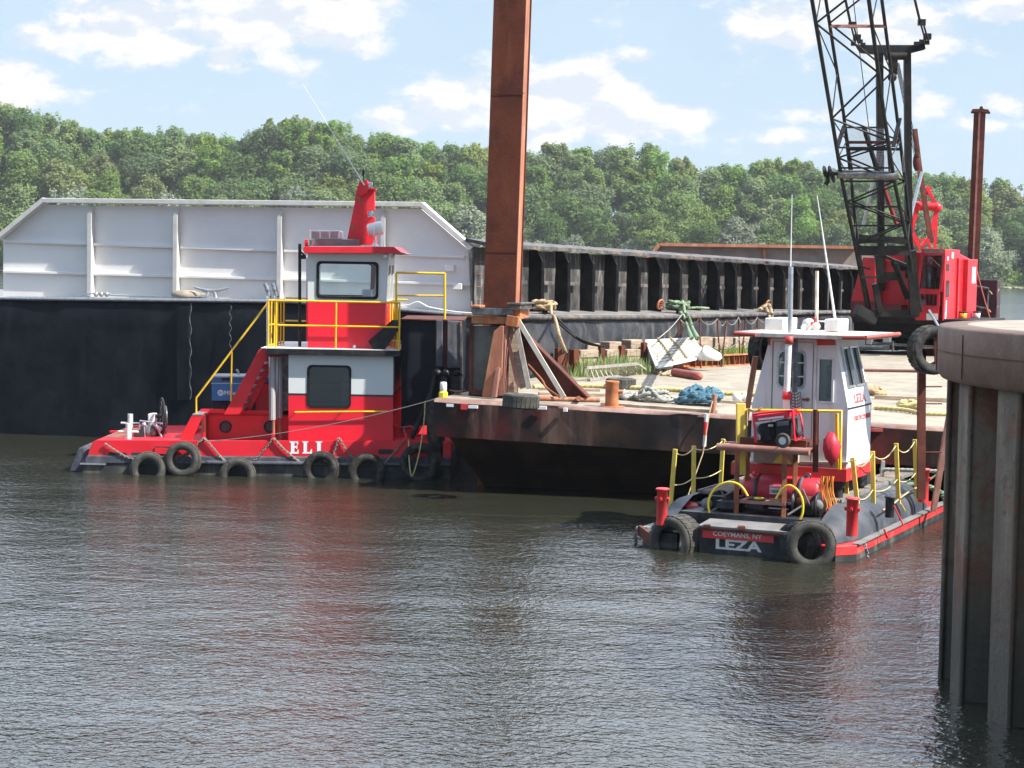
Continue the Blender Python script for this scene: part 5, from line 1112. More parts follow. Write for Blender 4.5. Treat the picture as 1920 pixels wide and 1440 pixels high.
# push knees and bow
mb = MB(); E.slab(mb, [(752, 600), (868, 602), (866, 722), (842, 742), (770, 760), (752, 740)], .5, 3.2); obj('push_knee', mb, 'black_gloss', t, bevel=.02)
mb = MB(); E.slab(mb, [(817, 600), (830, 600), (830, 688), (817, 688)], .35, .5); E.slab(mb, [(838, 601), (864, 602), (864, 690), (838, 690)], .35, .5); obj('knee_rubber', mb, 'rub_grey', t, bevel=.02)
mb = MB(); E.slab(mb, [(831, 601), (837, 601), (837, 700), (831, 700)], .44, .5); E.slab(mb, [(750, 598), (870, 600), (870, 602), (750, 600)], .4, 3.2); obj('knee_strip', mb, 'rust_dark', t)
mb = MB(); mb.sq(E.px(864.5, 602, .42), E.px(866, 730, .42), .04, .2); obj('knee_edge', mb, 'coaming_lip', t)
mb = MB()
for p, q, r in (((816, 698), (800, 790), .06), ((834, 698), (826, 760), .06), ((806, 740), (772, 822), .05), ((856, 705), (856, 760), .12)): mb.cyl(E.px(*p, .3), E.px(*q, .3), r, n=10)
mb.sph(E.px(820, 700, .3), .09); mb.sph(E.px(836, 700, .3), .09); mb.torus(E.px(857, 705, .28), (0, 1, 0), .09, .03); obj('hydraulics', mb, 'black', t)
mb = MB(); E.slab(mb, [(690, 640), (735, 600), (752, 600), (752, 612), (722, 655), (700, 655)], .2, .28); obj('knee_brace', mb, 'black', t, bevel=.006)
mb = MB(); mb.lathe([(.05, 0), (.03, .02), (.035, .08), (0, .09)], E.px(664, 655, .15), n=12); obj('deck_light', mb, 'glass_lens', t)
mb = MB(); mb.cyl(E.px(743, 600, .45), E.px(743, 512, .45), .024, n=10); mb.cyl(E.px(834, 598, .45), E.px(834, 512, .45), .024, n=10); obj('knee_rail_post', mb, 'yellow', t)
mb = MB(); mb.tube([E.px(743, 511, .45), E.px(834, 513, .45)], .024, 10); mb.tube([E.px(743, 554, .45), E.px(834, 554.5, .45)], .018, 10); obj('knee_rail', mb, 'yellow', t)
mb = MB(); E.slab(mb, [(737, 802), (772, 798), (772, 829), (737, 829)], 2.2, 2.3); E.slab(mb, [(738, 822), (800, 818), (800, 826), (738, 827)], .3, 3.0); obj('bow_deck', mb, 'tug_red', t)
mb = MB(); mb.lathe([(.07, 0), (.07, .22), (.09, .24), (.05, .3), (0, .31)], E.px(742, 822, .6), n=14); obj('bow_bitt', mb, 'tug_red', t)
mb = MB(); mb.cyl(E.px(757, 826, 1.4), E.px(757, 800, 1.4), .02, n=6); mb.cyl(E.px(748, 801, 1.4), E.px(772, 799, 1.4), .012, n=6); obj('bow_rail', mb, 'galv', t)
mb = MB(); mb.cyl(E.px(817, 893, .1), E.px(817, 748, .1), .18, n=20); obj('bow_fender', mb, 'rubber', t)
# chain plates
for u in (382, 511, 635, 761):
    mb = MB(); E.slab(mb, [(u-2, 812), (u+2, 812), (u+2, 826), (u-2, 826)], -.04, .02); obj('chain_plate', mb, 'tug_red', t)
# name in slab serif letters
def letter(polys, u0, parent):
    mb = MB()
    for P in polys: E.slab(mb, [(u0+x, 827.5+y+x*.01) for x, y in P], -.004-.0005*len(mb.v), -.0005)
    return obj('name_letter', mb, 'letter_white', parent)
letter([[(0, 0), (16, 0), (16, 6), (14, 6), (13, 2.5), (9, 2.5), (9, 9), (12, 9), (13, 7.5), (14.5, 7.5), (14.5, 14), (13, 14), (12, 12), (9, 12), (9, 20), (13.5, 20), (15, 15.5), (17, 15.5), (17, 23), (0, 23), (0, 21), (2.5, 20.5), (2.5, 2.5), (0, 2)]], 543, t)
letter([[(0, 0), (11, 0), (11, 2), (8.5, 2.5), (8.5, 20), (14, 20), (16, 14.5), (18, 14.5), (18, 23), (0, 23), (0, 21), (2.2, 20.5), (2.2, 2.5), (0, 2)]], 567, t)
letter([[(0, 0), (12, 0), (12, 2), (9.5, 2.5), (9.5, 20.5), (12, 21), (12, 23), (0, 23), (0, 21), (2.5, 20.5), (2.5, 2.5), (0, 2)]], 592, t)
# tyres and chains along the side
G_ = 'tyres hung along the tug side'
for (u, v, s, mt, lab, yaw) in ((278, 880, .97, 'rubber_dusty', 'half-sunk grey tyre nearest the tug stern', 4), (343.5, 861.5, .97, 'rubber_dusty', 'whole pale grey tyre hanging clear of the water, second from the tug stern', -6),
                           (446, 891, .97, 'rubber_dusty', 'half-sunk grey tyre under the forward end of the red engine casing', 3), (602, 879, .96, 'rubber', 'dark tyre covering the foot of the painted name letter', -5),
                           (688, 884, 1.0, 'rubber', 'black half-sunk tyre right of the name, below the tug cabin', 3), (787, 868, 1.08, 'rubber', 'large black tyre nearest the deck barge, hung at the tug bow', 2)):
    tyre(E.px(u, v, -.18), (0, 0, yaw), s, mt, lab, G_, 1.15)
random.seed(2)
CH = 'chains holding the tug tyres'
for P, lab in (([(197, 832), (212, 842), (235, 856), (254, 862)], 'rusty chain from the stern corner of the bulwark to the first tyre'),
               ([(381, 822), (368, 835), (352, 848), (325, 862)], 'chain running left from the first chain plate into the whole grey tyre'),
               ([(384, 822), (398, 838), (412, 855), (424, 867)], 'chain running right from the first chain plate to the tyre under the casing'),
               ([(510, 824), (500, 838), (485, 855), (472, 868)], 'chain running left from the plate beside the name to the tyre under the casing'),
               ([(514, 822), (530, 840), (548, 856), (568, 871)], 'chain crossing under the name letters to the dark tyre'),
               ([(634, 822), (630, 838), (624, 854)], 'short chain hanging left of the third chain plate'), ([(637, 822), (648, 842), (658, 855), (666, 862)], 'chain slanting right from the third chain plate'),
               ([(760, 824), (745, 842), (732, 856), (720, 870)], 'chain slanting left from the forward chain plate')):
    mb = MB(); mb.chain(smooth([E.px(u, v, -.045) for u, v in P], 4), .062, .0105); single('tyre_chain', mb, 'chain', lab, 'chain', CH)
mb = MB()
for u in (382, 512, 635, 761):
    pass
mb = MB(); mb.tube(sag(E.px(384, 828, -.06), DB.px(817, 748, -.04), .12, 16), .008, 5); single('thin_cable', mb, 'wire', 'thin cable running from the tug chain plate up to the corner of the deck barge', 'cable')
mb = MB(); mb.tube(smooth([E.px(797, 752, -.1), E.px(795, 790, -.16), E.px(786, 850, -.42), E.px(773, 892, -.5), E.px(768, 872, -.45), E.px(766, 825, -.05)], 6), .014, 6); single('bow_line', mb, 'rope_yellow', 'thin yellow line hanging in a loop over the large black bow tyre', 'line')
# ================================================================ grey and red workboat
L = Frame((3.5, 28.75, 0), 25)
t = leza = thing('workboat', 'grey and red catamaran workboat with a white tapered cabin, seen from astern', 'workboat', L.w(0, 3, 0))
HL = 6.3; ZD = .72
def sect(a_in, a_out, z_top, z_edge):   # quarter-round side deck
    return [(a_in+(a_out-a_in)*sin(q), z_edge+(z_top-z_edge)*cos(q)) for q in [radians(x) for x in range(0, 91, 15)]]
for sgn, lab in ((1, None), (-1, None)):
    mb = MB(); st = []
    for b in [0.06, .12, .3, .6, .95] + [1.35+.35*i for i in range(14)] + [6.1, 6.25]:
        if b > HL: break
        f = min(1, max(0, (b+.02)/1.0))**.5 if b < 1.0 else 1.0
        f2 = min(1, max(.3, (HL-b)/1.0)); f = min(f, f2)
        S = sect(1.12, 1.62, .24+(ZD-.24)*f, .24)
        st.append([L.w(sgn*(.95+(a-1.12)*(.35+.65*f)+.17), b, z) for a, z in S])
    m = len(st[0]); vs = [p for s in st for p in s]; n = len(st)
    mb.add(vs, [((i*m+j, i*m+j+1, (i+1)*m+j+1, (i+1)*m+j) if sgn < 0 else (i*m+j, (i+1)*m+j, (i+1)*m+j+1, i*m+j+1)) for i in range(n-1) for j in range(m-1)], True)
    c0 = st[0]; base = [L.w(sgn*1.12, .06, .24)]; mb.add(base+c0, [(0, i+1, i+2) for i in range(m-1)])
    obj('side_deck', mb, 'leza_grey', t)
    mb = MB(); W0 = L.w(sgn*1.66, .55, 0); 
    plan2 = [L.w(sgn*1.02, -.02, 0), L.w(sgn*1.46, -.02, 0), L.w(sgn*1.70, .28, 0), L.w(sgn*1.70, HL, 0), L.w(sgn*1.02, HL, 0)]
    mb.prism([p+V((0, 0, -.5)) for p in plan2], V((0, 0, .58))); obj('pontoon', mb, 'hull_low', t)
    mb = MB(); mb.prism([p+V((0, 0, .08)) for p in plan2], V((0, 0, .15))); obj('red_strake', mb, 'leza_red' if sgn > 0 else 'leza_black', t, bevel=.012)
    mb = MB(); P = [L.w(sgn*1.68, .28, .235), L.w(sgn*1.68, HL, .235)]; mb.sq(P[0], P[1], .12, .02); obj('strake_ledge', mb, 'lid_grey', t)
mb = MB(); mb.box(L.w(0, HL/2+.15, .02), (2.2, HL-.3, 1.04), (L.a, L.b, L.z)); obj('hull', mb, 'leza_black', t)
mb = MB(); mb.box(L.w(0, HL/2+.5, .56), (2.28, HL-1.0, .05), (L.a, L.b, L.z)); obj('main_deck', mb, 'leza_grey', t)
for s_ in (1, -1):
    mb = MB(); mb.box(L.w(s_*.92, 3.75, ZD-.015), (.46, 4.8, .02), (L.a, L.b, L.z)); obj('deck_frame', mb, 'rub_grey', t)
    mb = MB()
    for k in range(13): mb.sq(L.w(s_*(.70+.036*k), 1.4, ZD+.01), L.w(s_*(.70+.036*k), 6.1, ZD+.01), .014, .03)
    for k in range(11): mb.sq(L.w(s_*.69, 1.5+k*.45, ZD+.003), L.w(s_*1.15, 1.5+k*.45, ZD+.003), .02, .02)
    obj('deck_grating', mb, 'grating', t)
    mb = MB(); mb.sq(L.w(s_*1.16, 1.3, ZD+.02), L.w(s_*1.16, 6.1, ZD+.02), .03, .05); obj('grating_rim', mb, 'lid_grey', t)
# transom box with the name
x0, z1 = L.az(1310, 1002, -.18); x1, z0 = L.az(1478, 1050, -.18); z1 = L.az(1395, 991, -.18)[1]
mb = MB(); mb.box(L.w((x0+x1)/2, .1, (z1-.3)/2), (x1-x0, .56, z1+.3), (L.a, L.b, L.z)); obj('transom_box', mb, 'leza_black', t, bevel=.02)
mb = MB(); xb0, zb1 = L.az(1318, 995, -.19); xb1, zb0 = L.az(1451, 1013, -.19); mb.box(L.w((xb0+xb1)/2, -.192, (zb0+zb1)/2), (xb1-xb0, .02, .145), (L.a, L.b, L.z)); obj('name_band', mb, 'leza_red', t, bevel=.003)
zc = (zb0+zb1)/2
text_mesh('COEYMANS, NY', L, L.az(1337, 1000, -.2)[0], L.az(1429, 1000, -.2)[0], zc-.042, zc+.042, -.2035, 'letter_worn', 'port_lettering', t, .012)
xa, za = L.az(1342, 1015, -.19); xb, zb = L.az(1428, 1036, -.19); text_mesh('LEZA', L, xa, xb, zb+.0, zb+.155, -.183, 'letter_worn', 'name_lettering', t, .035)
mb = MB(); zt_ = L.px(1314, 989, -.22).z; q0 = L.w(x0-.0, -.22, zt_+.0); q1 = L.w(x1+.02, -.22, zt_); q2 = L.w(x1+.10, .95, zt_+.10); q3 = L.w(x0+.02, .95, zt_+.10)
mb.prism([q0, q1, q2, q3], V((0, 0, .035))); obj('lid', mb, 'lid_grey', t, bevel=.006)
mb = MB(); mb.sq(q0+V((0, 0, -.02)), q1+V((0, 0, -.02)), .03, .03); mb.box(q0.lerp(q1, .48)+V((0, 0, .05)), (.1, .12, .04)); mb.box(q0.lerp(q1, .1)+V((0, 0, .045)), (.1, .1, .02)); obj('lid_hinge', mb, 'rust_dark', t)
for s_, (u0, u1) in ((1, (1478, 1512)),):
    mb = MB(); mb.cyl(L.px(1470, 1004, -.2), L.px(1555, 993, .1), .035, n=10); obj('fender_bar', mb, 'lid_grey', t)
# bollards
def bollard(a, b, h=.5, r=.085, m_='leza_red', zb=.5, knob=True):
    mb = MB(); c = L.w(a, b, zb); mb.lathe([(r, 0), (r, h-.02), (r*1.25, h-.015), (r*1.25, h), (r*1.1, h+.012), (0, h+.005)], c, n=22)
    if knob: mb.cyl(c+V((0, 0, h*.72))-L.b*r*1.35, c+V((0, 0, h*.72))+L.b*r*1.35, .03, n=10); mb.cyl(c+V((0, 0, h*.72))-L.a*r*1.35, c+V((0, 0, h*.72))+L.a*r*1.35, .03, n=10)
    return obj('bollard', mb, m_, t)
def at_deck(u, v, z): p = atZ(u, v, z)-L.o; return p.dot(L.a), p.dot(L.b)
for (u, v, z) in ((1597, 1001, .45), (1241, 980, .40), (1731, 938, .5)):
    a, b = at_deck(u, v, z); bollard(a, b, .55, .085, zb=z-.03)
a, b = at_deck(1668, 965, .52); bollard(a, b, .32, .07, 'leza_black', .48, False)
# stanchions and rope rails
def stan(u0, v0, u1, v1, b, name='stanchion', m_='yellow_pale', w=.07, d=.035):
    p, q = L.px(u0, v0, b), L.px(u1, v1, b); mb = MB(); mb.sq(q, p, w, d, up=tuple(L.b)); mb.prism([q, q+L.a*.12-V((0, 0, .02)), q+V((0, 0, .16))], L.b*.012); obj(name, mb, m_, t, bevel=.004); return p, q
SR = [stan(1636, 846, 1638, 978, 2.35), stan(1680, 831, 1685, 955, 3.55), stan(1715, 824, 1719, 939, 4.6)]
SR.insert(0, stan(1598, 858, 1613, 993, 1.75)); 
SL = [stan(1266, 842, 1256, 962, .9), stan(1301, 836, 1300, 945, 2.2), stan(1356, 823, 1350, 930, 4.2)]
stan(1585, 868, 1588, 940, 2.3, 'short_stanchion')
for S in (SR, SL):
    for k, (f, d) in enumerate(((.04, .1), (.55, .06))):
        for (a, b), (c, e) in zip(S, S[1:]):
            mb = MB(); mb.tube(sag(a.lerp(b, f)-L.b*.03, c.lerp(e, f)-L.b*.03, d*(1.4 if S is SR else .8)), .010, 5); obj('rail_rope', mb, 'rope_yellow', t)
mb = MB(); mb.tube(sag(SR[0][0], L.px(1620, 862, 3.2), .04), .01, 5); mb.tube(sag(SL[-1][0], L.px(1400, 842, 3.2), .05), .008, 5); obj('rail_rope', mb, 'rope_yellow', t)
# far end posts and netting rail
mb = MB(); mb.sq(L.px(1750, 958, 4.3), L.px(1783, 760, 4.3), .09, .09); obj('leaning_post', mb, 'rust_pink', t, bevel=.005)
mb = MB(); mb.sq(L.px(1656, 864, 5.1), L.px(1650, 930, 5.1), .06); mb.rope([L.px(1650, 880, 5.1), L.px(1765, 884, 5.1)], .035); obj('end_rail', mb, 'rope_grey', t)
# cabin on posts
cb0 = 1.65
for (u, v0, v1, b, r) in ((1572, 878, 953, 1.72, .07), (1613, 876, 938, 3.2, .07), (1452, 880, 950, 1.9, .06)):
    mb = MB(); p, q = L.px(u, v1, b), L.px(u, v0, b); mb.cyl(V((p.x, p.y, .55)), q, r, n=16); mb.lathe([(r*1.5, 0), (r*1.6, .03), (r*1.6, .22), (r*1.9, .25), (r*1.3, .3)], q-V((0, 0, .3)), n=18); obj('vent_post', mb, 'leza_black', t)
base_z0 = L.az(1500, 897, cb0)[1]; base_z1 = L.az(1500, 873, cb0)[1]
xl_ = L.az(1374, 880, cb0)[0]; xr_ = L.az(1591, 880, cb0)[0]; CD = 1.4
mb = MB(); mb.box(L.w((xl_+xr_)/2, cb0+CD/2-.05, (base_z0+base_z1)/2), (xr_-xl_, CD+.1, base_z1-base_z0), (L.a, L.b, L.z)); obj('cabin_base', mb, 'leza_red', t, bevel=.01)
mb = MB(); mb.sq(L.px(1375, 866, cb0-.03), L.px(1591, 868, cb0-.03), .10, .035); obj('cabin_ledge', mb, 'white_board', t)
mb = MB(); mb.box(L.w((xl_+xr_)/2, 3.3, .8), (xr_-xl_-.5, 1.6, .5), (L.a, L.b, L.z)); obj('engine_box', mb, 'inside_dark', t)
# cabin shell: bottom vertical to knee height, then tapered to the roof
def cz(v, u=1500): return L.az(u, v, cb0)[1]
zB, zK, zT = base_z1, cz(762), cz(633)
aL0 = L.az(1409, 800, cb0)[0]; aR0 = L.az(1589, 800, cb0)[0]; aLT = L.az(1444, 636, cb0)[0]; aRT = L.az(1567, 636, cb0)[0]
Bk_ = cb0+CD; ins = .22
frontP = [(aL0, zB), (aR0, zB), (aR0, zK), (aRT, zT), (aLT, zT), (aL0, zK)]
# rear face (towards the camera) with a door window and a tall side window
du = [L.az(1448, 660, cb0), L.az(1522, 726, cb0)]; su = [L.az(1535, 672, cb0), L.az(1563, 753, cb0)]
mb = MB()
def quad(pts, th=.03): mb.prism([L.w(a, cb0, z) for a, z in pts], L.b*th)
wx0, wx1, wz1, wz0 = L.az(1460, 657, cb0)[0], L.az(1512, 657, cb0)[0], L.az(1486, 657, cb0)[1], L.az(1486, 728, cb0)[1]
sx0, sx1, sz1, sz0 = L.az(1536, 672, cb0)[0], L.az(1563, 672, cb0)[0], L.az(1550, 672, cb0)[1], L.az(1550, 754, cb0)[1]
def aLz(z): return aL0 if z < zK else aL0+(aLT-aL0)*(z-zK)/(zT-zK)
def aRz(z): return aR0 if z < zK else aR0+(aRT-aR0)*(z-zK)/(zT-zK)
quad([(aL0, zB), (wx0, zB), (wx0, zT), (aLT, zT), (aL0, zK)])
quad([(wx0, zB), (wx1, zB), (wx1, wz0), (wx0, wz0)]); quad([(wx0, wz1), (wx1, wz1), (wx1, zT), (wx0, zT)])
quad([(wx1, zB), (sx0, zB), (sx0, zT), (wx1, zT)]); quad([(sx0, zB), (sx1, zB), (sx1, sz0), (sx0, sz0)]); quad([(sx0, sz1), (sx1, sz1), (sx1, zT), (sx0, zT)])
quad([(sx1, zB), (aR0, zB), (aR0, zK), (aRz(sz1), sz1), (aRT, zT), (sx1, zT)])
obj('cabin_rear_wall', mb, 'cabin_white', t)
mb = MB(); far = [(a, z) for a, z in frontP]; mb.prism([L.w(a, Bk_-(ins if z > zK+.01 else 0), z) for a, z in frontP], L.b*.03); obj('cabin_front_wall', mb, 'cabin_white', t)
def sidewall(aB, aT, name, win):
    mb = MB(); mb.prism([L.w(aB, cb0+.03, zB), L.w(aB, Bk_, zB), L.w(aB, Bk_, zK), L.w(aB, cb0+.03, zK)], L.a*(-.03 if aB > 0 else .03))
    P = lambda f, z: L.w(aB+(aT-aB)*(z-zK)/(zT-zK), cb0+.03+(CD-.03-ins*(z-zK)/(zT-zK))*f, z); th = L.a*(-.03 if aB > 0 else .03)
    z1_, z2_ = zK+(zT-zK)*.30, zK+(zT-zK)*.86
    for f0, f1, za, zb in ((0, 1, zK, z1_), (0, 1, z2_, zT), (0, .12, z1_, z2_), (.44, .50, z1_, z2_), (.88, 1, z1_, z2_)): mb.prism([P(f0, za), P(f1, za), P(f1, zb), P(f0, zb)], th)
    w = obj(name, mb, 'cabin_white', t)
    for f0, f1 in ((.12, .44), (.50, .88)):
        mb = MB(); mb.add([P(f0, z1_)+th*.5, P(f1, z1_)+th*.5, P(f1, z2_)+th*.5, P(f0, z2_)+th*.5], [(0, 1, 2, 3)]); pn = obj('side_window', mb, 'glass_green', t)
        mb = MB(); Q = [P(f0, z1_), P(f1, z1_), P(f1, z2_), P(f0, z2_)]; 
        for p, q in zip(Q, Q[1:]+Q[:1]): mb.sq(p-th*.3, q-th*.3, .04, .03)
        obj('window_frame', mb, 'galv', pn)
    return w
sidewall(aR0, aRT, 'cabin_side_wall', True); sidewall(aL0, aLT, 'cabin_side_wall', True)
mb = MB(); mb.box(L.w((aL0+aR0)/2, cb0+CD/2, zB+.03), (aR0-aL0-.1, CD-.1, .03), (L.a, L.b, L.z)); mb.box(L.w(.6+.2, cb0+1.5, zB+.5), (.5, .5, .9), (L.a, L.b, L.z)); obj('cabin_floor', mb, 'inside_dark', t)
# door
mb = MB(); zdt = cz(642); zdb = cz(864); dx0 = L.az(1450, 700, cb0)[0]; dx1 = L.az(1525, 700, cb0)[0]
I = rrect(wx0+.01, wz0+.01, wx1-.01, wz1-.01, .09, 4); crn = [(dx1, zdt), (dx0, zdt), (dx0, zdb), (dx1, zdb)]; outs = []
for q in range(4): outs += [crn[q]]*5
mb.ring([L.w(x, cb0-.03, z) for x, z in outs], [L.w(x, cb0-.03, z) for x, z in I], L.b*.028); dr = obj('door', mb, 'cabin_white', t, bevel=.003)
mb = MB(); cx_ = (wx0+wx1)/2; cz_ = (wz0+wz1)/2; O_ = [(cx_+(x-cx_)*1.10, cz_+(z-cz_)*1.07) for x, z in I]; mb.ring([L.w(x, cb0-.045, z) for x, z in O_], [L.w(cx_+(x-cx_)*.94, cb0-.045, cz_+(z-cz_)*.96) for x, z in I], L.b*.015); obj('door_window_frame', mb, 'galv', dr)
mb = MB(); mb.add([L.w(x, cb0-.022, z) for x, z in I], [tuple(range(len(I)))]); obj('door_pane', mb, 'glass_dark', dr)
mb = MB()
for f in (.32, .68): mb.box(L.w(cx_, cb0-.03, wz1+(wz0-wz1)*f), (wx1-wx0-.02, .012, .02), (L.a, L.b, L.z))
obj('glazing_bar', mb, 'white', dr)
mb = MB(); p = L.px(1514, 749, cb0-.05); mb.cyl(p, p-L.a*.1, .014, n=8); mb.cyl(p, p+L.b*.04, .03, n=12); obj('door_handle', mb, 'amber', dr)
mb = MB(); 
for (xa_, za_, xb_, zb_) in ((dx0-.03, zdb, dx0-.03, zdt+.03), (dx1+.03, zdb, dx1+.03, zdt+.03), (dx0-.045, zdt+.03, dx1+.045, zdt+.03)): mb.sq(L.w(xa_, cb0-.01, za_), L.w(xb_, cb0-.01, zb_), .045, .04, up=tuple(L.b))
obj('door_frame', mb, 'white', t)
mb = MB(); mb.sq(L.w(dx0-.004, cb0-.034, zdb), L.w(dx0-.004, cb0-.034, zdt), .010, .006, up=tuple(L.b)); mb.sq(L.w(dx1+.004, cb0-.034, zdb), L.w(dx1+.004, cb0-.034, zdt), .008, .006, up=tuple(L.b)); obj('door_gap', mb, 'inside_dark', t)
mb = MB(); mb.add([L.w(sx0, cb0+.012, sz0), L.w(sx1, cb0+.012, sz0), L.w(sx1, cb0+.012, sz1), L.w(sx0, cb0+.012, sz1)], [(0, 1, 2, 3)]); wd = obj('tall_window', mb, 'glass_green', t)
mb = MB(); Q = [(sx0, sz0), (sx1, sz0), (sx1, sz1), (sx0, sz1)]
for p, q in zip(Q, Q[1:]+Q[:1]): mb.sq(L.w(p[0], cb0-.012, p[1]), L.w(q[0], cb0-.012, q[1]), .03, .024, up=tuple(L.b))
obj('window_frame', mb, 'white', wd)
mb = MB(); mb.box(L.w(sx0+.13, cb0+.5, sz0+.3), (.2, .3, .5), (L.a, L.b, L.z)); mb.sph(L.w(sx0+.13, cb0+.5, sz0+.6), .1); obj('helm_seat', mb, 'black', t)
# eaves, roof
mb = MB(); mb.prism([L.w(aLT-.02, cb0-.02, zT-.14), L.w(aRT+.0, cb0-.02, zT-.10), L.w(aRT-.02, cb0-.02, zT), L.w(aLT-.02, cb0-.02, zT)], L.b*.018); obj('eave_band', mb, 'leza_red', t)
zr0 = cz(634, 1500); 
mb = MB(); rx0 = L.az(1376, 628, cb0-.5)[0]; rx1 = L.az(1622, 628, cb0-.5)[0]; mb.box(L.w((rx0+rx1)/2, cb0+CD/2-.1, zT+.04), (rx1-rx0, CD+.7, .07), (L.a, L.b, L.z)); obj('roof', mb, 'roof_white', t, bevel=.012)
for s_ in (-1, 1):
    mb = MB(); xg = (rx0-.0 if s_ < 0 else rx1); mb.cyl(L.w(xg, cb0-.5, zT+.05), L.w(xg, cb0+CD+.25, zT+.05), .035, n=10); mb.cyl(L.w(xg, cb0-.48, zT+.05), L.w(xg-s_*.35, cb0-.48, zT+.04), .035, n=10); obj('roof_rail', mb, 'fender_red', t)
RBX = cb0+.2
def rbox(u0, v0, u1, v1, b0, b1, name, m_='white', bev=.015):
    mb = MB(); x0, z1 = L.az(u0, v0, b0); x1, z0 = L.az(u1, v1, b0); mb.box(L.w((x0+x1)/2, (b0+b1)/2, (z0+z1)/2), (x1-x0, b1-b0, z1-z0), (L.a, L.b, L.z)); return obj(name, mb, m_, t, bevel=bev)
rbox(1434, 596, 1468, 620, .9+cb0, 1.7+cb0, 'light_box'); rbox(1546, 598, 1572, 622, .7+cb0, 1.3+cb0, 'light_box')
rbox(1506, 600, 1545, 604, 1.6+cb0, 1.65+cb0, 'roof_bar', 'white', 0)
mb = MB(); c = L.px(1515, 607, cb0+.9); mb.lathe([(0, -.06), (.08, -.06), (.09, .06), (0, .07)], c, L.b, 18); mb.cyl(c-V((0, 0, .12)), c, .03); obj('floodlight', mb, 'white', t); mb = MB(); mb.sph(L.px(1530, 612, cb0+.6), .07); obj('dome', mb, 'white', t); mb = MB(); mb.sph(L.px(1507, 614, cb0+.6), .05); obj('dome', mb, 'white', t)
mb = MB(); mb.cyl(L.px(1529, 612, cb0+.6), L.px(1529, 596, cb0+.6), .03); mb.box(L.px(1523, 607, cb0+.8), (.05, .05, .06)); obj('horn', mb, 'leza_red', t)
# exhausts: polished pipe, mesh guard, tall grey stack
mb = MB(); mb.cyl(L.px(1473, 845, cb0-.45), L.px(1475, 740, cb0-.45), .055, n=16); mb.cyl(L.px(1475, 742, cb0-.45), L.px(1479, 638, cb0-.45), .052, n=16); pipe = obj('exhaust_pipe', mb, 'white', t)
for v in (742, 638): mb = MB(); c = L.px(1475 if v > 700 else 1479.5, v, cb0-.45); mb.lathe([(.055, -.055), (.068, -.055), (.068, .065), (.055, .065)], c, n=16); obj('exhaust_collar', mb, 'leza_red', pipe)
mb = MB(); mb.cyl(L.px(1481, 632, cb0-.2), L.px(1483, 500, cb0-.2), .038, n=14); obj('stack', mb, 'galv', t)
gratingmat('expanded_mesh', (.13, .13, .12), (.60, .60, .60), 22, -22, .5)
mb = MB(); mb.cyl(L.px(1492, 770, cb0-.25), L.px(1488, 736, cb0-.25), .115, n=20); obj('mesh_guard', mb, 'expanded_mesh', t)
mb = MB(); mb.cyl(L.px(1490, 736, cb0-.25), L.px(1491, 636, cb0-.25), .042, n=14); obj('flex_pipe', mb, 'steel_dark', t)
# antennas and white mast
mb = MB(); p, q = L.px(1482, 504, cb0-.2), L.px(1485, 365, cb0-.2); mb.tube([p, q], [.013, .006], 6); obj('whip_antenna', mb, 'white', t)
mb = MB(); p, q = L.px(1566, 600, cb0+1.0), L.px(1532, 367, cb0+1.0); mb.tube([p, p.lerp(q, .5), q], [.022, .016, .006], 8); obj('whip_antenna', mb, 'white', t)
mb = MB(); mb.cyl(L.px(1531, 604, cb0+.7), L.px(1532, 508, cb0+.7), .028, n=8); obj('roof_mast', mb, 'roof_white', t)
# tyre stack hung at the cabin's far left, rust post
mb = MB(); mb.sq(L.px(1402, 760, cb0+.6), L.px(1417, 668, cb0+.6), .085); mb.sq(L.px(1396, 800, cb0+.6), L.px(1402, 760, cb0+.6), .085); obj('brace_post', mb, 'rust_light', t, bevel=.005)
tyre(L.px(1425, 655, cb0+1.5), (0, 0, 62), .95, 'rubber', 'black tyre hanging under the left eave of the white cabin', 'tyres on the workboat')
# lettering on the cabin side
pf = lambda f, z, d: L.w(aR0+.002+d, cb0+CD*f, z)
pf2 = lambda f, z, d: L.w(aRz(z)+.004+d, cb0+.06+CD*.95*f, z)
text_mesh('LEZA', L, .30, .80, zK+.06, zK+.20, 0, 'letter_red', 'side_lettering', t, .03, planefn=pf2)
text_mesh('PORT OF COEYMANS', L, .28, .98, zK-.22, zK-.14, 0, 'letter_red', 'side_lettering', t, .02, planefn=pf)
mb = MB(); mb.prism([L.w(aR0+.002, cb0, zK-.012), L.w(aR0+.012, cb0, zK-.012), L.w(aR0+.012, cb0, zK+.012), L.w(aR0+.002, cb0, zK+.012)], L.b*CD); obj('side_seam', mb, 'inside_dark', t)
# push table, rail and posts astern of the cabin
tb = thing('steel_table', 'rusty steel work table standing on the workboat stern', 'table', L.w(-.3, .9, .5))
mb = MB(); x0, z1 = L.az(1343, 836, .45); x1, z0 = L.az(1516, 850, .45); mb.box(L.w((x0+x1)/2, .95, (z0+z1)/2), (x1-x0, .12, .09), (L.a, L.b, L.z)); mb.cyl(L.w(x0, .5, (z0+z1)/2), L.w(x1, .5, (z0+z1)/2), .055, n=12)
mb.box(L.w((x0+x1)/2, .75, (z0+z1)/2+.02), (x1-x0-.1, .5, .03), (L.a, L.b, L.z)); obj('table_top', mb, 'rust_pink', tb, bevel=.004)
mb = MB(); xk0 = L.az(1388, 832, .8)[0]; xk1 = L.az(1512, 832, .8)[0]; mb.box(L.w((xk0+xk1)/2, 1.15, L.az(1450, 830, .8)[1]), (xk1-xk0, .7, .05), (L.a, L.b, L.z)); mb.sq(L.w(xk0, .8, L.az(1450, 829, .8)[1]), L.w(xk1, .8, L.az(1450, 829, .8)[1]), .05, .1); obj('shelf', mb, 'rust_dark', tb)
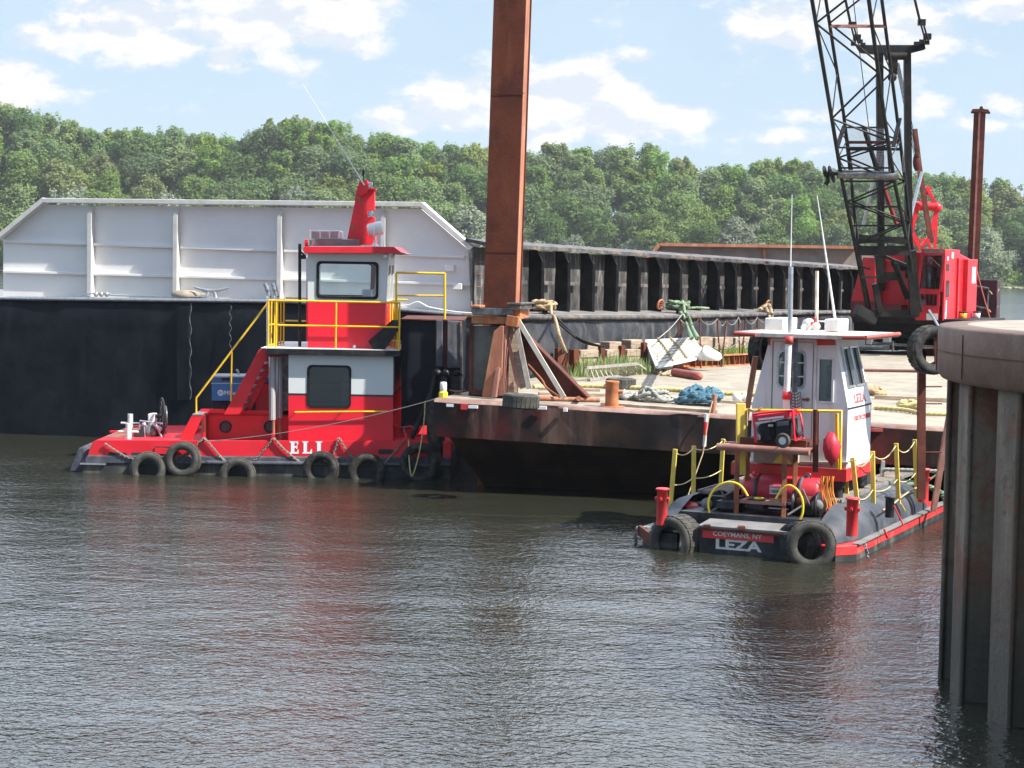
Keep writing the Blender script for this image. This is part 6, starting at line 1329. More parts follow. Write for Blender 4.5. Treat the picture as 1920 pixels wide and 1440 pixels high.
for u, b in ((1383, .5), (1472, .5), (1402, 1.2), (1492, 1.2)):
    mb = MB(); p = L.px(u, 842, b); mb.sq(V((p.x, p.y, .5)), p, .07, .07); obj('table_leg', mb, 'rust', tb, bevel=.004)
mb = MB(); x0, z1 = L.az(1386, 938, .45); x1, z0 = L.az(1472, 948, .45); mb.box(L.w((x0+x1)/2, .7, (z0+z1)/2), (x1-x0, .5, .05), (L.a, L.b, L.z)); obj('lower_shelf', mb, 'rust_pink', tb)
mb = MB(); mb.sq(L.px(1389, 890, .9), L.px(1389, 756, .9), .14, .12); obj('yellow_post', mb, 'yellow_pale', t, bevel=.01)
mb = MB(); mb.cyl(L.px(1529, 885, .9), L.px(1530, 768, .9), .045, n=8); obj('rail_post', mb, 'rust_dark', t)
mb = MB(); mb.tube([L.px(1398, 769, .9), L.px(1578, 771, .9), L.px(1575, 880, .9)], .024, 10); mb.cyl(L.px(1569, 775, .95), L.px(1571, 880, .95), .03, n=10); obj('guard_rail', mb, 'yellow', t)
mb = MB(); mb.rope([L.px(1403, 766, .88), L.px(1416, 772, .86), L.px(1428, 764, .88)], .012); mb.tube([L.px(1401, 770, .85), L.px(1400, 860, .85)], .012, 5); obj('lashing', mb, 'rope_tan', t)
mb = MB(); p = L.px(1449, 868, 1.1); mb.prism([p, p+L.a*.3, p+L.a*.15+V((0, 0, .2))], L.b*.02); obj('yellow_gusset', mb, 'yellow_pale', t)
mb = MB(); mb.box(L.w(.05, 1.5, L.az(1450, 858, 1.4)[1]-.0), (.7, .2, .16), (L.a, L.b, L.z)); obj('cream_box', mb, 'white_board', t, bevel=.01)
# generator
g = thing('generator', 'portable red-framed generator with black wheels on the rusty table', 'generator', L.px(1460, 834, .7))
G = lambda u, v, b: L.px(u, v, b)
def frame_loop(b):
    return smooth([G(1417, 828, b), G(1413, 782, b), G(1418, 776, b), G(1480, 770, b), G(1486, 775, b), G(1490, 826, b)], 5)
for b in (.55, 1.05):
    mb = MB(); mb.tube(frame_loop(b), .017, 8); obj('tube_frame', mb, 'bright_red', g)
mb = MB()
for u, v in ((1413, 782), (1416, 777), (1482, 770), (1490, 826), (1417, 828)): mb.cyl(G(u, v, .55), G(u, v, .55)+L.b*.5, .016, n=8)
mb.cyl(G(1484, 818, .55), G(1498, 819, .7), .02); mb.tube(smooth([G(1482, 772, 1.05), G(1500, 776, 1.0), G(1506, 820, .9)], 5), .016, 8); obj('cross_tube', mb, 'bright_red', g)
mb = MB(); mb.prism([G(1414, 779, .56), G(1482, 771, .56), G(1480, 783, .56), G(1415, 792, .56)], L.b*.46); obj('fuel_tank', mb, 'bright_red', g, bevel=.02)
mb = MB(); mb.prism([G(1422, 785, .553), G(1470, 779.5, .553), G(1470, 783, .553), G(1422, 788.5, .553)], L.b*.004); obj('tank_stripe', mb, 'letter_white', g)
mb = MB(); L.slab(mb, [(1425, 795), (1450, 792), (1453, 826), (1428, 828)], .6, .95); mb.cyl(G(1432, 806, .55), G(1432, 806, .75), .10); mb.cyl(G(1440, 820, .56), G(1440, 820, .7), .05); obj('engine', mb, 'crane_black', g, bevel=.01)
mb = MB(); L.slab(mb, [(1453, 789), (1482, 786), (1483, 822), (1455, 824)], .58, .98); obj('alternator_box', mb, 'black', g, bevel=.02)
mb = MB(); L.slab(mb, [(1456, 791), (1479, 788.5), (1479, 797), (1457, 799)], .572, .579)
obj('control_panel', mb, 'steel_dark', g)
mb = MB(); L.slab(mb, [(1416, 796), (1424, 795), (1426, 824), (1418, 826)], .6, .8); mb.cyl(G(1441, 798, .57), G(1450, 798, .57), .02); obj('cover_plate', mb, 'galv', g)
mb = MB(); mb.tube(smooth([G(1486, 785, .6), G(1490, 800, .58), G(1496, 815, .6), G(1503, 812, .7)], 5), .03, 8); obj('muffler', mb, 'black', g)
for b in (.40, 1.0):
    mb = MB(); c = G(1468, 826, b); mb.lathe([(.06, -.03), (.095, -.04), (.112, -.025), (.115, 0), (.112, .025), (.095, .04), (.06, .03)], c, L.b, 26); wh = obj('wheel', mb, 'rubber_dusty', g)
    mb = MB(); mb.lathe([(0, -.03), (.02, -.032), (.055, -.022), (.062, -.03), (.062, .03), (0, .03)], c, L.b, 20); obj('rim', mb, 'white', wh)
mb = MB(); mb.cyl(G(1468, 826, .40), G(1468, 826, .40)+L.b*.6, .012, n=6); obj('axle', mb, 'steel_dark', g)
# fuel tank strapped on deck
ft = thing('fuel_drum', 'red cylindrical fuel drum strapped down under the white cabin', 'fuel drum', L.w(.1, 1.3, .6))
za_ = L.az(1470, 921, 1.25)[1]; r_ = .23; xa_ = L.az(1392, 920, 1.25)[0]; xb_ = L.az(1539, 920, 1.25)[0]
mb = MB(); mb.lathe([(0, 0), (.15, .0), (.2, .02), (r_, .06), (r_, xb_-xa_-.06), (.2, xb_-xa_-.02), (.15, xb_-xa_), (0, xb_-xa_)], L.w(xa_, 1.35, za_), L.a, 32); obj('shell', mb, 'tank_red', ft)
for u in (1420, 1502):
    mb = MB(); x = L.az(u, 920, 1.25)[0]; mb.lathe([(r_+.004, -.03), (r_+.012, -.03), (r_+.012, .03), (r_+.004, .03)], L.w(x, 1.35, za_), L.a, 32); obj('strap', mb, 'rub_grey', ft)
xm = L.az(1454, 920, 1.1)[0]; mb = MB(); mb.box(L.w(xm, 1.35-r_-.012, za_+.03), (.19, .012, .14), (L.a, L.b, L.z)); sg = obj('warning_plate', mb, 'letter_white', ft)
text_mesh('DANGER', L, xm-.08, xm+.08, za_+.055, za_+.09, 1.35-r_-.019, 'bright_red', 'plate_lettering', ft, .02); text_mesh('DIESEL', L, xm-.08, xm+.08, za_-.02, za_+.03, 1.35-r_-.019, 'inside_dark', 'plate_lettering', ft, .02)
mb = MB(); c = L.w(L.az(1512, 890, 1.3)[0], 1.35, za_+r_-.01); mb.cyl(c, c+V((0, 0, .05)), .04); mb.torus(L.px(1515, 893, 1.3), L.b, .05, .01, 14, 5); obj('filler_cap', mb, 'steel_dark', ft)
mb = MB(); mb.sph(L.px(1417, 889, 1.0), (.055, .055, .05)); mb.cyl(L.px(1417, 889, 1.0), L.px(1412, 870, 1.0), .008, n=5); single('beacon', mb, 'bright_red', 'small bright red beacon hanging above the left end of the fuel drum', 'beacon')
# winches on the stern deck with hoses
for (u, v, b, lab, rr) in ((1360, 945, .8, 'black deck winch on the left of the workboat stern', .20), (1512, 945, .8, 'black deck winch drum on the right of the workboat stern', .2)):
    w = thing('deck_winch', lab, 'winch', L.px(u, v+22, b)); c = L.px(u, v, b)
    mb = MB(); mb.lathe([(.02, -.20), (rr, -.20), (rr, -.17), (.08, -.16), (.08, .16), (rr, .17), (rr, .20), (.02, .20)], c, L.a if u > 1400 else (L.a*.75-L.b*.66), 26); obj('drum', mb, 'black', w)
    mb = MB(); mb.lathe([(.10, -.15), (.125, -.13), (.125, .13), (.10, .15)], c, L.a if u > 1400 else (L.a*.75-L.b*.66), 18); obj('wire_rope', mb, 'rust_dark', w)
    mb = MB(); mb.lathe([(0, 0), (.09, 0), (.09, .05), (0, .06)], c-L.a*(.26 if u < 1400 else -.2)-L.b*.08, -L.b, 18); obj('end_cover', mb, 'lid_grey', w)
    mb = MB(); mb.box(V((c.x, c.y, .66))+L.b*.05, (.5, .34, .2), (L.a, L.b, L.z)); mb.sq(V((c.x, c.y, .6))-L.a*.22, c-L.a*.22, .05, .2); mb.sq(V((c.x, c.y, .6))+L.a*.22, c+L.a*.22, .05, .2); obj('winch_frame', mb, 'crane_black', w, bevel=.01)
    mb = MB(); mb.cyl(c+L.a*.1-L.b*.15, c+L.a*.02-L.b*.3+V((0, 0, .26)), .013, n=6); mb.cyl(c-L.b*.2, c-L.a*.2-L.b*.3-V((0, 0, .15)), .018, n=6); obj('brake_lever', mb, 'lid_grey', w)
mb = MB(); P = [L.px(u, v, .35) for u, v in ((1334, 974), (1328, 945), (1336, 922), (1352, 908), (1372, 904), (1390, 912), (1402, 930))]; mb.tube(smooth(P, 6), .018, 8); single('yellow_hose', mb, 'hose_yellow', 'yellow hose arching over the left stern winch', 'hose', 'yellow hoses on the workboat')
mb = MB(); P = [L.px(u, v, .35) for u, v in ((1455, 935), (1466, 918), (1480, 910), (1496, 920), (1505, 940), (1504, 965), (1492, 986))]; mb.tube(smooth(P, 6), .018, 8); single('yellow_hose', mb, 'hose_yellow', 'yellow hose looped in front of the fuel drum at right', 'hose', 'yellow hoses on the workboat')
mb = MB(); random.seed(4)
for k in range(13):
    u = 1541+k*2.0; P = [L.px(u+random.uniform(-2, 2), 893, 1.25+random.uniform(-.05, .05)), L.px(u+random.uniform(-4, 2)-2, 918, 1.2), L.px(u+random.uniform(-3, 6), 943, 1.15), L.px(u+random.uniform(-4, 4), 962+random.uniform(-8, 6), 1.1)]; mb.tube(smooth(P, 5), .009, 5)
single('orange_line', mb, 'rope_orange', 'hank of bright orange line hanging beside the black vent post', 'rope')
for (u, v, lab) in ((1293, 950, 'red painted hand pump on the left side deck'), (1567, 962, 'red painted fitting beside the orange line')):
    c = L.px(u, v, .9); w = thing('red_valve', lab, 'valve', c-V((0, 0, .12)))
    mb = MB(); mb.lathe([(0, 0), (.13, 0), (.15, .02), (.13, .05), (.05, .06), (0, .07)], c, (.2, -.3, 1), 16); obj('handwheel', mb, 'leza_red', w)
    mb = MB(); mb.cyl(c-V((0, 0, .0))-L.a*.12-V((0, 0, .11)), c+L.a*.16-V((0, 0, .12)), .06, n=14); mb.cyl(c-L.a*.2-V((0, 0, .11)), c-L.a*.1-V((0, 0, .11)), .08, n=12); mb.cyl(c-V((0, 0, .14)), c, .04); obj('valve_body', mb, 'leza_red', w)
mb = MB(); c = L.w(L.az(1420, 960, .5)[0], .55, .62); mb.lathe([(.06, 0), (.07, .16), (.075, .18), (0, .18)], c, n=16); single('yellow_can', mb, 'lampcap_yellow', 'small yellow can under the rusty table', 'can')
mb = MB(); mb.box(L.w(.05, .62, .70), (.26, .3, .16), (L.a, L.b, L.z)); single('battery_box', mb, 'black', 'black battery box under the right of the rusty table', 'box', bevel=.012)
mb = MB(); mb.box(L.w(-.42, .6, .66), (.3, .3, .12), (L.a, L.b, L.z)); obj('deck_box', mb, 'leza_black', t, bevel=.01); mb = MB(); mb.box(L.w(.40, .62, .74), (.36, .3, .04), (L.a, L.b, L.z)); obj('deck_box', mb, 'leza_black', t, bevel=.01)
# red bundle by the guard rail
mb = MB(); P = [L.px(u, v, .82) for u, v in ((1553, 812), (1566, 813), (1576, 835), (1574, 858), (1562, 872), (1548, 862), (1543, 845), (1547, 822))]; cc = sum(P, V((0, 0, 0)))/8
for k, s_ in enumerate((1.0, .85, .4)):
    pass
rings = [[cc+(p-cc)*s_*(1+.12*sin(i*2.3+k*1.7))+L.b*d*(1+.2*sin(i*3))+V((0, 0, .03*sin(i*5+k))) for i, p in enumerate(P)] for k, (s_, d) in enumerate(((.3, .16), (.8, .12), (1, 0), (.85, -.1), (.3, -.14)))]
mb.add([p for r in rings for p in r], [(k*8+i, k*8+(i+1) % 8, (k+1)*8+(i+1) % 8, (k+1)*8+i) for k in range(4) for i in range(8)]+[tuple(range(8)), tuple(range(32, 40))], True); single('red_bundle', mb, 'tank_red', 'dark red wrapped bundle hung on the guard rail by the cabin', 'bundle')
# tyres at the stern corners
tyre(L.px(1268, 1014, -.05), (0, 0, -42), 1.1, 'rubber_dusty', 'large grey tyre at the left corner of the workboat stern', 'tyres on the workboat', 1.75)
tyre(L.px(1521, 1022, -.32), (0, 0, -8), 1.0, 'rubber_dusty', 'round worn tyre hanging at the right of the painted name', 'tyres on the workboat', 1.1)
tyre(L.px(1497, 1022, -.12), (0, 0, -40), .95, 'rubber', 'dark tyre wedged between the name box and the round worn tyre', 'tyres on the workboat', 1.1)
mb = MB(); mb.rope(smooth([L.px(1655, 925, 4.6), L.px(1690, 912, 4.9), L.px(1730, 910, 5.0), L.px(1765, 925, 4.9), L.px(1775, 945, 4.5)], 6), .05, seg=.05); single('mooring_rope', mb, 'rope_green', 'green and white rope laid over the forward grating of the workboat', 'rope', 'mooring ropes')
mb = MB(); mb.tube(smooth([L.px(1655, 957, 1.9), L.px(1672, 947, 2.6), L.px(1700, 925, 3.9), L.px(1735, 905, 4.8), L.px(1775, 876, 4.9)], 6), .016, 6); obj('hand_rope', mb, 'rope_tan', t)
mb = MB(); mb.chain([L.px(1621, 1020, .1), L.px(1625, 1035, .0), L.px(1628, 1046, -.05)], .07, .01); obj('strake_chain', mb, 'steel_dark', t)
mb = MB(); mb.tube([L.px(1662, 1004, 1.6), L.px(1664, 1008, 1.5), L.px(1658, 992, 1.5)], .02, 6); mb.tube([L.px(1676, 948, 1.6), L.px(1694, 985, 1.7)], .012, 6); obj('side_hook', mb, 'leza_red', t)
mb = MB(); mb.sq(L.w(-1.73, .22, .2), L.w(-1.43, -.06, .12), .05, .16); obj('corner_plate', mb, 'rust_dark', t)
mb = MB(); mb.chain([L.w(-1.76, .2, .25), L.w(-1.78, .16, .1), L.w(-1.76, .2, -.05)], .07, .012); obj('corner_chain', mb, 'steel_dark', t)
# ================================================================ crawler crane on the deck barge
C = Frame((12.0, 58.0, 0), 28)
def cp(u, v, D): return atY(u, v, D)
t = thing('crawler_crane', 'red and black crawler crane with a dark lattice boom on the deck barge', 'crane', (12.0, 60, DZ))
CB = C
# tracks and carbody
for (u0, u1, b) in ((1592, 1720, .2), (1608, 1775, 3.6)):
    mb = MB(); x0 = C.az(u0, 645, b)[0]; x1 = C.az(u1, 645, b)[0]; zt = C.az(1660, 628, .2)[1]; R = (zt-DZ)/2
    zc = DZ+R; P = [(x0+R-R*sin(q), zc+R*cos(q)) for q in [pi*i/10 for i in range(11)]]+[(x1-R+R*sin(q), zc-R*cos(q)) for q in [pi*i/10 for i in range(11)]]
    mb.ring([C.w(a, b, z) for a, z in P], [C.w((x0+x1)/2+(a-(x0+x1)/2)*.95, b, zc+(z-zc)*.8) for a, z in P], C.b*.75)
    n = 46
    for k in range(n): 
        f = k/n; L_ = 2*(x1-x0-2*R)+2*pi*R; s_ = f*L_; st = x1-x0-2*R
        if s_ < st: a, z, nx_ = x0+R+s_, zc+R+.02, 0
        elif s_ < st+pi*R: q = (s_-st)/R; a, z = x1-R+(R+.02)*sin(q), zc+(R+.02)*cos(q)
        elif s_ < 2*st+pi*R: a, z = x1-R-(s_-st-pi*R), zc-R+.0
        else: q = (s_-2*st-pi*R)/R; a, z = x0+R-(R+.02)*sin(q), zc-(R+.02)*cos(q)
        mb.box(C.w(a, b+.37, max(z, DZ+.03)), (.09, .8, .06), (C.a, C.b, C.z))
    tr = obj('track', mb, 'track_mud', t)
    mb = MB()
    for k in range(5): mb.lathe([(0, -.02), (R*.5, -.02), (R*.55, .05), (0, .05)], C.w(x0+R+(x1-x0-2*R)*k/4, b+.1, zc-.02), C.b, 16)
    mb.box(C.w((x0+x1)/2, b+.3, zc), (x1-x0-2*R, .3, R*.9), (C.a, C.b, C.z)); obj('track_roller', mb, 'crane_black', tr)
mb = MB(); zf0 = C.az(1680, 600, 0)[1]; C.slab(mb, [(1600, 602), (1765, 606), (1765, 636), (1600, 634)], .3, 3.4); C.slab(mb, [(1560, 620), (1640, 622), (1640, 634), (1560, 632)], .0, .3); obj('carbody', mb, 'crane_black', t, bevel=.02)
mb = MB()
for (u0, v0, u1, v1) in ((1603, 633, 1622, 648), (1624, 633, 1634, 646), (1655, 632, 1668, 642), (1592, 650, 1630, 656)): C.slab(mb, [(u0, v0), (u1, v0), (u1, v1), (u0, v1)], -.5, -.3)
obj('carbody_fitting', mb, 'galv', t, bevel=.01)
mb = MB(); mb.sq(C.px(1588, 640, -.4), C.px(1768, 652, -.4), .1, .08); mb.cyl(C.px(1596, 652, -.5), C.px(1668, 652, -.5), .08, n=10); mb.cyl(C.px(1674, 640, -.5), C.px(1674, 660, -.5), .04); obj('outrigger_bar', mb, 'steel_dark', t)
mb = MB(); C.slab(mb, [(1598, 592), (1828, 600), (1828, 612), (1598, 604)], -.1, 3.6); obj('turntable_frame', mb, 'crane_black', t, bevel=.02)
# house
mb = MB(); C.slab(mb, [(1618, 482), (1641, 483), (1641, 596), (1595, 595), (1595, 565)], .6, 3.6); obj('left_house', mb, 'crane_red', t, bevel=.02)
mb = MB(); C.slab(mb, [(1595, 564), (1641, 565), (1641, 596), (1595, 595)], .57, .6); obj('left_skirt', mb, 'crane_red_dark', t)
mb = MB(); C.slab(mb, [(1641, 495), (1722, 500), (1722, 598), (1641, 596)], 1.6, 3.6); obj('machinery_house', mb, 'crane_red', t, bevel=.02)
mb = MB(); C.slab(mb, [(1652, 488), (1680, 488), (1680, 516), (1656, 514)], 1.0, 1.6); obj('drum_cover', mb, 'crane_red', t, bevel=.01)
mb = MB(); C.slab(mb, [(1668, 520), (1700, 520), (1700, 570), (1668, 570)], 1.3, 1.62); obj('access_opening', mb, 'inside_dark', t)
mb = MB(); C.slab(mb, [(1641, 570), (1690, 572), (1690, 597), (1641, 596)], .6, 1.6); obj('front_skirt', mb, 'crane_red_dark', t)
mb = MB()
for (u, v, w_) in ((1660, 505, .3), (1682, 498, .4), (1640, 472, .25), (1665, 466, .2), (1700, 512, .3)): mb.cyl(C.px(u, v, 1.2), C.px(u, v, 1.2)+C.a*w_, .16, n=14)
obj('hoist_drum', mb, 'crane_black', t)
# operator cab: front face, side faces, glazing
F0, F1 = -.2, 1.5
cf = [(1731, 478), (1772, 476), (1761, 601), (1716, 600), (1716, 566)]
def caz(u, v, b=F0): return C.az(u, v, b)
mb = MB()
tlc, trc = (1729, 480), (1772, 478); blc, brc = (1719, 545), (1762, 547)
C.slab(mb, [(1728, 466), (1772, 467), (1772, 479), (1728, 478)], F0, F1); C.slab(mb, [(1726, 478), (1731, 478), (1723, 545), (1718, 545)], F0, F0+.08); C.slab(mb, [(1768, 479), (1773, 479), (1766, 547), (1760, 547)], F0, F0+.08)
C.slab(mb, [(1717, 541), (1764, 543), (1761, 552), (1716, 550)], F0, F0+.3); C.slab(mb, [(1716, 572), (1760, 574), (1759, 601), (1716, 600)], F0, F1); C.slab(mb, [(1716, 548), (1721, 548), (1721, 575), (1716, 575)], F0, F0+.1); C.slab(mb, [(1757, 550), (1762, 550), (1761, 576), (1756, 576)], F0, F0+.1)
C.slab(mb, [(1727, 478), (1731, 478), (1722, 600), (1716, 600)], F1-.1, F1)
cab = obj('operator_cab', mb, 'crane_red', t, bevel=.008)
mb = MB(); mb.add(C.poly([(1731, 480), (1768, 480), (1761, 542), (1723, 541)], F0+.03), [(0, 1, 2, 3)]); w = obj('windscreen', mb, 'glass_dark', cab)
mb = MB(); mb.add(C.poly([(1721, 551), (1757, 552), (1756, 573), (1721, 572)], F0+.03), [(0, 1, 2, 3)]); obj('lower_window', mb, 'glass_dark', cab)
mb = MB(); C.slab(mb, [(1733, 468), (1768, 469), (1768, 475), (1733, 474)], F0-.012, F0); obj('roof_light_strip', mb, 'lid_grey', cab)
mb = MB(); mb.cyl(C.px(1745, 484, F0-.02), C.px(1763, 500, F0-.02), .02, n=6); obj('wiper', mb, 'black', cab)
mb = MB(); C.slab(mb, [(1737, 588), (1758, 588), (1758, 600), (1737, 600)], F0-.012, F0); obj('white_panel', mb, 'white', cab)
mb = MB(); C.slab(mb, [(1735, 500), (1752, 500), (1750, 540), (1733, 540)], F0+.5, F0+.8); obj('seat', mb, 'lid_grey', cab, bevel=.03)
mb = MB(); C.slab(mb, [(1745, 520), (1760, 520), (1758, 541), (1742, 541)], F0+.9, F0+1.2); obj('cab_inside', mb, 'inside_dark', cab)
# lit right side of the cab and house: planes facing +a
def side(u0, v0, u1, v1, b0, b1, name, m_='crane_red', th=.05, off=0):
    x = C.az(u0, v0, b0)[0]+off; z1 = C.az(u0, v0, b0)[1]; z0 = C.az(u0, v1, b0)[1]; mb = MB(); mb.box(C.w(x-th/2, (b0+b1)/2, (z0+z1)/2), (th, b1-b0, z1-z0), (C.a, C.b, C.z)); return obj(name, mb, m_, t)
xs0 = C.az(1772, 500, F0)[0]; zc1 = C.az(1772, 467, F0)[1]; zc0 = C.az(1772, 601, F0)[1]
mb = MB(); mb.box(C.w(xs0-.03, F0+.75, (zc0+zc1)/2-.05), (.05, 1.45, zc1-zc0-.1), (C.a, C.b, C.z)); sd = obj('cab_side', mb, 'crane_red', t, bevel=.006)
mb = MB(); mb.box(C.w(xs0+.0, F0+.35, zc0+.95), (.012, .35, .5), (C.a, C.b, C.z)); obj('side_window', mb, 'glass_dark', sd)
mb = MB(); mb.box(C.w(xs0+.0, F0+.3, zc1-.55), (.012, .3, .2), (C.a, C.b, C.z)); obj('side_vent', mb, 'inside_dark', sd)
mb = MB()
for (b, z, w_, h_) in ((F0+.25, .35, .1, .5), (F0+.2, .1, .12, .3), (F0+.28, 1.55+.3, .12, .12), (F0+.8, 1.65+.3, .22, .18)): mb.box(C.w(xs0+.002, b, zc0+z), (.008, w_, h_), (C.a, C.b, C.z))
obj('side_sticker', mb, 'letter_white', sd)
def b_for(x, z, u):
    b = F0
    while b < 9 and proj(C.w(x, b, z))[0] < u: b += .02
    return b
zt_, zb_ = zc1-.05, zc0
bA = b_for(xs0, zb_, 1792); bB = b_for(xs0+.0, zb_, 1804); bC = b_for(xs0+.12, zb_, 1829)
mb = MB(); mb.prism([C.w(xs0-.02, F0+1.4, zb_), C.w(xs0-.02, bC, zb_), C.w(xs0-.02, bC, zt_-.25), C.w(xs0-.02, F0+1.4, zt_-.02)], C.a*-2.6); obj('rear_house', mb, 'crane_red', t, bevel=.03)
mb = MB(); mb.box(C.w(xs0+.05, (bB+bC)/2, (zt_+zb_)/2-.1), (.16, bC-bB, zt_-zb_-.25), (C.a, C.b, C.z)); obj('house_door', mb, 'crane_red', t, bevel=.015)
mb = MB(); mb.box(C.w(xs0+.02, bA, (zt_+zb_)/2-.1), (.08, .12, zt_-zb_-.2), (C.a, C.b, C.z)); obj('house_rib', mb, 'crane_red', t, bevel=.01)
mb = MB(); mb.box(C.w(xs0+.13, bB+(bC-bB)*.62, (zc0+zc1)/2+.3), (.012, .42, .5), (C.a, C.b, C.z)); obj('house_sticker', mb, 'letter_white', t)
mb = MB(); mb.cyl(C.px(1742, 582, F0-.1), C.px(1764, 620, F0-.7), .04, n=8); obj('grab_pole', mb, 'galv', t)
# boom
def chord(P): return [cp(*p) for p in P]
NL = chord([(1494, -160, 50.6), (1522.5, 0, 52.3), (1558, 212, 54.2), (1579, 340, 55.3), (1603, 458, 56.2), (1628, 585, 57.0)])
NR = chord([(1608, -160, 50.6), (1629, 0, 52.3), (1657, 212, 54.2), (1677, 340, 55.3), (1702, 458, 56.2), (1722, 585, 57.0)])
FL = chord([(1522, -160, 52.0), (1548.5, 0, 53.7), (1581.5, 212, 55.6), (1596, 340, 56.6), (1608, 458, 57.1), (1632, 585, 57.3)])
FR = chord([(1634, -160, 52.0), (1653.5, 0, 53.7), (1681, 212, 55.6), (1697, 340, 56.6), (1710, 458, 57.1), (1727, 585, 57.3)])
bm = MB()
boom = None
def pt(ch, f):
    P = CHR[ch]; x = f*(len(P)-1); i = min(int(x), len(P)-2); return P[i].lerp(P[i+1], x-i)
CHR = {'NL': NL, 'NR': NR, 'FL': FL, 'FR': FR}
mb = MB(); mb.sq(pt('NL', 1.0), pt('NR', 1.0), .1, .1); boom = obj('boom', mb, 'boom_black', t)
for c in CHR: mb = MB(); mb.tube(CHR[c], .058 if c[0] == 'N' else .05, 10); obj('boom_chord', mb, 'boom_black', boom)
nodes = [0, .08, .16, .24, .327, .416, .48, .53, .6, .665, .73, .8, .87]
for (c1, c2, r) in (('NL', 'NR', .03), ('FL', 'FR', .028), ('NL', 'FL', .02), ('NR', 'FR', .02)):
    mb = MB()
    for i, (f0, f1) in enumerate(zip(nodes, nodes[1:])):
        a, b = (c1, c2) if i % 2 else (c2, c1); mb.cyl(pt(a, f0), pt(b, f1), r, n=6)
    obj('lacing', mb, 'boom_black', boom)
for f, m_ in ((.245, 'rust_pink'), (.485, 'rust_dark'), (.505, 'boom_black')):
    mb = MB(); mb.sq(pt('FL', f), pt('FR', f), .1, .08); obj('boom_spreader', mb, m_, boom)
for f in (.50, .56, .60, .68, .74):
    mb = MB(); mb.cyl(pt('NL', f), pt('NR', f), .03, n=6); obj('boom_strut', mb, 'boom_black', boom)
mb = MB(); p, q = cp(1570, 326, 55.2), cp(1683, 330, 55.2); mb.cyl(p, q, .125, n=14); obj('jib_backstop_tube', mb, 'steel_dark', boom)
mb = MB()
for k in range(4): mb.lathe([(.05, 0), (.16, 0), (.18, .02), (.16, .05), (.05, .05)], cp(1545+k*5, 322+(k % 2)*10, 55.3), (.9, -.4, .2), 14)
mb.cyl(cp(1552, 325, 55.2), cp(1575, 326, 55.2), .05); mb.cyl(cp(1553, 338, 55.2), cp(1548, 346, 55.2), .07); obj('sheave_block', mb, 'crane_black', boom)
# boom foot plates
mb = MB()
for (c1, c2) in (('NL', 'NR'),):
    for f in (.79,): mb.sq(pt('NL', f), pt('NR', f), .22, .12)
    mb.sq(cp(1606, 470, 56.3), cp(1704, 470, 56.3), .16, .28); mb.sq(cp(1610, 446, 56.6), cp(1704, 452, 56.6), .1, .2); mb.sq(cp(1626, 586, 57.0), cp(1722, 588, 57.0), .3, .2); mb.sq(cp(1640, 532, 56.8), cp(1650, 585, 56.9), .16, .2); mb.sq(cp(1650, 518, 56.9), cp(1690, 518, 56.9), .2, .25)
    mb.sq(cp(1648, 478, 56.7), cp(1652, 530, 56.9), .25, .1); mb.sq(cp(1675, 488, 56.7), cp(1702, 560, 56.9), .18, .1); mb.sq(cp(1606, 580, 56.7), cp(1640, 600, 57), .25, .3)
    mb.sq(cp(1708, 470, 56.4), cp(1716, 590, 56.8), .28, .12); mb.sq(cp(1612, 500, 56.4), cp(1632, 505, 56.4), .05); mb.sq(cp(1615, 520, 56.4), cp(1645, 520, 56.4), .06)
obj('boom_foot', mb, 'crane_black', boom)
# mesh screens behind the boom
gratingmat('screen', (.32, .34, .35), (.72, .78, .84), 9, -9, .22)
mb = MB()
def grid(mb, q00, q10, q11, q01, n, m, r):
    for i in range(n+1): mb.cyl(q00.lerp(q10, i/n), q01.lerp(q11, i/n), r, n=3)
    for j in range(m+1): mb.cyl(q00.lerp(q01, j/m), q10.lerp(q11, j/m), r, n=3)
grid(mb, cp(1590, 240, 56.4), cp(1662, 240, 56.4), cp(1668, 322, 56.9), cp(1600, 322, 56.9), 26, 28, .0045)
grid(mb, cp(1684, 240, 56.4), cp(1690, 242, 55.9), cp(1697, 322, 56.2), cp(1672, 322, 56.9), 8, 24, .0045); obj('mesh_screen', mb, 'galv', boom)
mb = MB(); Q = [cp(1586, 239, 56.4), cp(1662, 239, 56.4), cp(1668, 323, 56.9), cp(1598, 323, 56.9)]
for p, q in zip(Q, Q[1:]+Q[:1]): mb.sq(p, q, .05)
mb.sq(cp(1620, 240, 56.4), cp(1645, 320, 56.8), .12, .08); obj('screen_frame', mb, 'boom_black', boom)
mb = MB(); mb.sq(cp(1583, 236, 55.6), cp(1570, 275, 54.9), .12, .04); obj('splice_plate', mb, 'boom_black', boom)
mb = MB(); mb.sq(cp(1687, 222, 55.8), cp(1675, 275, 55.0), .12, .04); obj('splice_plate', mb, 'boom_black', boom)
# gantry mast
mb = MB(); mb.sq(cp(1652, 545, 59.5), cp(1649, 95, 58.3), .2, .2); obj('gantry_leg', mb, 'crane_black', t)
mb = MB(); mb.sq(cp(1704, 500, 59.0), cp(1701, 98, 58.3), .2, .2); obj('gantry_leg', mb, 'crane_black', t)
mb = MB(); mb.prism([cp(u, v, 58.2) for u, v in ((1606, 83), (1630, 84), (1712, 84), (1734, 80), (1736, 92), (1712, 98), (1690, 101), (1645, 101), (1615, 98))], V((0, .3, 0))); obj('gantry_head', mb, 'crane_black', t, bevel=.02)
mb = MB()
for u, v in ((1600, 82), (1613, 78), (1618, 84)): mb.box(cp(u, v, 58.1), (.14, .1, .12))
obj('head_bracket', mb, 'crane_black', t)
mb = MB()
for u, v in ((1718, 82), (1728, 78), (1738, 80)): mb.box(cp(u, v, 58.1), (.14, .1, .12))
obj('head_bracket', mb, 'crane_black', t)
